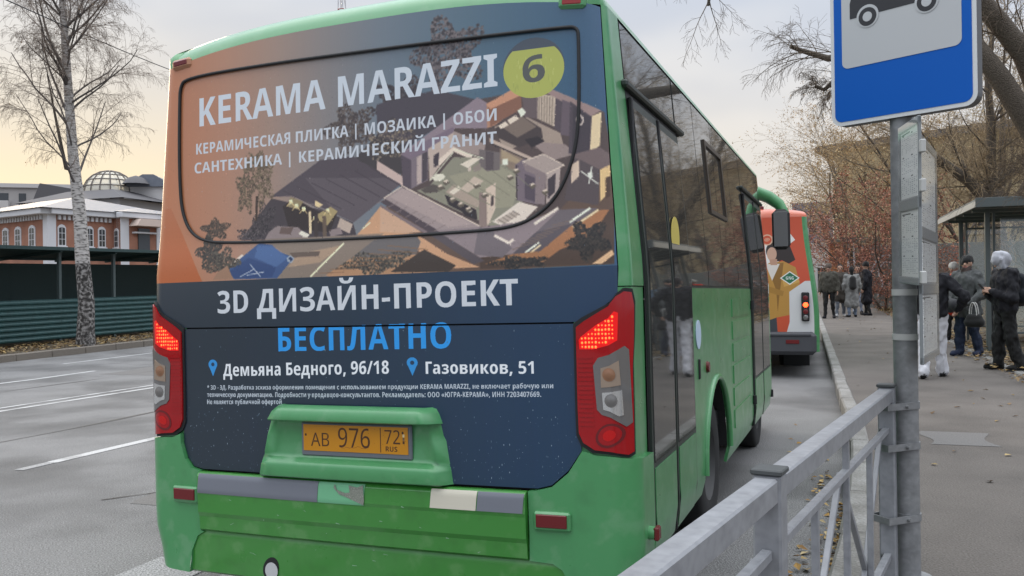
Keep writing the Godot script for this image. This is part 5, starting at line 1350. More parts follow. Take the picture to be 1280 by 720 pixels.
func bus_stop() -> void:
	railing(Vector3(-0.085, 0.15, -2.19), Vector3(0.343, 0.15, -4.19), "grey steel railing whose end post is strapped to the sign pole", true)
	railing(Vector3(-0.513, 0.15, -0.19), Vector3(-0.085, 0.15, -2.19), "grey steel railing section along the kerb, not touching the sign pole", false)
	var mb := MB.new()
	var px := 0.43; var pz := -4.262
	var pole := thing("sign_pole", "round galvanised pole carrying the blue bus stop sign", "pole", Vector3(px, 0.15, pz))
	mb = MB.new(); mb.tube(pts3([Vector3(0, 0, 0), Vector3(0, 3.0, 0)]), PackedFloat32Array([0.051, 0.051]), 28)
	put(pole, "tube", mb, M.galv)
	mb = MB.new(); mb.tube(pts3([Vector3(0, -0.001, 0), Vector3(0, 0.03, 0)]), PackedFloat32Array([0.1, 0.1]), 20)
	put(pole, "base_plate", mb, M.galv)
	for y in [1.44, 1.24]:
		mb = MB.new(); mb.tube(pts3([Vector3(0, y - 0.150, 0), Vector3(0, y - 0.122, 0)]), PackedFloat32Array([0.0545, 0.0545]), 28)
		put(pole, "tape_band", mb, M.band, "pale tape wound round the pole")
	for y in [0.80, 0.62, 0.3]:
		mb = MB.new()
		var c := Vector3(0, y, 0); var dv := Vector3(0.343 - px, 0, -4.19 - pz)
		var nn := dv.normalized(); var sd := Vector3(nn.z, 0, -nn.x)
		for s in [-1.0, 1.0]: mb.bar(c + sd * s * 0.055 - nn * 0.02, c + sd * s * 0.055 + dv + nn * 0.05, 0.006, 0.03)
		mb.tube(pts3([c + Vector3(0, -0.015, 0), c + Vector3(0, 0.015, 0)]), PackedFloat32Array([0.056, 0.056]), 24)
		mb.bar(c + dv + nn * 0.05 - sd * 0.06, c + dv + nn * 0.05 + sd * 0.06, 0.006, 0.03)
		mb.tube(pts3([c + dv * 0.5 + sd * 0.05, c + dv * 0.5 + sd * 0.075]), PackedFloat32Array([0.009, 0.009]), 6)
		put(pole, "clamp", mb, M.galv)
	# the blue sign with a bus
	var L := Vector3(0.137, 2.234, -4.359); var R := Vector3(0.696, 2.234, -4.031)
	var ex := (R - L).normalized(); var ez := ex.cross(Vector3.UP).normalized()
	var W := L.distance_to(R)
	var sign := thing("bus_stop_sign", "blue bus stop sign with a black bus on a white square", "sign")
	sign.transform = Transform3D(Basis(ex, Vector3.UP, ez), (L + R) * 0.5)
	var Hs := 0.98
	mb = MB.new(); mb.prism(rounded(W, Hs, 0.05, Vector2(0, Hs / 2)), -0.055, -0.003)
	put(sign, "plate", mb, M.sign_back)
	mb = MB.new(); mb.prism(rounded(W, Hs, 0.05, Vector2(0, Hs / 2)), -0.003, 0.0)
	put(sign, "border", mb, M.sign_white)
	mb = MB.new(); mb.prism(rounded(W - 0.036, Hs - 0.036, 0.035, Vector2(0, Hs / 2)), 0.0, 0.002)
	put(sign, "field", mb, M.sign_blue)
	var Ws := W - 0.115
	mb = MB.new(); mb.prism(rounded(Ws, Ws, 0.03, Vector2(0, 0.262 + Ws / 2)), 0.002, 0.004)
	put(sign, "square", mb, M.sign_grey)
	# bus pictogram: body, cut-out windows, two wheels
	var y0 := 0.262 + 0.225
	mb = MB.new()
	mb.prism(poly2([-0.225, y0, -0.225, y0 + 0.07, -0.19, y0 + 0.19, -0.17, y0 + 0.20, 0.205, y0 + 0.20, 0.22, y0 + 0.19, 0.225, y0]), 0.004, 0.0055)
	var pic := put(sign, "bus_symbol", mb, M.sign_black)
	mb = MB.new()
	for k in 4: mb.prism(poly2([-0.10 + k * 0.075, y0 + 0.10, -0.04 + k * 0.075, y0 + 0.10, -0.04 + k * 0.075, y0 + 0.17, -0.10 + k * 0.075, y0 + 0.17]), 0.0055, 0.0065)
	mb.prism(poly2([-0.195, y0 + 0.09, -0.125, y0 + 0.09, -0.125, y0 + 0.17, -0.175, y0 + 0.17]), 0.0055, 0.0065)
	put(pic, "window_symbol", mb, M.sign_grey)
	for x in [-0.14, 0.125]:
		mb = MB.new()
		mb.prism(circle(x, y0 - 0.005, 0.052), 0.0055, 0.0065)
		var rim := put(pic, "wheel_gap", mb, M.sign_grey)
		mb = MB.new(); mb.prism(circle(x, y0 - 0.008, 0.042), 0.0065, 0.0075)
		put(pic, "wheel_symbol", mb, M.sign_black)
		mb = MB.new(); mb.prism(circle(x, y0 - 0.008, 0.022), 0.0075, 0.0085)
		put(pic, "hub_symbol", mb, M.sign_grey)
	# timetable folders hinged on the pole: board, sheet of paper, clear cover, grey bands
	var near := Vector3(0.436, 0, -3.845)
	var fl := Vector3(0.40, 0, -4.20)
	var fr := Vector3(0.585, 0, -4.44)
	for q in [["timetable_board", near, fl, 1.50, 2.17, [1.83], "clear plastic timetable folder facing the road", 0.045], ["timetable_board", near + Vector3(0.012, 0, 0.0), fr, 1.165, 2.10, [1.70, 1.47], "tall timetable board facing the pavement below the sign", 0.0]]:
		var a: Vector3 = q[1]; var c: Vector3 = q[2]
		var x := (c - a); var wd := x.length(); x = x / wd
		var nz := x.cross(Vector3.UP).normalized()
		# the side seen from the pavement behind the bus
		if nz.dot(-(a + c) * 0.5) < 0.0:
			a = q[2]; c = q[1]; x = -x; nz = -nz
		var t := thing(q[0], q[6], "timetable", a)
		var B := Basis(x, Vector3.UP, nz)
		if q[7] > 0.0: B = B * Basis(Vector3.BACK, q[7] * -0.8)
		t.transform = Transform3D(B, a)
		var h0: float = q[3]; var h1: float = q[4]
		mb = MB.new(); mb.box(Vector3(wd / 2, (h0 + h1) / 2, -0.004), Vector3(wd, h1 - h0, 0.006), Basis(), 0.001)
		put(t, "back_board", mb, M.board)
		var pr := timetable_print(int(q[7] * 100.0) + 3)
		var pm := mat(Color.WHITE, 0.7); pm.albedo_texture = pr.tex()
		var cuts: Array = [h0] ; var bands: Array = q[5].duplicate(); bands.reverse()
		for bnd in bands: cuts.append(bnd)
		cuts.append(h1)
		for k in cuts.size() - 1:
			var lo: float = cuts[k] + 0.028; var hi: float = cuts[k + 1] - 0.028
			mb = MB.new(); mb.quad(Vector3(0.02, lo, 0.001), Vector3(wd - 0.02, lo, 0.001), Vector3(wd - 0.02, hi, 0.001), Vector3(0.02, hi, 0.001), [Vector2(0, 1), Vector2(1, 1), Vector2(1, 0), Vector2(0, 0)])
			put(t, "timetable_sheet", mb, pm)
		for y in cuts:
			mb = MB.new(); mb.box(Vector3(wd / 2, y + (0.012 if y == h0 else (-0.012 if y == h1 else 0.0)), 0.001), Vector3(wd + 0.004, 0.03 if y == h0 or y == h1 else 0.045, 0.014), Basis(), 0.002)
			put(t, "frame_bar", mb, M.frame_grey)
		for xx in [0.004, wd - 0.004]:
			mb = MB.new(); mb.box(Vector3(xx, (h0 + h1) / 2, 0.0), Vector3(0.012, h1 - h0, 0.012), Basis(), 0.002)
			put(t, "frame_bar", mb, M.frame_grey)
		mb = MB.new(); mb.quad(Vector3(0, h0, 0.009), Vector3(wd, h0, 0.009), Vector3(wd, h1, 0.009), Vector3(0, h1, 0.009))
		put(t, "clear_cover", mb, M.acrylic)
		for y in [h0 + 0.03, (h0 + h1) / 2 + 0.06, h1 - 0.12]:
			mb = MB.new(); mb.box(Vector3(wd + 0.01, y, -0.006), Vector3(0.05, 0.05, 0.02), Basis(), 0.003)
			put(t, "pole_clip", mb, M.band)
func timetable_print(sd: int) -> Print:
	var w := Print.new(256, 512, 0.0, 1.0, 0.0, 2.0, Color("ecece8"))
	var r := RandomNumberGenerator.new(); r.seed = sd
	w.poly([0.05, 1.9, 0.55, 1.9, 0.55, 1.94, 0.05, 1.94], Color("3a3c40"))
	for blk in [[1.35, 1.8], [0.75, 1.15], [0.1, 0.55]]:
		for k in 9:
			var y: float = lerpf(blk[0], blk[1], k / 8.0)
			for j in 8:
				if r.randf() < 0.75: w.poly([0.06 + j * 0.115, y, 0.06 + j * 0.115 + r.randf_range(0.03, 0.09), y, 0.06 + j * 0.115 + 0.06, y + 0.018, 0.06 + j * 0.115, y + 0.018], Color("8a8d92"))
		w.poly([0.1, blk[1] + 0.06, 0.2, blk[1] + 0.06, 0.2, blk[1] + 0.1, 0.1, blk[1] + 0.1], Color("2c2e33"))
		w.poly([0.6, blk[1] + 0.06, 0.7, blk[1] + 0.06, 0.7, blk[1] + 0.1, 0.6, blk[1] + 0.1], Color("2c2e33"))
	return w
func rounded(w: float, h: float, r: float, ctr: Vector2) -> PackedVector2Array:
	var p := PackedVector2Array()
	for k in 4:
		var c := ctr + Vector2([1, -1, -1, 1][k] * (w / 2 - r), [1, 1, -1, -1][k] * (h / 2 - r))
		for j in 7:
			var a := PI / 2 * (k + j / 6.0)
			p.append(c + Vector2(cos(a), sin(a)) * r)
	return p
func circle(x: float, y: float, r: float) -> PackedVector2Array:
	var p := PackedVector2Array()
	for k in 28: p.append(Vector2(x + r * cos(TAU * k / 28), y + r * sin(TAU * k / 28)))
	return p

# ---------- bus shelter ----------
func shelter() -> void:
	var t := thing("bus_shelter", "dark metal and glass bus shelter with a flat roof behind the waiting people", "bus shelter", Vector3(2.96, 0.22, -17.4))
	var mb: MB
	var Lz := -4.6; var Wx := 2.4; var H := 2.66
	for q in [[0.3, -0.75], [0.3, -3.6], [1.95, -0.75], [1.95, -3.6]]:
		mb = MB.new(); mb.box(Vector3(q[0], H / 2 + rise(-17.4 + q[1]) - rise(-17.4), q[1]), Vector3(0.085, H, 0.085), Basis(), 0.01)
		put(t, "post", mb, M.shelter)
		mb = MB.new(); mb.box(Vector3(q[0] + 0.11, H / 2, q[1] - 0.02), Vector3(0.045, H, 0.045), Basis(), 0.005)
		put(t, "post", mb, M.shelter)
	mb = MB.new(); mb.box(Vector3(Wx / 2, H + 0.09, Lz / 2), Vector3(Wx, 0.13, -Lz), Basis(), 0.02)
	var rf := put(t, "roof", mb, M.shelter)
	mb = MB.new(); mb.bar(Vector3(-0.012, H + 0.05, 0.0), Vector3(-0.012, H + 0.05, Lz), 0.02, 0.11, 0.004)
	put(rf, "fascia", mb, M.shelter_edge)
	mb = MB.new(); mb.bar(Vector3(-0.02, H + 0.075, 0.012), Vector3(Wx, H + 0.075, 0.012), 0.02, 0.17, 0.004)
	put(rf, "fascia", mb, M.shelter)
	for z in [-0.75, -1.7, -2.65, -3.6]:
		mb = MB.new(); mb.bar(Vector3(0.05, H - 0.02, z), Vector3(Wx - 0.05, H - 0.02, z), 0.06, 0.06, 0.005)
		put(rf, "rafter", mb, M.shelter)
	# glazing: two end screens and the back
	for q in [[Vector3(0.52, 0, -0.77), Vector3(1.2, 0, -0.77)], [Vector3(1.22, 0, -0.77), Vector3(1.9, 0, -0.77)], [Vector3(0.4, 0, -3.6), Vector3(1.2, 0, -3.6)], [Vector3(1.22, 0, -3.6), Vector3(1.9, 0, -3.6)], [Vector3(1.95, 0, -0.85), Vector3(1.95, 0, -2.15)], [Vector3(1.95, 0, -2.2), Vector3(1.95, 0, -3.5)]]:
		mb = MB.new(); mb.bar(q[0] + Vector3(0, 1.42, 0), q[1] + Vector3(0, 1.42, 0), 0.008, 2.1)
		put(t, "glass_pane", mb, M.glass)
		for y in [0.36, 0.95, 2.48]:
			mb = MB.new(); mb.bar(q[0] + Vector3(0, y, 0), q[1] + Vector3(0, y, 0), 0.035, 0.035, 0.003)
			put(t, "glazing_bar", mb, M.shelter)
	mb = MB.new()
	for k in 3: mb.bar(Vector3(1.4 + k * 0.14, 0.48, -0.95), Vector3(1.4 + k * 0.14, 0.48, -3.4), 0.11, 0.03, 0.005)
	for z in [-1.2, -3.1]: mb.box(Vector3(1.54, 0.23, z), Vector3(0.3, 0.46, 0.05), Basis(), 0.004)
	put(t, "bench", mb, M.wood)

# ---------- covered fence across the road ----------
func fence() -> void:
	var t := thing("covered_fence", "dark green corrugated fence under a narrow canopy beyond the road", "fence", Vector3(-19.4, 0.15, 0))
	var mb: MB
	var z := -8.74
	while z > -36.0:
		var z1 := z - 1.98
		var y := rise(z); var y1 := rise(z1)
		# ribbed barrier panel: each rib stands out of the sheet
		mb = MB.new()
		var rows := []
		for k in 33:
			var f := k / 32.0
			var o := 0.0
			match k % 4:
				1, 2: o = 0.03
			rows.append(pts3([Vector3(o, 0.08 + y + 1.1 * f, z - 0.004), Vector3(o, 0.08 + y1 + 1.1 * f, z1 + 0.004)]))
		for k in rows.size() - 1: mb.quad(rows[k][0], rows[k + 1][0], rows[k + 1][1], rows[k][1])
		put(t, "ribbed_panel", mb, M.fence_green)
		mb = MB.new(); mb.box(Vector3(-0.05, 1.3 + y, z), Vector3(0.09, 2.6, 0.09), Basis(), 0.006)
		put(t, "post", mb, M.fence_post)
		mb = MB.new(); mb.quad(Vector3(-1.8, y - 0.1, z), Vector3(-1.8, 2.2 + y, z), Vector3(-1.8, 2.2 + y1, z1 + 0.01), Vector3(-1.8, y1 - 0.1, z1 + 0.01))
		mb.quad(Vector3(-1.83, 2.2 + y, z), Vector3(-1.83, y - 0.1, z), Vector3(-1.83, y1 - 0.1, z1 + 0.01), Vector3(-1.83, 2.2 + y1, z1 + 0.01))
		put(t, "back_panel", mb, M.fence_dark)
		mb = MB.new(); mb.bar(Vector3(0.25, 2.49 + y, z + 0.2), Vector3(-2.05, 2.30 + y, z + 0.2), 0.06, 0.08)
		put(t, "rafter", mb, M.fence_dark)
		mb = MB.new(); mb.bar(Vector3(-0.9, 2.46 + y, z), Vector3(-0.9, 2.46 + y1, z1 + 0.006), 2.42, 0.04, 0.0, Vector3(-0.085, 1, 0))
		put(t, "canopy_sheet", mb, M.fence_dark)
		mb = MB.new(); mb.bar(Vector3(0.31, 2.55 + y, z), Vector3(0.31, 2.55 + y1, z1 + 0.006), 0.03, 0.09)
		put(t, "canopy_edge", mb, M.fence_dark)
		mb = MB.new(); mb.bar(Vector3(-1.8, 2.33 + y, z), Vector3(-1.8, 2.33 + y1, z1), 0.07, 0.06)
		put(t, "eaves_beam", mb, M.fence_dark)
		z = z1

# ---------- houses beyond the fence ----------
func arched_window(b: Node3D, xf: Transform3D, w: float, h: float) -> void:
	var o := poly2([-w / 2, 0, w / 2, 0, w / 2, h * 0.86, w * 0.3, h * 0.96, 0, h, -w * 0.3, h * 0.96, -w / 2, h * 0.86])
	var mb := MB.new()
	var big := PackedVector2Array()
	for q in o: big.append(Vector2(q.x * 1.22, (q.y - h * 0.5) * 1.12 + h * 0.5))
	mb.prism(big, 0.0, 0.08, xf)
	var fr := put(b, "window", mb, M.whitewash)
	for s in [-1.0, 1.0]:
		for k in 3:
			var y0: float = h * [0.03, 0.34, 0.64][k]; var y1: float = h * [0.31, 0.61, 0.92][k]
			mb = MB.new(); mb.prism(poly2([s * w * 0.05, y0, s * w * 0.44, y0, s * w * 0.44, y1 * (0.95 if k == 2 else 1.0), s * w * 0.05, y1]), 0.082, 0.095, xf)
			put(fr, "pane", mb, M.pane)
	mb = MB.new(); mb.box(xf * Vector3(0, -0.08, 0.1), Vector3(w * 1.4, 0.1, 0.25), xf.basis, 0.01)
	put(fr, "sill", mb, M.whitewash)
func brick_house() -> void:
	var b := thing("brick_house", "red brick house with white arched windows and a pale tin roof", "house", Vector3(-57.84, 0, -54.36), deg_to_rad(75.624))
	var mb := MB.new()
	mb.box(Vector3(5.0, 4.1, -9.0), Vector3(10.0, 8.2, 18.0))
	put(b, "wall", mb, M.brick)
	mb = MB.new(); mb.box(Vector3(9.5, 4.1, -4.0), Vector3(7.6, 8.2, 10.0))
	put(b, "porch_wall", mb, M.brick)
	for q in [[Vector3(0.3, 4.15, -0.3), Vector3(0.72, 8.3, 0.72)], [Vector3(6.1, 4.15, 0.72), Vector3(0.8, 8.3, 0.66)], [Vector3(9.6, 4.15, 0.75), Vector3(0.9, 8.3, 0.7)]]:
		mb = MB.new(); mb.box(q[0], q[1], Basis(), 0.02); put(b, "pilaster", mb, M.whitewash)
	# cornice with a row of teeth
	for q in [[Vector3(-0.3, 8.45, -9.2), Vector3(0.9, 0.5, 18.9)], [Vector3(2.85, 8.46, 0.1), Vector3(5.6, 0.49, 0.9)], [Vector3(9.6, 8.47, 1.15), Vector3(8.2, 0.48, 0.9)]]:
		mb = MB.new(); mb.box(q[0], q[1], Basis(), 0.05); put(b, "cornice", mb, M.whitewash)
	for k in 40:
		mb = MB.new(); mb.box(Vector3(-0.1, 8.0, -0.8 - k * 0.42), Vector3(0.2, 0.36, 0.22)); put(b, "cornice_tooth", mb, M.whitewash)
	for k in 12:
		mb = MB.new(); mb.box(Vector3(0.9 + k * 0.4, 8.0, 0.1), Vector3(0.22, 0.36, 0.2)); put(b, "cornice_tooth", mb, M.whitewash)
	for z in [2.31, 4.5, 6.5, 8.6, 10.8]: arched_window(b, Transform3D(Basis(Vector3.UP, -PI / 2), Vector3(0, 5.7, -z)), 0.8, 1.65)
	for x in [1.12, 3.5, 4.6]: arched_window(b, Transform3D(Basis(), Vector3(x, 5.7, 0)), 0.56, 1.65)
	arched_window(b, Transform3D(Basis(Vector3.UP, -PI / 2), Vector3(5.7, 5.7, 0.5)), 0.5, 1.55)
	# entrance with a canopy
	mb = MB.new(); mb.prism(poly2([6.5, 7.55, 9.3, 7.55, 8.9, 8.15, 6.9, 8.15]), 1.0, 2.2); put(b, "porch_canopy", mb, M.canopy)
	mb = MB.new(); mb.box(Vector3(7.9, 6.2, 1.05), Vector3(1.1, 2.4, 0.12)); put(b, "door", mb, M.pane)
	mb = MB.new(); mb.box(Vector3(7.9, 7.0, 1.2), Vector3(2.2, 0.14, 0.6)); put(b, "door_hood", mb, M.whitewash)
	# hipped roof
	mb = MB.new()
	var e := [Vector3(-0.9, 8.7, 0.7), Vector3(14, 8.7, 0.7), Vector3(14, 8.7, -18.5), Vector3(-0.9, 8.7, -18.5)]
	var r0 := Vector3(6.0, 10.5, -6.0); var r1 := Vector3(6.0, 10.5, -13.0)
	mb.tri(e[0], e[1], r0); mb.quad(e[1], e[2], r1, r0); mb.tri(e[2], e[3], r1); mb.quad(e[3], e[0], r0, r1)
	put(b, "roof", mb, M.tin_roof)
	mb = MB.new(); mb.tri(Vector3(5.5, 8.72, 1.7), Vector3(13.8, 8.72, 1.7), Vector3(9.6, 9.5, -2.0)); mb.tri(Vector3(5.5, 8.72, 1.7), Vector3(9.6, 9.5, -2.0), Vector3(6.0, 9.2, -4.0))
	put(b, "porch_roof", mb, M.tin_roof)
	# ground-floor fence roof strip in front
	# dome on its drum
	var d := thing("glass_dome", "glazed dome with dark ribs rising behind the brick house", "dome", Vector3(-75.78, 0, -79.94))
	mb = MB.new(); mb.box(Vector3(0, 6.0, 0), Vector3(13, 12.0, 11)); put(d, "wall", mb, M.grey_wall)
	mb = MB.new()
	for q in [[0, 1], [1, 2], [2, 3], [3, 0]]:
		var cs := [Vector3(-7.5, 12.0, 6.2), Vector3(7.5, 12.0, 6.2), Vector3(7.5, 12.0, -6.2), Vector3(-7.5, 12.0, -6.2)]
		var ts := [Vector3(-3.2, 13.4, 3), Vector3(3.2, 13.4, 3), Vector3(3.2, 13.4, -3), Vector3(-3.2, 13.4, -3)]
		mb.quad(cs[q[0]], cs[q[1]], ts[q[1]], ts[q[0]])
	put(d, "drum_roof", mb, M.dark_roof)
	var R := 2.85
	for i in 5:
		var e0 := PI / 2 * i / 5.3; var e1 := PI / 2 * (i + 1) / 5.3
		for k in 16:
			var a0 := TAU * k / 16; var a1 := TAU * (k + 1) / 16
			var P := func(a: float, el: float, r: float) -> Vector3: return Vector3(cos(a) * cos(el) * r, 13.3 + sin(el) * r * 0.93, sin(a) * cos(el) * r)
			mb = MB.new(); mb.out_quad(P.call(a0, e0, R), P.call(a1, e0, R), P.call(a1, e1, R), P.call(a0, e1, R), Vector3(0, 13.3, 0))
			put(d, "pane", mb, M.dome_glass)
			mb = MB.new()
			mb.tube(pts3([P.call(a0, e0, R + 0.03), P.call(a0, e1, R + 0.03)]), PackedFloat32Array([0.075, 0.075]), 4, false)
			mb.tube(pts3([P.call(a0, e0, R + 0.03), P.call(a1, e0, R + 0.03)]), PackedFloat32Array([0.06, 0.06]), 4, false)
			put(d, "rib", mb, M.dome_frame)
	# apartment block far left
	var ap := thing("apartment_block", "grey apartment block with a dark attic on the left skyline", "building", Vector3(-93, 0, -88), deg_to_rad(35.0))
	mb = MB.new(); mb.box(Vector3(0, 7.6, 0), Vector3(16, 15.2, 10)); put(ap, "wall", mb, M.grey_wall)
	mb = MB.new(); mb.box(Vector3(0, 15.4, 0), Vector3(16.6, 0.5, 10.6)); put(ap, "parapet", mb, M.pale_wall)
	for k in 7:
		mb = MB.new(); mb.box(Vector3(-6.6 + k * 2.2, 13.7, 5.02), Vector3(1.3 if k % 2 else 0.8, 1.5, 0.08)); put(ap, "window", mb, M.pane)
		if k % 2:
			mb = MB.new(); mb.box(Vector3(-6.6 + k * 2.2, 13.0, 5.5), Vector3(1.7, 0.9, 1.0)); put(ap, "balcony", mb, M.pale_wall)
	var dk := thing("attic_building", "low building with a dark sloping roof beside the birch", "building", Vector3(-84, 0, -84), deg_to_rad(30.0))
	mb = MB.new(); mb.box(Vector3(0, 6.4, 0), Vector3(7.5, 12.8, 8)); put(dk, "wall", mb, M.pale_wall)
	mb = MB.new(); mb.prism(poly2([-4.2, 12.8, 4.2, 12.8, 4.0, 13.6, -3.4, 14.9]), -4.2, 4.2); put(dk, "roof", mb, M.dark_roof)
	var wh := thing("white_building", "pale building with small tower roofs right of the dome", "building", Vector3(-72.5, 0, -84.0), deg_to_rad(25.0))
	mb = MB.new(); mb.box(Vector3(0, 7.0, 0), Vector3(5.5, 14.0, 7)); put(wh, "wall", mb, M.pale_wall)
	mb = MB.new(); mb.prism(poly2([-3.0, 14.0, 3.0, 14.0, 0.6, 15.4, -0.6, 15.4]), -3.8, 3.8); put(wh, "roof", mb, M.tin_roof)
	mb = MB.new(); mb.box(Vector3(2.6, 8.3, 0.5), Vector3(1.8, 16.6, 3)); put(wh, "tower", mb, M.pale_wall)
	mb = MB.new(); mb.lathe(PackedVector2Array([Vector2(1.5, 14.2), Vector2(0.9, 14.9), Vector2(0.02, 15.2)]), 10, Transform3D(Basis(), Vector3(-1.2, 0, 4.2))); put(wh, "turret_roof", mb, M.dark_roof)
	for k in 3:
		mb = MB.new(); mb.box(Vector3(-1.6 + k * 1.5, 11.8, 3.52), Vector3(0.8, 1.3, 0.08)); put(wh, "window", mb, M.pane)
	# radio mast
	var ms := thing("radio_mast", "red and white lattice mast showing above the bus roof", "mast", Vector3(-60.1, 0, -106.2))
	for lv in 14:
		mb = MB.new()
		var y0 := lv * 3.4; var y1 := y0 + 3.4
		var w0 := 1.6 - 0.07 * lv; var w1 := 1.6 - 0.07 * (lv + 1)
		for k in 4:
			var s0 := Vector3([-1, 1, 1, -1][k] * w0, y0, [-1, -1, 1, 1][k] * w0) * Vector3(0.5, 1, 0.5)
			var s1 := Vector3([-1, 1, 1, -1][k] * w1, y1, [-1, -1, 1, 1][k] * w1) * Vector3(0.5, 1, 0.5)
			var s2 := Vector3([-1, 1, 1, -1][(k + 1) % 4] * w1, y1, [-1, -1, 1, 1][(k + 1) % 4] * w1) * Vector3(0.5, 1, 0.5)
			mb.tube(pts3([s0, s1]), PackedFloat32Array([0.07, 0.07]), 4, false); mb.tube(pts3([s0, s2]), PackedFloat32Array([0.05, 0.05]), 4, false); mb.tube(pts3([s1, s2]), PackedFloat32Array([0.05, 0.05]), 4, false)
		put(ms, "lattice_section", mb, M.mast_red if lv % 2 else M.whitewash)
	# overhead wire
	var wp := PackedVector3Array(); var wr := PackedFloat32Array()
	for k in 25:
		var f := k / 24.0
		var p := Vector3(-9.0, 6.0, 1.6).lerp(Vector3(-33.0, 14.5, -52.6), f)
		p.y -= 2.4 * sin(PI * f)* 0.35
		wp.append(p); wr.append(0.014)
	mb = MB.new(); mb.tube(wp, wr, 5)
	tag(put(self, "overhead_wire", mb, M.wire), "thin dark overhead wire crossing the sky beside the birch", "wire")

# ---------- right-hand background ----------
func right_background() -> void:
	var b := thing("beige_house", "weathered beige house end wall behind the bare trees", "house", Vector3(2.33, 0.8, -66.2), deg_to_rad(-16.0))
	var mb := MB.new(); mb.box(Vector3(13, 5.3, -8), Vector3(26, 10.6, 16)); put(b, "wall", mb, M.beige)
	mb = MB.new(); mb.prism(poly2([-1.3, 10.3, -1.3, 10.75, 27, 11.9, 27, 11.3]), -17.0, 0.6); put(b, "roof", mb, M.dark_roof)
	mb = MB.new(); mb.prism(poly2([-1.25, 10.28, -0.02, 10.28, -0.02, 10.7, -1.25, 10.6]), -16.5, 0.4); put(b, "eaves_board", mb, M.wood)
	mb = MB.new(); mb.tube(pts3([Vector3(-0.9, 10.2, 0.1), Vector3(-0.2, 9.4, 0.2), Vector3(-0.1, 9.0, 0.15), Vector3(-0.1, 0.5, 0.15)]), PackedFloat32Array([0.09, 0.09, 0.09, 0.09]), 8); put(b, "downpipe", mb, M.rust)
	for x in [9.5, 14.5]:
		mb = MB.new(); mb.box(Vector3(x, 5.3, 0.0), Vector3(1.3, 1.7, 0.2)); var f := put(b, "window", mb, M.beige)
		for sd in [-0.3, 0.3]:
			mb = MB.new(); mb.box(Vector3(x + sd, 5.3, 0.08), Vector3(0.5, 1.5, 0.08)); put(f, "pane", mb, M.pane)
	var m := thing("far_building", "mauve grey building closing the street beyond the parked buses", "building", Vector3(1.6, 1.5, -104))
	mb = MB.new(); mb.box(Vector3(-0.6, 4.6, 0), Vector3(4.2, 9.2, 8)); put(m, "wall", mb, M.mauve)
	for k in 3:
		mb = MB.new(); mb.box(Vector3(-1.9 + k * 1.3, 6.5, 4.02), Vector3(0.7, 1.3, 0.1)); put(m, "window", mb, M.pane)
	# shops farther along
	var k2 := thing("street_kiosk", "orange kiosk with white posts beyond the standing group", "kiosk", Vector3(1.5, 0.78, -51.2))
	mb = MB.new(); mb.box(Vector3(0.35, 1.6, -1.5), Vector3(0.9, 3.2, 3.0)); put(k2, "wall", mb, M.orange_wall)
	mb = MB.new(); mb.box(Vector3(1.6, 1.5, -1.6), Vector3(1.5, 3.0, 3.0)); put(k2, "shop_window", mb, M.pane)
	for x in [0.85, 1.15, 1.6, 2.05, 2.4]:
		mb = MB.new(); mb.box(Vector3(x, 1.55, 0.0), Vector3(0.11, 3.1, 0.11)); put(k2, "post", mb, M.whitewash)
	mb = MB.new(); mb.box(Vector3(1.2, 3.25, -1.2), Vector3(2.9, 0.2, 3.6)); put(k2, "roof", mb, M.shelter)
	var wl := thing("white_shop", "low white shop front at the far end of the pavement", "shop", Vector3(0.9, 0.95, -72))
	mb = MB.new(); mb.box(Vector3(0.2, 2.0, -2), Vector3(2.4, 4.0, 4)); put(wl, "wall", mb, M.whitewash)
	for q in [[-0.5, 1.2], [0.5, 1.2]]:
		mb = MB.new(); mb.box(Vector3(q[0], q[1], 0.02), Vector3(0.7, 1.6, 0.1)); put(wl, "window", mb, M.pane)
	# graffiti wall
	var g := thing("graffiti_wall", "low concrete wall with white and grey graffiti loops", "wall", Vector3(2.6, 0.56, -38.9), deg_to_rad(-8.0))
	mb = MB.new(); mb.box(Vector3(3.0, 1.3, 0), Vector3(6.0, 2.6, 0.25), Basis(), 0.01); put(g, "wall_slab", mb, M.graf_wall)
	var lines := [[0.1, 1.3, 0.25, 1.9, 0.7, 2.2, 1.0, 1.9, 0.8, 1.5, 0.5, 1.3, 0.9, 1.0, 1.3, 1.3, 1.5, 1.8, 1.3, 2.2, 1.0, 2.3], [1.1, 0.7, 1.5, 1.1, 1.9, 1.7, 2.3, 1.9, 2.5, 1.5, 2.2, 1.2, 1.8, 1.3], [0.3, 0.5, 0.5, 1.0, 0.35, 1.5, 0.6, 1.9, 0.9, 1.7]]
	for i in lines.size():
		for off in [0.0, 0.07]:
			var p := PackedVector3Array(); var r := PackedFloat32Array()
			var lp := smooth_loop(lines[i], 5)
			for k in range(0, lp.size() - 10, 2): p.append(Vector3(lp[k] + off, lp[k + 1] + off * 0.5, 0.127)); r.append(0.035 if off == 0.0 else 0.022)
			mb = MB.new()
			for k in p.size() - 1: mb.bar(p[k], p[k + 1], r[k] * 2, 0.004, 0.0, Vector3.BACK)
			put(g, "graffiti", mb, M.whitewash if off == 0.0 else M.sign_black)

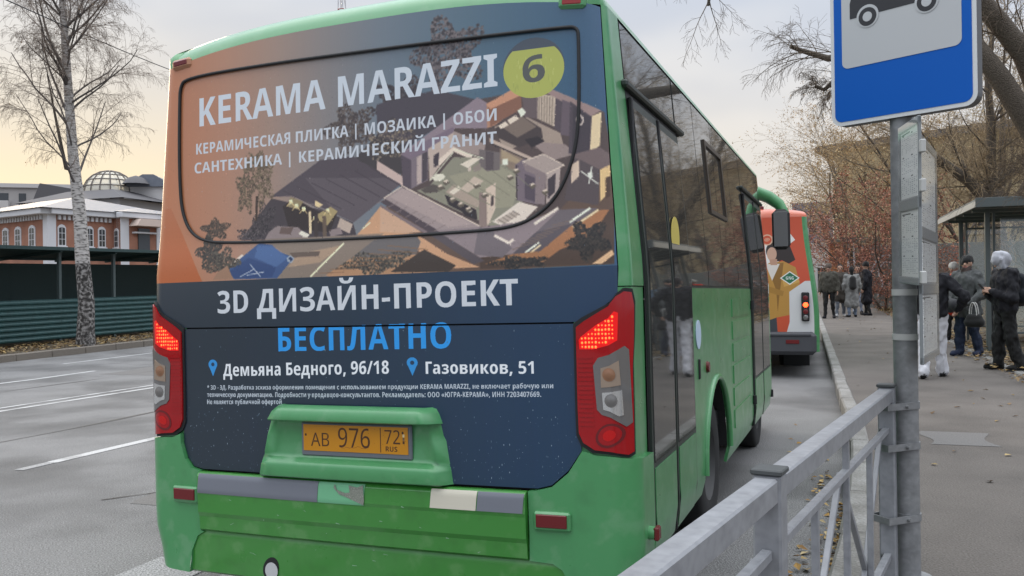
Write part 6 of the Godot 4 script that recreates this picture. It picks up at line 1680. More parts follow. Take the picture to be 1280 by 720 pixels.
# ---------- trees ----------
var tips := PackedVector3Array()
func rand_dir() -> Vector3:
	return Vector3(rng.randfn(), rng.randfn(), rng.randfn()).normalized()
func grow(wood: MB, twig: MB, p: Vector3, dir: Vector3, length: float, r: float, lvl: int, o: Dictionary) -> void:
	var n: int = [7, 6, 5, 3, 3][lvl]
	var pts := PackedVector3Array([p]); var rad := PackedFloat32Array([r])
	var d := dir.normalized()
	var endr := maxf(r * 0.3, o.thin)
	for i in n:
		d = (d + rand_dir() * o.wander + Vector3.DOWN * o.droop * (lvl * 0.5 + 0.2) * (i + 1.0) / n + Vector3.UP * o.lift * (1.0 if lvl < 2 else 0.3) * (i + 1.0) / n).normalized()
		p += d * length / n
		pts.append(p); rad.append(lerpf(r, endr, (i + 1.0) / n))
	if lvl <= o.wood_levels: wood.tube(pts, rad, [10, 7, 5, 4, 3][lvl], false)
	else: twig.tube(pts, rad, 3, false)
	if lvl >= o.levels:
		tips.append(p); tips.append(pts[n - 1])
		return
	branch_off(wood, twig, pts, rad, length, lvl, o)
func branch_off(wood: MB, twig: MB, pts: PackedVector3Array, rad: PackedFloat32Array, length: float, lvl: int, o: Dictionary) -> void:
	var kids: int = o.kids[lvl]
	for k in kids:
		var t := lerpf(o.start if lvl == 0 else 0.15, 1.0, (k + rng.randf()) / kids) * (pts.size() - 1)
		var i := mini(int(t), pts.size() - 2)
		var q := pts[i].lerp(pts[i + 1], t - i); var rr := lerpf(rad[i], rad[i + 1], t - i)
		var d := (pts[i + 1] - pts[i]).normalized()
		var s := d.cross(rand_dir()).normalized()
		var a: float = rnd(o.angle * 0.6, o.angle * 1.3)
		var nd := d * cos(a) + s * sin(a)
		var cl: float = length * rnd(o.ratio * 0.6, o.ratio * 1.25) * (1.0 - 0.35 * t / pts.size())
		grow(wood, twig, q, nd, cl, maxf(minf(rr * rnd(0.4, 0.6), cl * 0.011), o.thin), lvl + 1, o)
func leafy(pts: PackedVector3Array, n: int, spread: float, size: float, cols: Array) -> MB:
	var mb := MB.new()
	for k in n:
		var p := pts[rng.randi() % pts.size()] + rand_dir() * spread * rng.randf()
		var a := rand_dir(); var b := a.cross(rand_dir()).normalized()
		var s := size * rnd(0.6, 1.3)
		var c: Color = cols[rng.randi() % cols.size()] * rnd(0.7, 1.25)
		mb.col = c
		mb.tri(p - a * s, p + b * s * 0.45, p + a * s); mb.tri(p - a * s, p + a * s, p - b * s * 0.45)
	return mb

func birch() -> void:
	var t := thing("birch_tree", "bare birch with white and black bark on the leafy verge", "tree", Vector3(-17.31, 0.2, -17.39))
	var p0 := [Vector3(0, -0.1, 0), Vector3(0.0, 0.4, 0), Vector3(0.02, 1.1, 0), Vector3(-0.05, 2.12, 0.02), Vector3(-0.13, 3.34, 0.05), Vector3(-0.22, 4.97, 0.09), Vector3(-0.31, 6.6, 0.13), Vector3(-0.43, 8.83, 0.18), Vector3(-0.35, 11.0, 0.2), Vector3(-0.3, 13.5, 0.2)]
	var r0 := [0.26, 0.215, 0.195, 0.175, 0.155, 0.125, 0.105, 0.08, 0.05, 0.02]
	for k in p0.size():
		if k > 1: p0[k] += Vector3(rnd(-0.04, 0.04), 0, rnd(-0.04, 0.04))
	var mb := MB.new(); mb.tube(pts3(p0.slice(0, 4)), PackedFloat32Array(r0.slice(0, 4)), 16)
	put(t, "trunk_base", mb, M.birch_base, "rough dark cracked bark at the foot of the trunk")
	mb = MB.new(); mb.tube(pts3(p0.slice(3)), PackedFloat32Array(r0.slice(3)), 14)
	put(t, "trunk", mb, M.birch)
	mb = MB.new(); mb.tube(pts3([Vector3(-0.2, 4.5, 0.1), Vector3(-0.42, 4.56, 0.15), Vector3(-0.47, 4.8, 0.16), Vector3(-0.72, 6.0, 0.2), Vector3(-0.95, 7.0, 0.2)]), PackedFloat32Array([0.05, 0.05, 0.045, 0.03, 0.01]), 7)
	put(t, "dead_limb", mb, M.bark)
	var wood := MB.new(); var twig := MB.new()
	var o := {wander = 0.16, droop = 0.36, lift = 0.2, thin = 0.0021, wood_levels = 0, levels = 3, kids = [9, 7, 7], angle = 0.75, ratio = 0.55, start = 0.15}
	for k in 36:
		var f := rng.randf(); var y := lerpf(3.9, 11.5, f)
		var i := 0
		while i < p0.size() - 2 and p0[i + 1].y < y: i += 1
		var q: Vector3 = p0[i].lerp(p0[i + 1], (y - p0[i].y) / (p0[i + 1].y - p0[i].y))
		var a := k * 2.4 + rnd(-0.4, 0.4)
		grow(wood, twig, q, Vector3(cos(a), rnd(0.6, 1.3), sin(a)), rnd(1.4, 2.5) * (1.15 - 0.4 * f), rnd(0.02, 0.04), 0, o)
	put(t, "limb", wood, M.bark_birch)
	put(t, "crown", twig, M.twig_birch)
	var dry := leafy(tips, 900, 0.06, 0.022, [Color(0.22, 0.13, 0.06), Color(0.30, 0.2, 0.1), Color(0.16, 0.1, 0.06)])
	put(t, "leaves", dry, M.leaf)
	tips = PackedVector3Array()

func bare_tree(label: String, at: Vector3, limbs: Array, o: Dictionary, twig_mat: Material, group := "bare trees behind the bus stop") -> void:
	var t := thing("bare_tree", label, "tree", at, 0.0, group)
	var trunk := MB.new(); var wood := MB.new(); var twig := MB.new()
	for l in range(limbs.size()):
		var pts := PackedVector3Array(); var rad := PackedFloat32Array()
		for q in limbs[l]: pts.append(Vector3(q[0], q[1], q[2]) - at); rad.append(q[3])
		(trunk if l == 0 else wood).tube(pts, rad, 12)
		var ln := 0.0
		for k in pts.size() - 1: ln += pts[k].distance_to(pts[k + 1])
		var oo := o.duplicate()
		if l == 0: oo.start = 0.6
		branch_off(wood, twig, pts, rad, minf(ln, o.get("reach", 4.0)), 0, oo)
	put(t, "trunk", trunk, M.bark)
	put(t, "limb", wood, M.bark)
	put(t, "crown", twig, twig_mat)
	tips = PackedVector3Array()

func trees() -> void:
	birch()
	# big tree behind the shelter
	bare_tree("forked bare tree with its trunk behind the shelter glass", Vector3(4.85, 0.35, -25.9), [
		[[4.85, 0.2, -25.9, 0.3], [4.83, 1.2, -25.9, 0.24], [4.80, 2.4, -25.9, 0.22], [4.72, 3.7, -25.85, 0.2], [4.75, 4.3, -25.85, 0.17]],
		[[4.72, 3.6, -25.85, 0.16], [4.2, 4.2, -25.6, 0.14], [3.4, 4.85, -25.4, 0.12], [2.7, 5.6, -25.2, 0.09], [2.0, 6.6, -25.1, 0.05]],
		[[4.75, 4.1, -25.85, 0.13], [4.78, 5.4, -25.87, 0.11], [4.7, 7.0, -25.8, 0.08], [4.9, 8.8, -25.7, 0.04]],
		[[4.74, 4.0, -25.85, 0.14], [5.4, 4.6, -25.9, 0.12], [6.3, 5.6, -26.1, 0.09], [7.2, 7.0, -26.2, 0.05]]],
		{wander = 0.17, droop = 0.12, lift = 0.16, thin = 0.004, wood_levels = 1, levels = 3, kids = [18, 10, 9], angle = 0.7, ratio = 0.52, start = 0.15, reach = 4.2}, M.twig_pale)
	# near tree whose limbs reach in from the right and across behind the sign
	bare_tree("leaning bare tree whose thick limbs cross behind the bus stop sign", Vector3(4.1, 0.2, -13.4), [
		[[4.1, 0.1, -13.4, 0.3], [3.9, 1.2, -13.2, 0.26], [3.5, 2.2, -12.9, 0.23], [3.05, 3.0, -12.65, 0.2]],
		[[3.05, 3.0, -12.65, 0.17], [2.67, 3.63, -12.5, 0.14], [2.4, 4.1, -12.4, 0.13], [2.14, 4.5, -12.35, 0.115], [1.6, 4.75, -12.7, 0.095], [0.9, 4.8, -13.3, 0.07], [0.39, 4.9, -13.8, 0.05], [0.0, 5.05, -13.75, 0.035], [-0.14, 5.1, -13.66, 0.03]],
		[[3.05, 3.0, -12.65, 0.18], [2.95, 3.7, -12.55, 0.15], [2.69, 4.4, -12.5, 0.13], [2.4, 4.8, -12.4, 0.125], [2.17, 5.1, -12.33, 0.12], [1.6, 5.9, -12.3, 0.09], [0.6, 6.6, -12.6, 0.06], [-0.6, 6.6, -13.0, 0.035], [-1.25, 6.0, -13.2, 0.03], [-1.3, 5.72, -13.26, 0.022]],
		[[0.9, 4.8, -13.3, 0.05], [0.5, 4.55, -13.7, 0.04], [0.33, 4.44, -13.82, 0.03], [0.2, 4.5, -13.8, 0.025]]],
		{wander = 0.10, droop = 0.16, lift = 0.05, thin = 0.0018, wood_levels = 0, levels = 3, kids = [22, 9, 6], angle = 0.75, ratio = 0.5, start = 0.2, reach = 2.4}, M.twig)
	# more of the row, farther along and to the right
	var names := ["bare street tree beyond the shelter in front of the beige house", "bare street tree near the orange kiosk", "bare street tree behind the shelter bench", "bare street tree opposite the sign pole, away from the kerb"]
	var row := [[6.2, -32.0, 8.5], [4.2, -44.0, 9.5], [8.5, -20.0, 8.0], [7.0, -9.0, 8.5]]
	for i in 4:
		var q: Array = row[i]
		var x: float = q[0]; var z: float = q[1]; var h: float = q[2]; var y := rise(z)
		bare_tree(names[i], Vector3(x, 0.2 + y, z), [
			[[x, 0.1 + y, z, 0.22], [x + 0.1, 1.5 + y, z, 0.18], [x - 0.1, 3.0 + y, z + 0.1, 0.15], [x, h * 0.6 + y, z, 0.11], [x + 0.1, h + y, z, 0.03]],
			[[x - 0.1, 3.0 + y, z + 0.1, 0.1], [x - 0.9, 4.4 + y, z + 0.4, 0.07], [x - 1.7, 6.2 + y, z + 0.5, 0.03]],
			[[x, 3.2 + y, z, 0.1], [x + 0.9, 4.8 + y, z - 0.3, 0.07], [x + 1.5, 6.6 + y, z - 0.4, 0.03]]],
			{wander = 0.16, droop = 0.1, lift = 0.2, thin = 0.004, wood_levels = 1, levels = 3, kids = [12, 8, 6], angle = 0.7, ratio = 0.45, start = 0.3, reach = 3.6}, M.twig, "row of bare street trees")
	# shrubby trees that keep some leaf
	leaf_tree("small tree with reddish brown leaves beside the standing group", Vector3(2.95, 0.5, -36.0), 4.6, 2.7, [Color(0.34, 0.12, 0.08), Color(0.40, 0.18, 0.115), Color(0.25, 0.105, 0.08), Color(0.45, 0.24, 0.16)], 15000, M.twig_red, 0.042)
	leaf_tree("taller tree with thin ochre leaves against the beige house", Vector3(3.4, 0.65, -46.0), 8.6, 3.0, [Color(0.42, 0.28, 0.13), Color(0.32, 0.2, 0.09), Color(0.5, 0.36, 0.19)], 12000, M.twig_pale, 0.045)
	leaf_tree("tall tree with sparse ochre leaves above the shelter", Vector3(8.2, 0.65, -44.0), 9.0, 3.6, [Color(0.30, 0.21, 0.11), Color(0.22, 0.15, 0.08), Color(0.34, 0.26, 0.16)], 7000, M.twig_pale, 0.045)
	leaf_tree("broad tree with a haze of ochre seeds behind the forked bare tree", Vector3(5.9, 0.6, -40.0), 9.2, 3.4, [Color(0.46, 0.35, 0.19), Color(0.36, 0.27, 0.14), Color(0.55, 0.44, 0.27)], 12000, M.twig_pale, 0.04)
	leaf_tree("ochre tree rising right beside the beige house wall", Vector3(12.0, 0.7, -48.0), 11.0, 4.2, [Color(0.46, 0.35, 0.19), Color(0.36, 0.27, 0.14), Color(0.55, 0.44, 0.27)], 9000, M.twig_pale, 0.05)
	leaf_tree("ochre tree growing against the corner of the beige house", Vector3(3.6, 0.9, -58.0), 10.5, 3.2, [Color(0.50, 0.32, 0.14), Color(0.38, 0.24, 0.11), Color(0.55, 0.40, 0.22)], 14000, M.twig_pale, 0.05)
	leaf_tree("thicket of brown twigs in front of the graffiti wall", Vector3(3.7, 0.5, -34.5), 1.9, 1.3, [Color(0.16, 0.115, 0.07), Color(0.11, 0.085, 0.06)], 900, M.twig, 0.03)
	leaf_tree("thicket of bare twigs behind the shelter bench", Vector3(6.3, 0.4, -23.0), 2.4, 1.8, [Color(0.16, 0.13, 0.08), Color(0.12, 0.10, 0.07)], 700, M.twig_pale, 0.03)
func leaf_tree(label: String, at: Vector3, h: float, spread: float, cols: Array, n: int, tm: Material, size: float) -> void:
	tips = PackedVector3Array()
	var t := thing("leafy_tree", label, "tree", at)
	var trunk := MB.new(); var twig := MB.new()
	var o := {wander = 0.2, droop = 0.1, lift = 0.12, thin = 0.004, wood_levels = 1, levels = 3, kids = [9, 8, 7], angle = 0.75, ratio = 0.55, start = 0.2}
	for k in 5:
		var a := TAU * k / 5.0 + rnd(-0.3, 0.3)
		grow(trunk, twig, Vector3(cos(a) * 0.08, -0.1, sin(a) * 0.08), Vector3(cos(a) * spread / h * 1.4, 1, sin(a) * spread / h * 1.4), h * rnd(0.75, 1.05), 0.035 * h / 4.0 + 0.02, 0, o)
	put(t, "trunk", trunk, M.bark)
	put(t, "crown", twig, tm)
	put(t, "foliage", leafy(tips, n, 0.25, size, cols), M.leaf)
	tips = PackedVector3Array()

# ---------- people: tapered bones joined by a smooth minimum and meshed as surface nets ----------
# a bone is [a, b, radius at a, radius at b, colour]
func body_mesh(mb: MB, bones: Array, cell: float, k: float, fold := 0.0, quilt := 0.0) -> void:
	var crease := FastNoiseLite.new(); crease.seed = bones.size() * 7 + 3; crease.frequency = 6.0; crease.fractal_octaves = 2
	var lo := Vector3.ONE * 1e9; var hi := -lo
	for b in bones:
		var r := maxf(b[2], b[3]) + cell * 2.0
		lo = lo.min((b[0] as Vector3).min(b[1]) - Vector3.ONE * r); hi = hi.max((b[0] as Vector3).max(b[1]) + Vector3.ONE * r)
	var nx := int(ceil((hi.x - lo.x) / cell)) + 1; var ny := int(ceil((hi.y - lo.y) / cell)) + 1; var nz := int(ceil((hi.z - lo.z) / cell)) + 1
	var f := PackedFloat32Array(); f.resize(nx * ny * nz); f.fill(1.0)
	var best := PackedFloat32Array(); best.resize(f.size()); best.fill(9.0)
	var who := PackedInt32Array(); who.resize(f.size())
	for bi in bones.size():
		var b: Array = bones[bi]
		var a: Vector3 = b[0]; var e: Vector3 = (b[1] as Vector3) - a
		var ra: float = b[2]; var rb: float = b[3]
		var l2 := maxf(e.length_squared(), 1e-9)
		var m := maxf(ra, rb) + k + cell
		var p0 := ((a.min(b[1]) - Vector3.ONE * m - lo) / cell).floor().max(Vector3.ZERO); var p1 := ((a.max(b[1]) + Vector3.ONE * m - lo) / cell).ceil().min(Vector3(nx - 1, ny - 1, nz - 1))
		for z in range(int(p0.z), int(p1.z) + 1):
			for y in range(int(p0.y), int(p1.y) + 1):
				var row := (z * ny + y) * nx
				for x in range(int(p0.x), int(p1.x) + 1):
					var q := Vector3(x, y, z) * cell + lo - a
					var t := clampf(q.dot(e) / l2, 0.0, 1.0)
					var d := (q - e * t).length() - (ra + (rb - ra) * t)
					if d > m: continue
					if fold > 0.0:
						var w := q + a
						d += fold * crease.get_noise_3d(w.x * 1.5, w.y * 0.9, w.z * 1.5)
						if quilt > 0.0 and w.y > 0.7: d += quilt * absf(sin(w.y * 34.0)) - quilt * 0.6
					var i := row + x
					if d < best[i]: best[i] = d; who[i] = bi
					var h := maxf(k - absf(f[i] - d), 0.0) / k
					f[i] = minf(f[i], d) - h * h * k * 0.25
	var at := {}
	var sx := 1; var sy := nx; var sz := nx * ny
	var offs := [0, sx, sy, sx + sy, sz, sx + sz, sy + sz, sx + sy + sz]
	for z in nz - 1:
		for y in ny - 1:
			for x in nx - 1:
				var i := x + y * sy + z * sz
				var inside := 0
				for o in offs:
					if f[i + o] < 0.0: inside += 1
				if inside == 0 or inside == 8: continue
				var s := Vector3.ZERO; var c := 0
				for ed in EDGES:
					var v0 := f[i + offs[ed[0]]]; var v1 := f[i + offs[ed[1]]]
					if (v0 < 0.0) != (v1 < 0.0):
						var t := v0 / (v0 - v1)
						s += (CORNERS[ed[0]] as Vector3).lerp(CORNERS[ed[1]], t); c += 1
				var p := lo + (Vector3(x, y, z) + s / c) * cell
				var g := Vector3(f[i + sx] + f[i + sx + sy] + f[i + sx + sz] + f[i + sx + sy + sz] - f[i] - f[i + sy] - f[i + sz] - f[i + sy + sz], f[i + sy] + f[i + sx + sy] + f[i + sy + sz] + f[i + sx + sy + sz] - f[i] - f[i + sx] - f[i + sz] - f[i + sx + sz], f[i + sz] + f[i + sx + sz] + f[i + sy + sz] + f[i + sx + sy + sz] - f[i] - f[i + sx] - f[i + sy] - f[i + sx + sy])
				mb.col = bones[who[i]][4]
				at[i] = mb.vert(p, g.normalized())
	for i in at:
		var x: int = i % nx; var y: int = (i / nx) % ny; var z: int = i / sz
		if x == 0 or y == 0 or z == 0: continue
		for ax in 3:
			var st: int = [sx, sy, sz][ax]; var u: int = [sy, sz, sx][ax]; var w: int = [sz, sx, sy][ax]
			var in0 := f[i] < 0.0; var in1 := f[i + st] < 0.0
			if in0 == in1: continue
			if not (at.has(i - u) and at.has(i - w) and at.has(i - u - w)): continue
			var a: int = at[i]; var b: int = at[i - u]; var c: int = at[i - u - w]; var d: int = at[i - w]
			if in0: mb.face(a, b, c); mb.face(a, c, d)
			else: mb.face(a, c, b); mb.face(a, d, c)
const CORNERS := [Vector3(0, 0, 0), Vector3(1, 0, 0), Vector3(0, 1, 0), Vector3(1, 1, 0), Vector3(0, 0, 1), Vector3(1, 0, 1), Vector3(0, 1, 1), Vector3(1, 1, 1)]
const EDGES := [[0, 1], [2, 3], [4, 5], [6, 7], [0, 2], [1, 3], [4, 6], [5, 7], [0, 4], [1, 5], [2, 6], [3, 7]]

# five unequal bent fingers on a palm; `out` points along the hand, `palm` out of the palm
func hand_bones(wrist: Vector3, out: Vector3, palm: Vector3, curl: float, skin: Color, s := 1.0) -> Array:
	var side := out.cross(palm).normalized()
	var r := []
	var kn := wrist + out * 0.085 * s
	for k in 3: r.append([wrist + side * (k - 1) * 0.02 * s, kn + side * (k - 1) * 0.028 * s, 0.017 * s, 0.015 * s, skin])
	for k in 4:
		var a := kn + side * (k - 1.5) * 0.021 * s
		var ln: float = [0.07, 0.08, 0.075, 0.058][k] * s
		var d1 := (out + palm * curl * 0.6).normalized(); var d2 := (out * (1.0 - curl) + palm * curl * 1.4).normalized()
		r.append([a, a + d1 * ln * 0.5, 0.0095 * s, 0.009 * s, skin]); r.append([a + d1 * ln * 0.5, a + d1 * ln * 0.5 + d2 * ln * 0.5, 0.009 * s, 0.0075 * s, skin])
	var tb := wrist + out * 0.025 * s - side * 0.03 * s
	r.append([tb, tb + (out * 0.7 - side * 0.6 + palm * 0.3).normalized() * 0.035 * s, 0.012 * s, 0.010 * s, skin])
	r.append([tb + (out * 0.7 - side * 0.6 + palm * 0.3).normalized() * 0.035 * s, tb + (out * 0.7 - side * 0.6 + palm * 0.3).normalized() * 0.035 * s + (out + palm * 0.5).normalized() * 0.03 * s, 0.010 * s, 0.0085 * s, skin])
	return r
# local frame: feet at y 0, looking along -Z, right hand on +X
func person(label: String, at: Vector3, turn: float, P: Dictionary, group := "") -> Node3D:
	var t := thing("person", label, "person", at, turn, group)
	var H: float = P.h; var s := H / 1.75
	var skin: Color = P.get("skin", Color(0.42, 0.26, 0.19))
	var top: Color = P.top; var leg: Color = P.leg; var shoe: Color = P.get("shoe", Color(0.015, 0.015, 0.017))
	var puff: float = P.get("puff", 0.0)
	var st: float = P.get("stride", 0.05)
	var B := []
	var hip := Vector3(0, 0.92, 0) * s
	var lean: float = P.get("lean", 0.0)
	var chest := Vector3(0, 1.32, -lean) * s
	for sd in [-1.0, 1.0]:
		var h := hip + Vector3(sd * 0.095, 0, 0) * s
		var kz: float = -sd * st
		var kn := Vector3(sd * 0.10, 0.5, -0.02 + kz * 0.7) * s
		var an := Vector3(sd * (0.10 + P.get("splay", 0.02)), 0.09, 0.04 + kz * 1.6) * s
		B.append([h, kn, 0.095 * s + puff * 0.2, 0.068 * s + P.get("wide", 0.0) * 0.5, leg]); B.append([kn, an + Vector3(0, 0.0, 0), 0.066 * s + P.get("wide", 0.0) * 0.6, 0.05 * s + P.get("wide", 0.0), leg])
		var toe := an + Vector3(sd * 0.03, -0.05 * s, -0.17 * s)
		B.append([an + Vector3(0, -0.045 * s, 0.03 * s), toe, 0.045 * s, 0.036 * s, shoe])
		if P.has("sole"): B.append([an + Vector3(0, -0.07 * s, 0.03 * s), toe + Vector3(0, -0.025 * s, 0), 0.026 * s, 0.022 * s, P.sole])
		B.append([hip + Vector3(sd * 0.07, 0.02, 0) * s, hip + Vector3(sd * 0.06, 0.12, 0) * s, 0.115 * s + puff * 0.5, 0.11 * s + puff * 0.5, top if P.get("coat", 0.0) > 0.0 or puff > 0.02 else leg])
		B.append([hip + Vector3(sd * 0.06, 0.1, 0) * s, chest + Vector3(sd * 0.075, -0.02, 0) * s, 0.105 * s + puff, 0.115 * s + puff, top])
		B.append([chest + Vector3(sd * 0.06, 0.06, 0) * s, chest + Vector3(sd * 0.165, 0.1, 0) * s, 0.085 * s + puff * 0.6, 0.065 * s + puff * 0.6, top])
		if P.get("coat", 0.0) > 0.0: B.append([hip + Vector3(sd * 0.05, 0.05, 0) * s, Vector3(sd * 0.09, P.coat, 0) * s, 0.12 * s + puff * 0.6, 0.135 * s + puff * 0.6, top])
		# arms
		var sh := chest + Vector3(sd * 0.18, 0.1, 0) * s
		var arm: Array = P.get("arm_r" if sd > 0.0 else "arm_l", [Vector3(sd * 0.26, 1.12, 0.03), Vector3(sd * 0.27, 0.88, -0.05)])
		var el: Vector3 = arm[0] * s; var wr: Vector3 = arm[1] * s
		B.append([sh, el, 0.06 * s + puff * 0.6, 0.05 * s + puff * 0.6, P.get("sleeve", top)]); B.append([el, wr, 0.05 * s + puff * 0.6, 0.036 * s + puff * 0.4, P.get("sleeve", top)])
	B.append([hip, hip + Vector3(0, 0.1, 0) * s, 0.125 * s, 0.125 * s, top if P.get("coat", 0.0) > 0.0 else leg])
	B.append([hip + Vector3(0, 0.12, 0) * s, chest, 0.12 * s + puff, 0.13 * s + puff, top])
	var tilt: Vector3 = P.get("look", Vector3(0, 0, -0.02))
	var nk := chest + Vector3(0, 0.14, 0.005) * s
	var hc := Vector3(0, 1.62, -lean) * s + tilt * s
	B.append([nk, hc - Vector3(0, 0.08, 0) * s, 0.056 * s, 0.052 * s, P.get("collar", skin)])
	if P.has("collar"): B.append([chest + Vector3(0, 0.12, -0.01) * s, chest + Vector3(0, 0.2, -0.01) * s, 0.09 * s, 0.085 * s, P.collar])
	var mb := MB.new()
	body_mesh(mb, B, P.get("cell", 0.02), 0.035, 0.03, P.get("quilt", 0.0))
	# head on a finer grid: skull, jaw, nose, brow, ears
	var hd := []
	var fw := Vector3(tilt.x * 2.0, tilt.y, -1).normalized() if P.get("turned", Vector3.ZERO) == Vector3.ZERO else (P.turned as Vector3)
	var rt := fw.cross(Vector3.UP).normalized(); var up := rt.cross(fw)
	hd.append([hc + up * 0.035 * s, hc + up * 0.02 * s - fw * 0.025 * s, 0.088 * s, 0.085 * s, skin])
	hd.append([hc + fw * 0.02 * s, hc - up * 0.075 * s + fw * 0.035 * s, 0.07 * s, 0.045 * s, skin])
	hd.append([hc - up * 0.12 * s, hc - up * 0.02 * s - fw * 0.02 * s, 0.05 * s, 0.06 * s, skin])
	hd.append([hc + fw * 0.082 * s + up * 0.01 * s, hc + fw * 0.104 * s - up * 0.025 * s, 0.011 * s, 0.016 * s, skin])
	for sd in [-1.0, 1.0]:
		hd.append([hc + rt * sd * 0.082 * s + up * 0.01 * s, hc + rt * sd * 0.086 * s - up * 0.03 * s, 0.012 * s, 0.01 * s, skin])
		hd.append([hc + rt * sd * 0.033 * s + fw * 0.079 * s + up * 0.014 * s, hc + rt * sd * 0.034 * s + fw * 0.08 * s + up * 0.013 * s, 0.012 * s, 0.012 * s, Color(0.03, 0.022, 0.018)])
	hd.append([hc + fw * 0.075 * s - up * 0.062 * s - rt * 0.02 * s, hc + fw * 0.075 * s - up * 0.062 * s + rt * 0.02 * s, 0.010 * s, 0.010 * s, Color(0.3, 0.12, 0.10)])
	body_mesh(mb, hd, P.get("cell", 0.02) * 0.55, 0.018)
	if P.get("cell", 0.02) < 0.022:
		for sd in [-1.0, 1.0]:
			var arm: Array = P.get("arm_r" if sd > 0.0 else "arm_l", [Vector3(sd * 0.26, 1.12, 0.03), Vector3(sd * 0.27, 0.88, -0.05)])
			var o := ((arm[1] - arm[0]) as Vector3).normalized()
			var pl := Vector3(-sd, 0, -0.2)
			pl = (pl - o * pl.dot(o)).normalized()
			body_mesh(mb, hand_bones(arm[1] * s, o, pl, P.get("curl", 0.45), P.get("glove", skin), s), 0.007, 0.010)
	else:
		for sd in [-1.0, 1.0]:
			var arm: Array = P.get("arm_r" if sd > 0.0 else "arm_l", [Vector3(sd * 0.26, 1.12, 0.03), Vector3(sd * 0.27, 0.88, -0.05)])
			var o := ((arm[1] - arm[0]) as Vector3).normalized()
			var pl := Vector3(-sd, 0, -0.2)
			pl = (pl - o * pl.dot(o)).normalized()
			body_mesh(mb, hand_bones(arm[1] * s, o, pl, 0.4, P.get("glove", skin), s), 0.011, 0.012)
	put(t, "body", mb, M.body)
	# headwear or hair
	if P.has("hat") or P.has("hair") or P.has("hood"):
		var w := []
		var c: Color
		if P.has("hood"):
			c = P.hood
			w = [[hc + up * 0.035 * s, hc + up * 0.02 * s - fw * 0.05 * s, 0.108 * s, 0.105 * s, c], [hc + up * 0.045 * s + fw * 0.075 * s, hc + up * 0.09 * s - fw * 0.01 * s, 0.045 * s, 0.075 * s, c], [hc + up * 0.075 * s - fw * 0.05 * s, hc - fw * 0.085 * s, 0.05 * s, 0.06 * s, c], [hc - fw * 0.05 * s, hc - fw * 0.02 * s - Vector3.UP * 0.08 * s, 0.09 * s, 0.08 * s, c]]
			for sd in [-1.0, 1.0]: w.append([hc + rt * sd * 0.078 * s + fw * 0.035 * s + up * 0.03 * s, hc + rt * sd * 0.05 * s + fw * 0.045 * s - up * 0.09 * s, 0.032 * s, 0.03 * s, c])
		elif P.has("hat"):
			c = P.hat
			w = [[hc + up * 0.075 * s - fw * 0.015 * s, hc + up * 0.045 * s - fw * 0.02 * s, 0.094 * s, 0.1 * s, c], [hc + up * 0.045 * s + fw * 0.02 * s, hc + up * 0.05 * s, 0.086 * s, 0.09 * s, c]]
		else:
			c = P.hair
			w = [[hc + up * 0.05 * s - fw * 0.02 * s, hc + up * 0.02 * s - fw * 0.045 * s, 0.094 * s, 0.09 * s, c], [hc - fw * 0.06 * s, hc - fw * 0.075 * s - up * P.get("hair_len", 0.08) * s, 0.06 * s, 0.035 * s, c]]
		mb = MB.new(); body_mesh(mb, w, P.get("cell", 0.02) * 0.6, 0.02, 0.018)
		put(t, "hood" if P.has("hood") else ("hat" if P.has("hat") else "hair"), mb, M.cloth)
	return t
func bag(t: Node3D, called: String, bones: Array, cell := 0.02) -> void:
	var mb := MB.new(); body_mesh(mb, bones, cell, 0.03)
	put(t, called, mb, M.cloth)

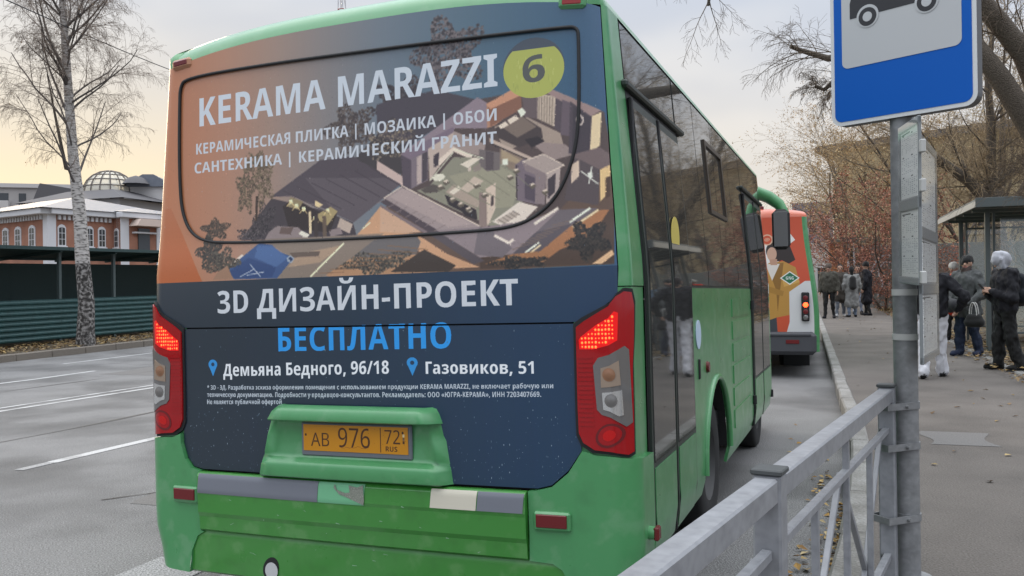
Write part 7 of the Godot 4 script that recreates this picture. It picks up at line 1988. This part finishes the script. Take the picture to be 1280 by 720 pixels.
func people() -> void:
	var blk := Color(0.012, 0.012, 0.014)
	# hooded man with a phone
	var t := person("person in black jacket and pale hood looking at a phone", Vector3(2.86, 0.195, -14.65), deg_to_rad(105.0), {h = 1.78, top = Color(0.014, 0.015, 0.019), leg = blk, shoe = Color(0.012, 0.012, 0.012), sole = Color(0.35, 0.35, 0.34), puff = 0.045, look = Vector3(0, -0.015, -0.06), turned = Vector3(0, -0.55, -1).normalized(), hood = Color(0.44, 0.45, 0.49), splay = 0.05, cell = 0.018, wide = 0.03,
		arm_l = [Vector3(-0.27, 1.06, -0.04), Vector3(-0.09, 1.16, -0.24)], arm_r = [Vector3(0.28, 1.06, -0.04), Vector3(0.09, 1.15, -0.23)], curl = 0.7})
	bag(t, "rucksack", [[Vector3(0, 1.35, 0.20), Vector3(0, 1.08, 0.22), 0.11, 0.13, Color(0.01, 0.012, 0.016)], [Vector3(-0.08, 1.1, 0.2), Vector3(0.08, 1.1, 0.2), 0.12, 0.12, Color(0.01, 0.012, 0.016)]])
	var mb := MB.new(); mb.box(Vector3(0.0, 1.25, -0.345), Vector3(0.078, 0.15, 0.009), Basis(Vector3.RIGHT, -0.7), 0.003)
	var ph := put(self, "phone", mb, M.sign_black)
	ph.transform = Transform3D(Basis(Vector3.UP, deg_to_rad(105.0)), Vector3(2.86, 0.195, -14.65))
	tag(ph, "dark phone held in both hands by the hooded person", "phone")
	# woman in a grey puffer with a bag
	t = person("person in grey padded jacket, black beanie and navy trousers carrying a bag", Vector3(2.72, 0.235, -17.0), deg_to_rad(140.0), {h = 1.74, top = Color(0.075, 0.08, 0.082), leg = Color(0.018, 0.025, 0.05), shoe = Color(0.02, 0.03, 0.06), puff = 0.045, quilt = -0.014, hat = blk, turned = Vector3(-0.25, 0.12, -1).normalized(), look = Vector3(0.0, 0, 0.0), coat = 0.80, wide = 0.028, collar = Color(0.05, 0.035, 0.03), cell = 0.019, splay = 0.03,
		arm_l = [Vector3(-0.33, 1.10, -0.05), Vector3(-0.16, 0.93, -0.26)], arm_r = [Vector3(0.33, 1.10, -0.03), Vector3(0.16, 0.93, -0.26)], glove = Color(0.02, 0.02, 0.022), curl = 0.8})
	var bg := thing("handbag", "black handbag with pale straps hanging from the grey jacket's arm", "bag", Vector3(2.72, 0.235, -17.0), deg_to_rad(140.0))
	bag(bg, "bag_body", [[Vector3(-0.36, 0.60, -0.24), Vector3(-0.20, 0.60, -0.28), 0.085, 0.085, blk], [Vector3(-0.34, 0.68, -0.24), Vector3(-0.22, 0.68, -0.28), 0.065, 0.065, blk]])
	for k in 2:
		var p := PackedVector3Array(); var r := PackedFloat32Array()
		for j in 13:
			var a := PI * j / 12.0
			p.append(Vector3(-0.27 - 0.065 * cos(a), 0.72 + 0.22 * sin(a), -0.285 + k * 0.06)); r.append(0.009)
		mb = MB.new(); mb.tube(p, r, 6); put(bg, "strap", mb, M.strap)
	var muff := thing("shoulder_bag", "soft dark grey bag held against the grey jacket", "bag", Vector3(2.72, 0.235, -17.0), deg_to_rad(140.0))
	bag(muff, "bag_body", [[Vector3(0.0, 0.90, -0.36), Vector3(0.34, 0.93, -0.22), 0.10, 0.12, Color(0.028, 0.03, 0.033)], [Vector3(0.1, 0.84, -0.34), Vector3(0.36, 0.86, -0.22), 0.08, 0.09, Color(0.028, 0.03, 0.033)]])
	# walker in white trousers behind the timetable
	person("person in white trousers and black jacket walking behind the timetable", Vector3(1.72, 0.175, -13.55), deg_to_rad(-8.0), {h = 1.72, top = Color(0.012, 0.012, 0.016), leg = Color(0.6, 0.6, 0.63), shoe = Color(0.02, 0.02, 0.02), stride = 0.13, puff = 0.035, wide = 0.03, hair = Color(0.02, 0.015, 0.012), cell = 0.02, arm_r = [Vector3(0.42, 1.16, 0.05), Vector3(0.34, 0.98, -0.16)], arm_l = [Vector3(-0.3, 1.1, 0.05), Vector3(-0.25, 0.9, -0.1)]})
	person("person in orange red jacket and pale beanie behind the grey jacket", Vector3(3.05, 0.29, -20.6), deg_to_rad(150.0), {h = 1.66, top = Color(0.55, 0.045, 0.02), leg = blk, hat = Color(0.42, 0.40, 0.37), puff = 0.035, coat = 0.7, cell = 0.022})
	person("person in light blue jacket standing beyond the hooded person", Vector3(3.72, 0.29, -19.7), deg_to_rad(110.0), {h = 1.62, top = Color(0.28, 0.42, 0.62), leg = Color(0.03, 0.03, 0.035), hair = Color(0.05, 0.035, 0.025), puff = 0.02, cell = 0.024})
	# the group farther down the pavement
	var g := "people standing together down the pavement"
	person("person in olive quilted jacket and black trousers near the kerb", Vector3(0.78, 0.44, -30.2), deg_to_rad(170.0), {h = 1.78, top = Color(0.062, 0.055, 0.045), leg = blk, puff = 0.055, quilt = -0.014, hat = Color(0.09, 0.07, 0.055), cell = 0.026, stride = 0.06}, g)
	person("person in dark open jacket over grey jeans beside the olive jacket", Vector3(1.16, 0.455, -31.2), deg_to_rad(185.0), {h = 1.76, top = Color(0.055, 0.048, 0.042), leg = Color(0.17, 0.19, 0.22), puff = 0.04, hair = blk, coat = 0.62, cell = 0.026, shoe = Color(0.4, 0.4, 0.4)}, g)
	t = person("person in long grey coat with a dark plait and rucksack", Vector3(1.52, 0.455, -31.1), deg_to_rad(8.0), {h = 1.68, top = Color(0.22, 0.22, 0.215), leg = Color(0.12, 0.15, 0.2), puff = 0.035, coat = 0.45, hair = blk, hair_len = 0.3, cell = 0.026}, g)
	bag(t, "rucksack", [[Vector3(0, 1.28, 0.19), Vector3(0, 1.02, 0.2), 0.1, 0.12, Color(0.02, 0.02, 0.022)]], 0.026)
	person("person in long black coat and cap turned towards the group", Vector3(2.05, 0.47, -32.2), deg_to_rad(75.0), {h = 1.84, top = Color(0.01, 0.01, 0.012), leg = Color(0.012, 0.012, 0.014), puff = 0.05, coat = 0.5, hat = Color(0.012, 0.012, 0.014), cell = 0.026}, g)
	person("person in dark jacket and pale jeans half hidden in the group", Vector3(1.83, 0.48, -33.4), deg_to_rad(180.0), {h = 1.74, top = Color(0.03, 0.02, 0.02), leg = Color(0.34, 0.38, 0.46), puff = 0.04, hair = blk, cell = 0.028}, g)

# ---------- the red bus ahead ----------
func red_bus() -> void:
	var b := thing("bus", "red city bus with a woman in a yellow coat printed on its back", "bus", Vector3(-1.0, 0.03, -14.5))
	var W := 1.22
	var w := Print.new(1024, 1024, -1.25, 1.25, 0.5, 3.0, Color("c8502e"))
	# printed figure
	w.poly([0.23, 1.11, 0.38, 2.11, 0.7, 2.46, 0.88, 2.21, 0.63, 2.01, 0.58, 1.11], Color("e8e4df"))
	w.poly([0.28, 0.89, 0.32, 1.73, 0.48, 1.85, 0.7, 1.87, 0.88, 1.77, 0.94, 1.51, 0.88, 1.39, 0.8, 1.11, 0.78, 1.01, 0.58, 0.97, 0.56, 0.89], Color("b98a3e"))
	w.poly([0.44, 1.81, 0.58, 1.41, 0.6, 1.06, 0.64, 1.41, 0.7, 1.85], Color("8c6427"))
	w.poly([0.42, 1.83, 0.52, 1.56, 0.64, 1.83], Color("ddd5cc"))
	w.poly([0.7, 1.46, 0.94, 1.53, 0.92, 1.61, 0.68, 1.57], Color("d0a252"))
	w.poly([0.34, 1.41, 0.68, 1.31, 0.7, 1.39, 0.36, 1.51], Color("a67a33"))
	w.disc(Vector2(0.6, 2.04), 0.17, 0.17, Color("2d211d"))
	w.poly([0.58, 2.19, 0.8, 2.11, 0.88, 1.89, 0.78, 1.83, 0.63, 1.91], Color("2d211d"))
	w.disc(Vector2(0.52, 1.99), 0.075, 0.11, Color("caa28a"))
	w.poly([0.48, 1.9, 0.6, 1.91, 0.6, 1.81, 0.5, 1.81], Color("bd9279"))
	w.poly([0.38, 0.63, 0.42, 0.91, 0.58, 0.97, 0.6, 0.63], Color("3d3f46"))
	for k in 2: w.disc(Vector2(0.45, 2.22), 0.09 - 0.02 * k, 0.09 - 0.02 * k, Color("e0b79a") if k == 0 else Color("c8502e"), 20)
	w.text("@", Vector2(0.41, 2.2), Vector2(0.49, 2.2), 0.05, Color("e0b79a"))
	# gas emblem
	w.poly([0.64, 1.6, 0.79, 1.71, 0.94, 1.6, 0.79, 1.49], Color("e6e6e2"))
	w.poly([0.665, 1.6, 0.79, 1.69, 0.915, 1.6, 0.79, 1.51], Color("1f6b4a"))
	w.text("GNG", Vector2(0.73, 1.575), Vector2(0.85, 1.575), 0.05, Color("e6e6e2"))
	# white lower corner
	w.poly([0.70, 0.62, 0.78, 0.9, 0.78, 1.38, 1.02, 1.55, 1.25, 1.55, 1.25, 0.5, 0.70, 0.5], Color("d6d6d4"))
	w.poly([-0.70, 0.62, -0.78, 0.9, -0.78, 1.38, -1.02, 1.55, -1.25, 1.55, -1.25, 0.5, -0.70, 0.5], Color("d6d6d4"))
	var foil := mat(Color.WHITE, 0.35); foil.albedo_texture = w.tex(); foil.clearcoat_enabled = true; foil.clearcoat = 0.3
	var rows := []
	for i in 15:
		var y := lerpf(0.72, 2.58, i / 14.0)
		var hw := W - 0.07 - 0.17 * smoothstep(0.9, 2.7, y)
		var r := PackedVector3Array()
		for k in 25:
			var f := lerpf(-1.0, 1.0, k / 24.0)
			r.append(Vector3(hw * f, y, -0.05 * smoothstep(1.4, 2.6, y) - 0.05 * f * f))
		rows.append(r)
	var mb := MB.new(); mb.sheet(rows, false, func(p: Vector3) -> Vector2: return w.uv(p))
	put(b, "rear_panel", mb, foil, "orange red printed film with a woman in a yellow coat")
	for sd in [1.0, -1.0]:
		rows = []
		for i in 15:
			var y := lerpf(0.42, 2.58, i / 14.0)
			var hw := W - 0.07 - 0.17 * smoothstep(0.9, 2.7, y)
			var r := PackedVector3Array()
			for k in 7:
				var a := PI / 2 * k / 6.0
				r.append(Vector3(sd * (hw + 0.08 * sin(a)), y, -0.05 * smoothstep(1.4, 2.6, y) - 0.05 - 0.1 * (1.0 - cos(a))))
			r.append(Vector3(sd * (hw + 0.08), y, -8.6))
			rows.append(r)
		mb = MB.new(); mb.sheet(rows, sd < 0.0)
		var sdp := put(b, "side_panel", mb, M.green)
		for k in 6:
			mb = MB.new(); mb.box(Vector3(sd * (W - 0.115), 1.95, -1.2 - k * 1.25), Vector3(0.02, 0.95, 1.15), Basis(Vector3.BACK, sd * 0.085), 0.004)
			put(sdp, "window", mb, M.tint)
		for k in 3:
			mb = MB.new(); mb.box(Vector3(sd * (W - 0.145), 2.32 - k * 0.26, -0.22), Vector3(0.02, 0.16, 0.05), Basis(), 0.004); put(sdp, "vent", mb, M.white_paint)
		mb = MB.new(); mb.box(Vector3(sd * (W - 0.20), 1.14, 0.0), Vector3(0.12, 0.46, 0.06), Basis(Vector3.UP, sd * 0.07), 0.015)
		var lamp := put(b, "tail_lamp", mb, M.black)
		for q in [[1.28, M.dark_red], [1.17, M.glow_led], [1.06, M.dark_red], [0.97, M.lamp_clear]]:
			mb = MB.new(); mb.lathe(PackedVector2Array([Vector2(0.001, 0.036), Vector2(0.03, 0.036), Vector2(0.042, 0.028), Vector2(0.045, 0.02)]), 18, Transform3D(Basis(Vector3.RIGHT, PI / 2), Vector3(sd * (W - 0.20), q[0], 0.0)))
			put(lamp, "lens", mb, q[1])
	# roof fairing
	rows = []
	for i in 7:
		var a := PI / 2 * i / 6.0
		var r := PackedVector3Array()
		for k in 25:
			var f := lerpf(-1.0, 1.0, k / 24.0)
			var hw := 1.06 - 0.12 * (1.0 - cos(a))
			r.append(Vector3(hw * f, 2.58 + 0.17 * sin(a) * (1.0 - 0.35 * f * f * f * f), -0.1 - 0.05 * f * f - 0.25 * (1.0 - cos(a))))
		rows.append(r)
	var far := PackedVector3Array()
	for p in rows[6]: far.append(Vector3(p.x, p.y, -8.4))
	rows.append(far)
	mb = MB.new(); mb.sheet(rows); put(b, "roof", mb, M.red_paint)
	mb = MB.new(); mb.box(Vector3(0.35, 2.76, -0.3), Vector3(0.09, 0.06, 0.06), Basis(), 0.01); put(b, "roof_marker", mb, M.dark_red)
	mb = MB.new(); mb.box(Vector3(0, 0.56, -0.02), Vector3(2.36, 0.36, 0.3), Basis(), 0.06)
	var bp := put(b, "bumper", mb, M.bumper_grey)
	mb = MB.new(); mb.box(Vector3(0, 0.70, 0.12), Vector3(2.2, 0.05, 0.06), Basis(), 0.015); put(bp, "step", mb, M.bumper_grey)
	for sd in [-1.0, 1.0]:
		mb = MB.new(); mb.box(Vector3(sd * 0.82, 0.59, 0.132), Vector3(0.2, 0.06, 0.02), Basis(), 0.004); put(bp, "reflector", mb, M.dark_red)
	mb = MB.new(); mb.box(Vector3(0, 0.62, -4.3), Vector3(2.2, 0.4, 8.2)); put(b, "underbody", mb, M.black)
	for q in [[0.95, -2.2], [-0.95, -2.2], [0.68, -2.2], [-0.68, -2.2], [0.98, -6.2], [-0.98, -6.2]]: wheel(b, Vector3(q[0], 0.42, q[1]), 0.42, 0.26)
	mb = MB.new()
	for sd in [-1.0, 1.0]: mb.box(Vector3(sd * 0.86, 0.26, -1.75), Vector3(0.44, 0.4, 0.02))
	put(b, "mud_flap", mb, M.rubber)

func sky_picture() -> Image:
	# dusk overcast: brightest overhead, pale lavender lower down, a warm bank of light where the sun has set
	var w := 768; var h := 384
	var im := Image.create(w, h, false, Image.FORMAT_RGBF)
	var f := FastNoiseLite.new(); f.seed = 5; f.frequency = 1.0; f.fractal_octaves = 5
	for j in h:
		var el := PI / 2 - PI * (j + 0.5) / h
		for i in w:
			var az := TAU * (i + 0.5) / w
			var d := Vector3(sin(az) * cos(el), sin(el), -cos(az) * cos(el))
			var c := Color(0.60, 0.635, 0.715)
			if el < 0.0: c = Color(0.20, 0.195, 0.19)
			else:
				var n := f.get_noise_3d(d.x * 1.6, d.y * 6.0, d.z * 1.6)
				var n2 := f.get_noise_3d(d.x * 4.0 + 9.0, d.y * 15.0, d.z * 4.0)
				var up := 1.0 + 2.9 * smoothstep(0.28, 1.0, sin(el))
				c = Color(0.345, 0.388, 0.465).lerp(Color(0.435, 0.46, 0.505), smoothstep(-0.3, 0.4, n + 0.45 * n2))
				var high := smoothstep(0.28, 0.9, sin(el))  # the deck overhead is neutral grey
				c = Color(c.r * up * (1.0 + 0.05 * high), c.g * up, c.b * up * (1.0 - 0.08 * high))
				var da := wrapf(az - deg_to_rad(-50.0), -PI, PI)
				var ring := exp(-pow(da / 0.95, 2.0))
				var g := ring * exp(-pow(maxf(el - 0.02, 0.0) / 0.205, 2.0))
				c = c.lerp(Color(0.72, 0.575, 0.345), clampf(g * 1.02, 0.0, 1.0))
				var g2 := ring * exp(-pow(el / 0.36, 2.0)) * 0.14
				c = c.lerp(Color(0.55, 0.52, 0.48), g2 * (1.0 - g))
			im.set_pixel(i, j, c)
	return im

func _ready() -> void:
	rng.seed = 20
	var cam := Camera3D.new(); cam.name = "camera"
	cam.fov = 36.795; cam.near = 0.05; cam.far = 900.0
	cam.transform = Transform3D(Basis(Vector3.UP, 0.325) * Basis(Vector3.RIGHT, 0.003385) * Basis(Vector3.BACK, -0.01375), Vector3(0, 1.48437, 0))
	cam.current = true
	add_child(cam)
	var sk := PanoramaSkyMaterial.new(); sk.panorama = ImageTexture.create_from_image(sky_picture())
	var sky := Sky.new(); sky.sky_material = sk
	var env := Environment.new()
	env.background_mode = Environment.BG_SKY; env.sky = sky
	env.tonemap_mode = Environment.TONE_MAPPER_LINEAR; env.tonemap_exposure = 1.68
	env.ambient_light_source = Environment.AMBIENT_SOURCE_SKY
	env.sdfgi_enabled = true; env.ssao_enabled = true; env.ssil_enabled = true
	var we := WorldEnvironment.new(); we.name = "environment"; we.environment = env; add_child(we)
	var sun := DirectionalLight3D.new(); sun.name = "sun"
	sun.light_energy = 0.25; sun.light_color = Color(1.0, 0.9, 0.76); sun.light_angular_distance = 25.0; sun.shadow_enabled = true
	sun.rotation = Vector3(deg_to_rad(-14.0), deg_to_rad(50.0 + 180.0), 0); add_child(sun)
	materials()
	setting()
	green_bus()
	others()
func setting() -> void:
	street()
	fence()
	brick_house()
	right_background()
func others() -> void:
	red_bus()
	shelter()
	bus_stop()
	trees()
	people()
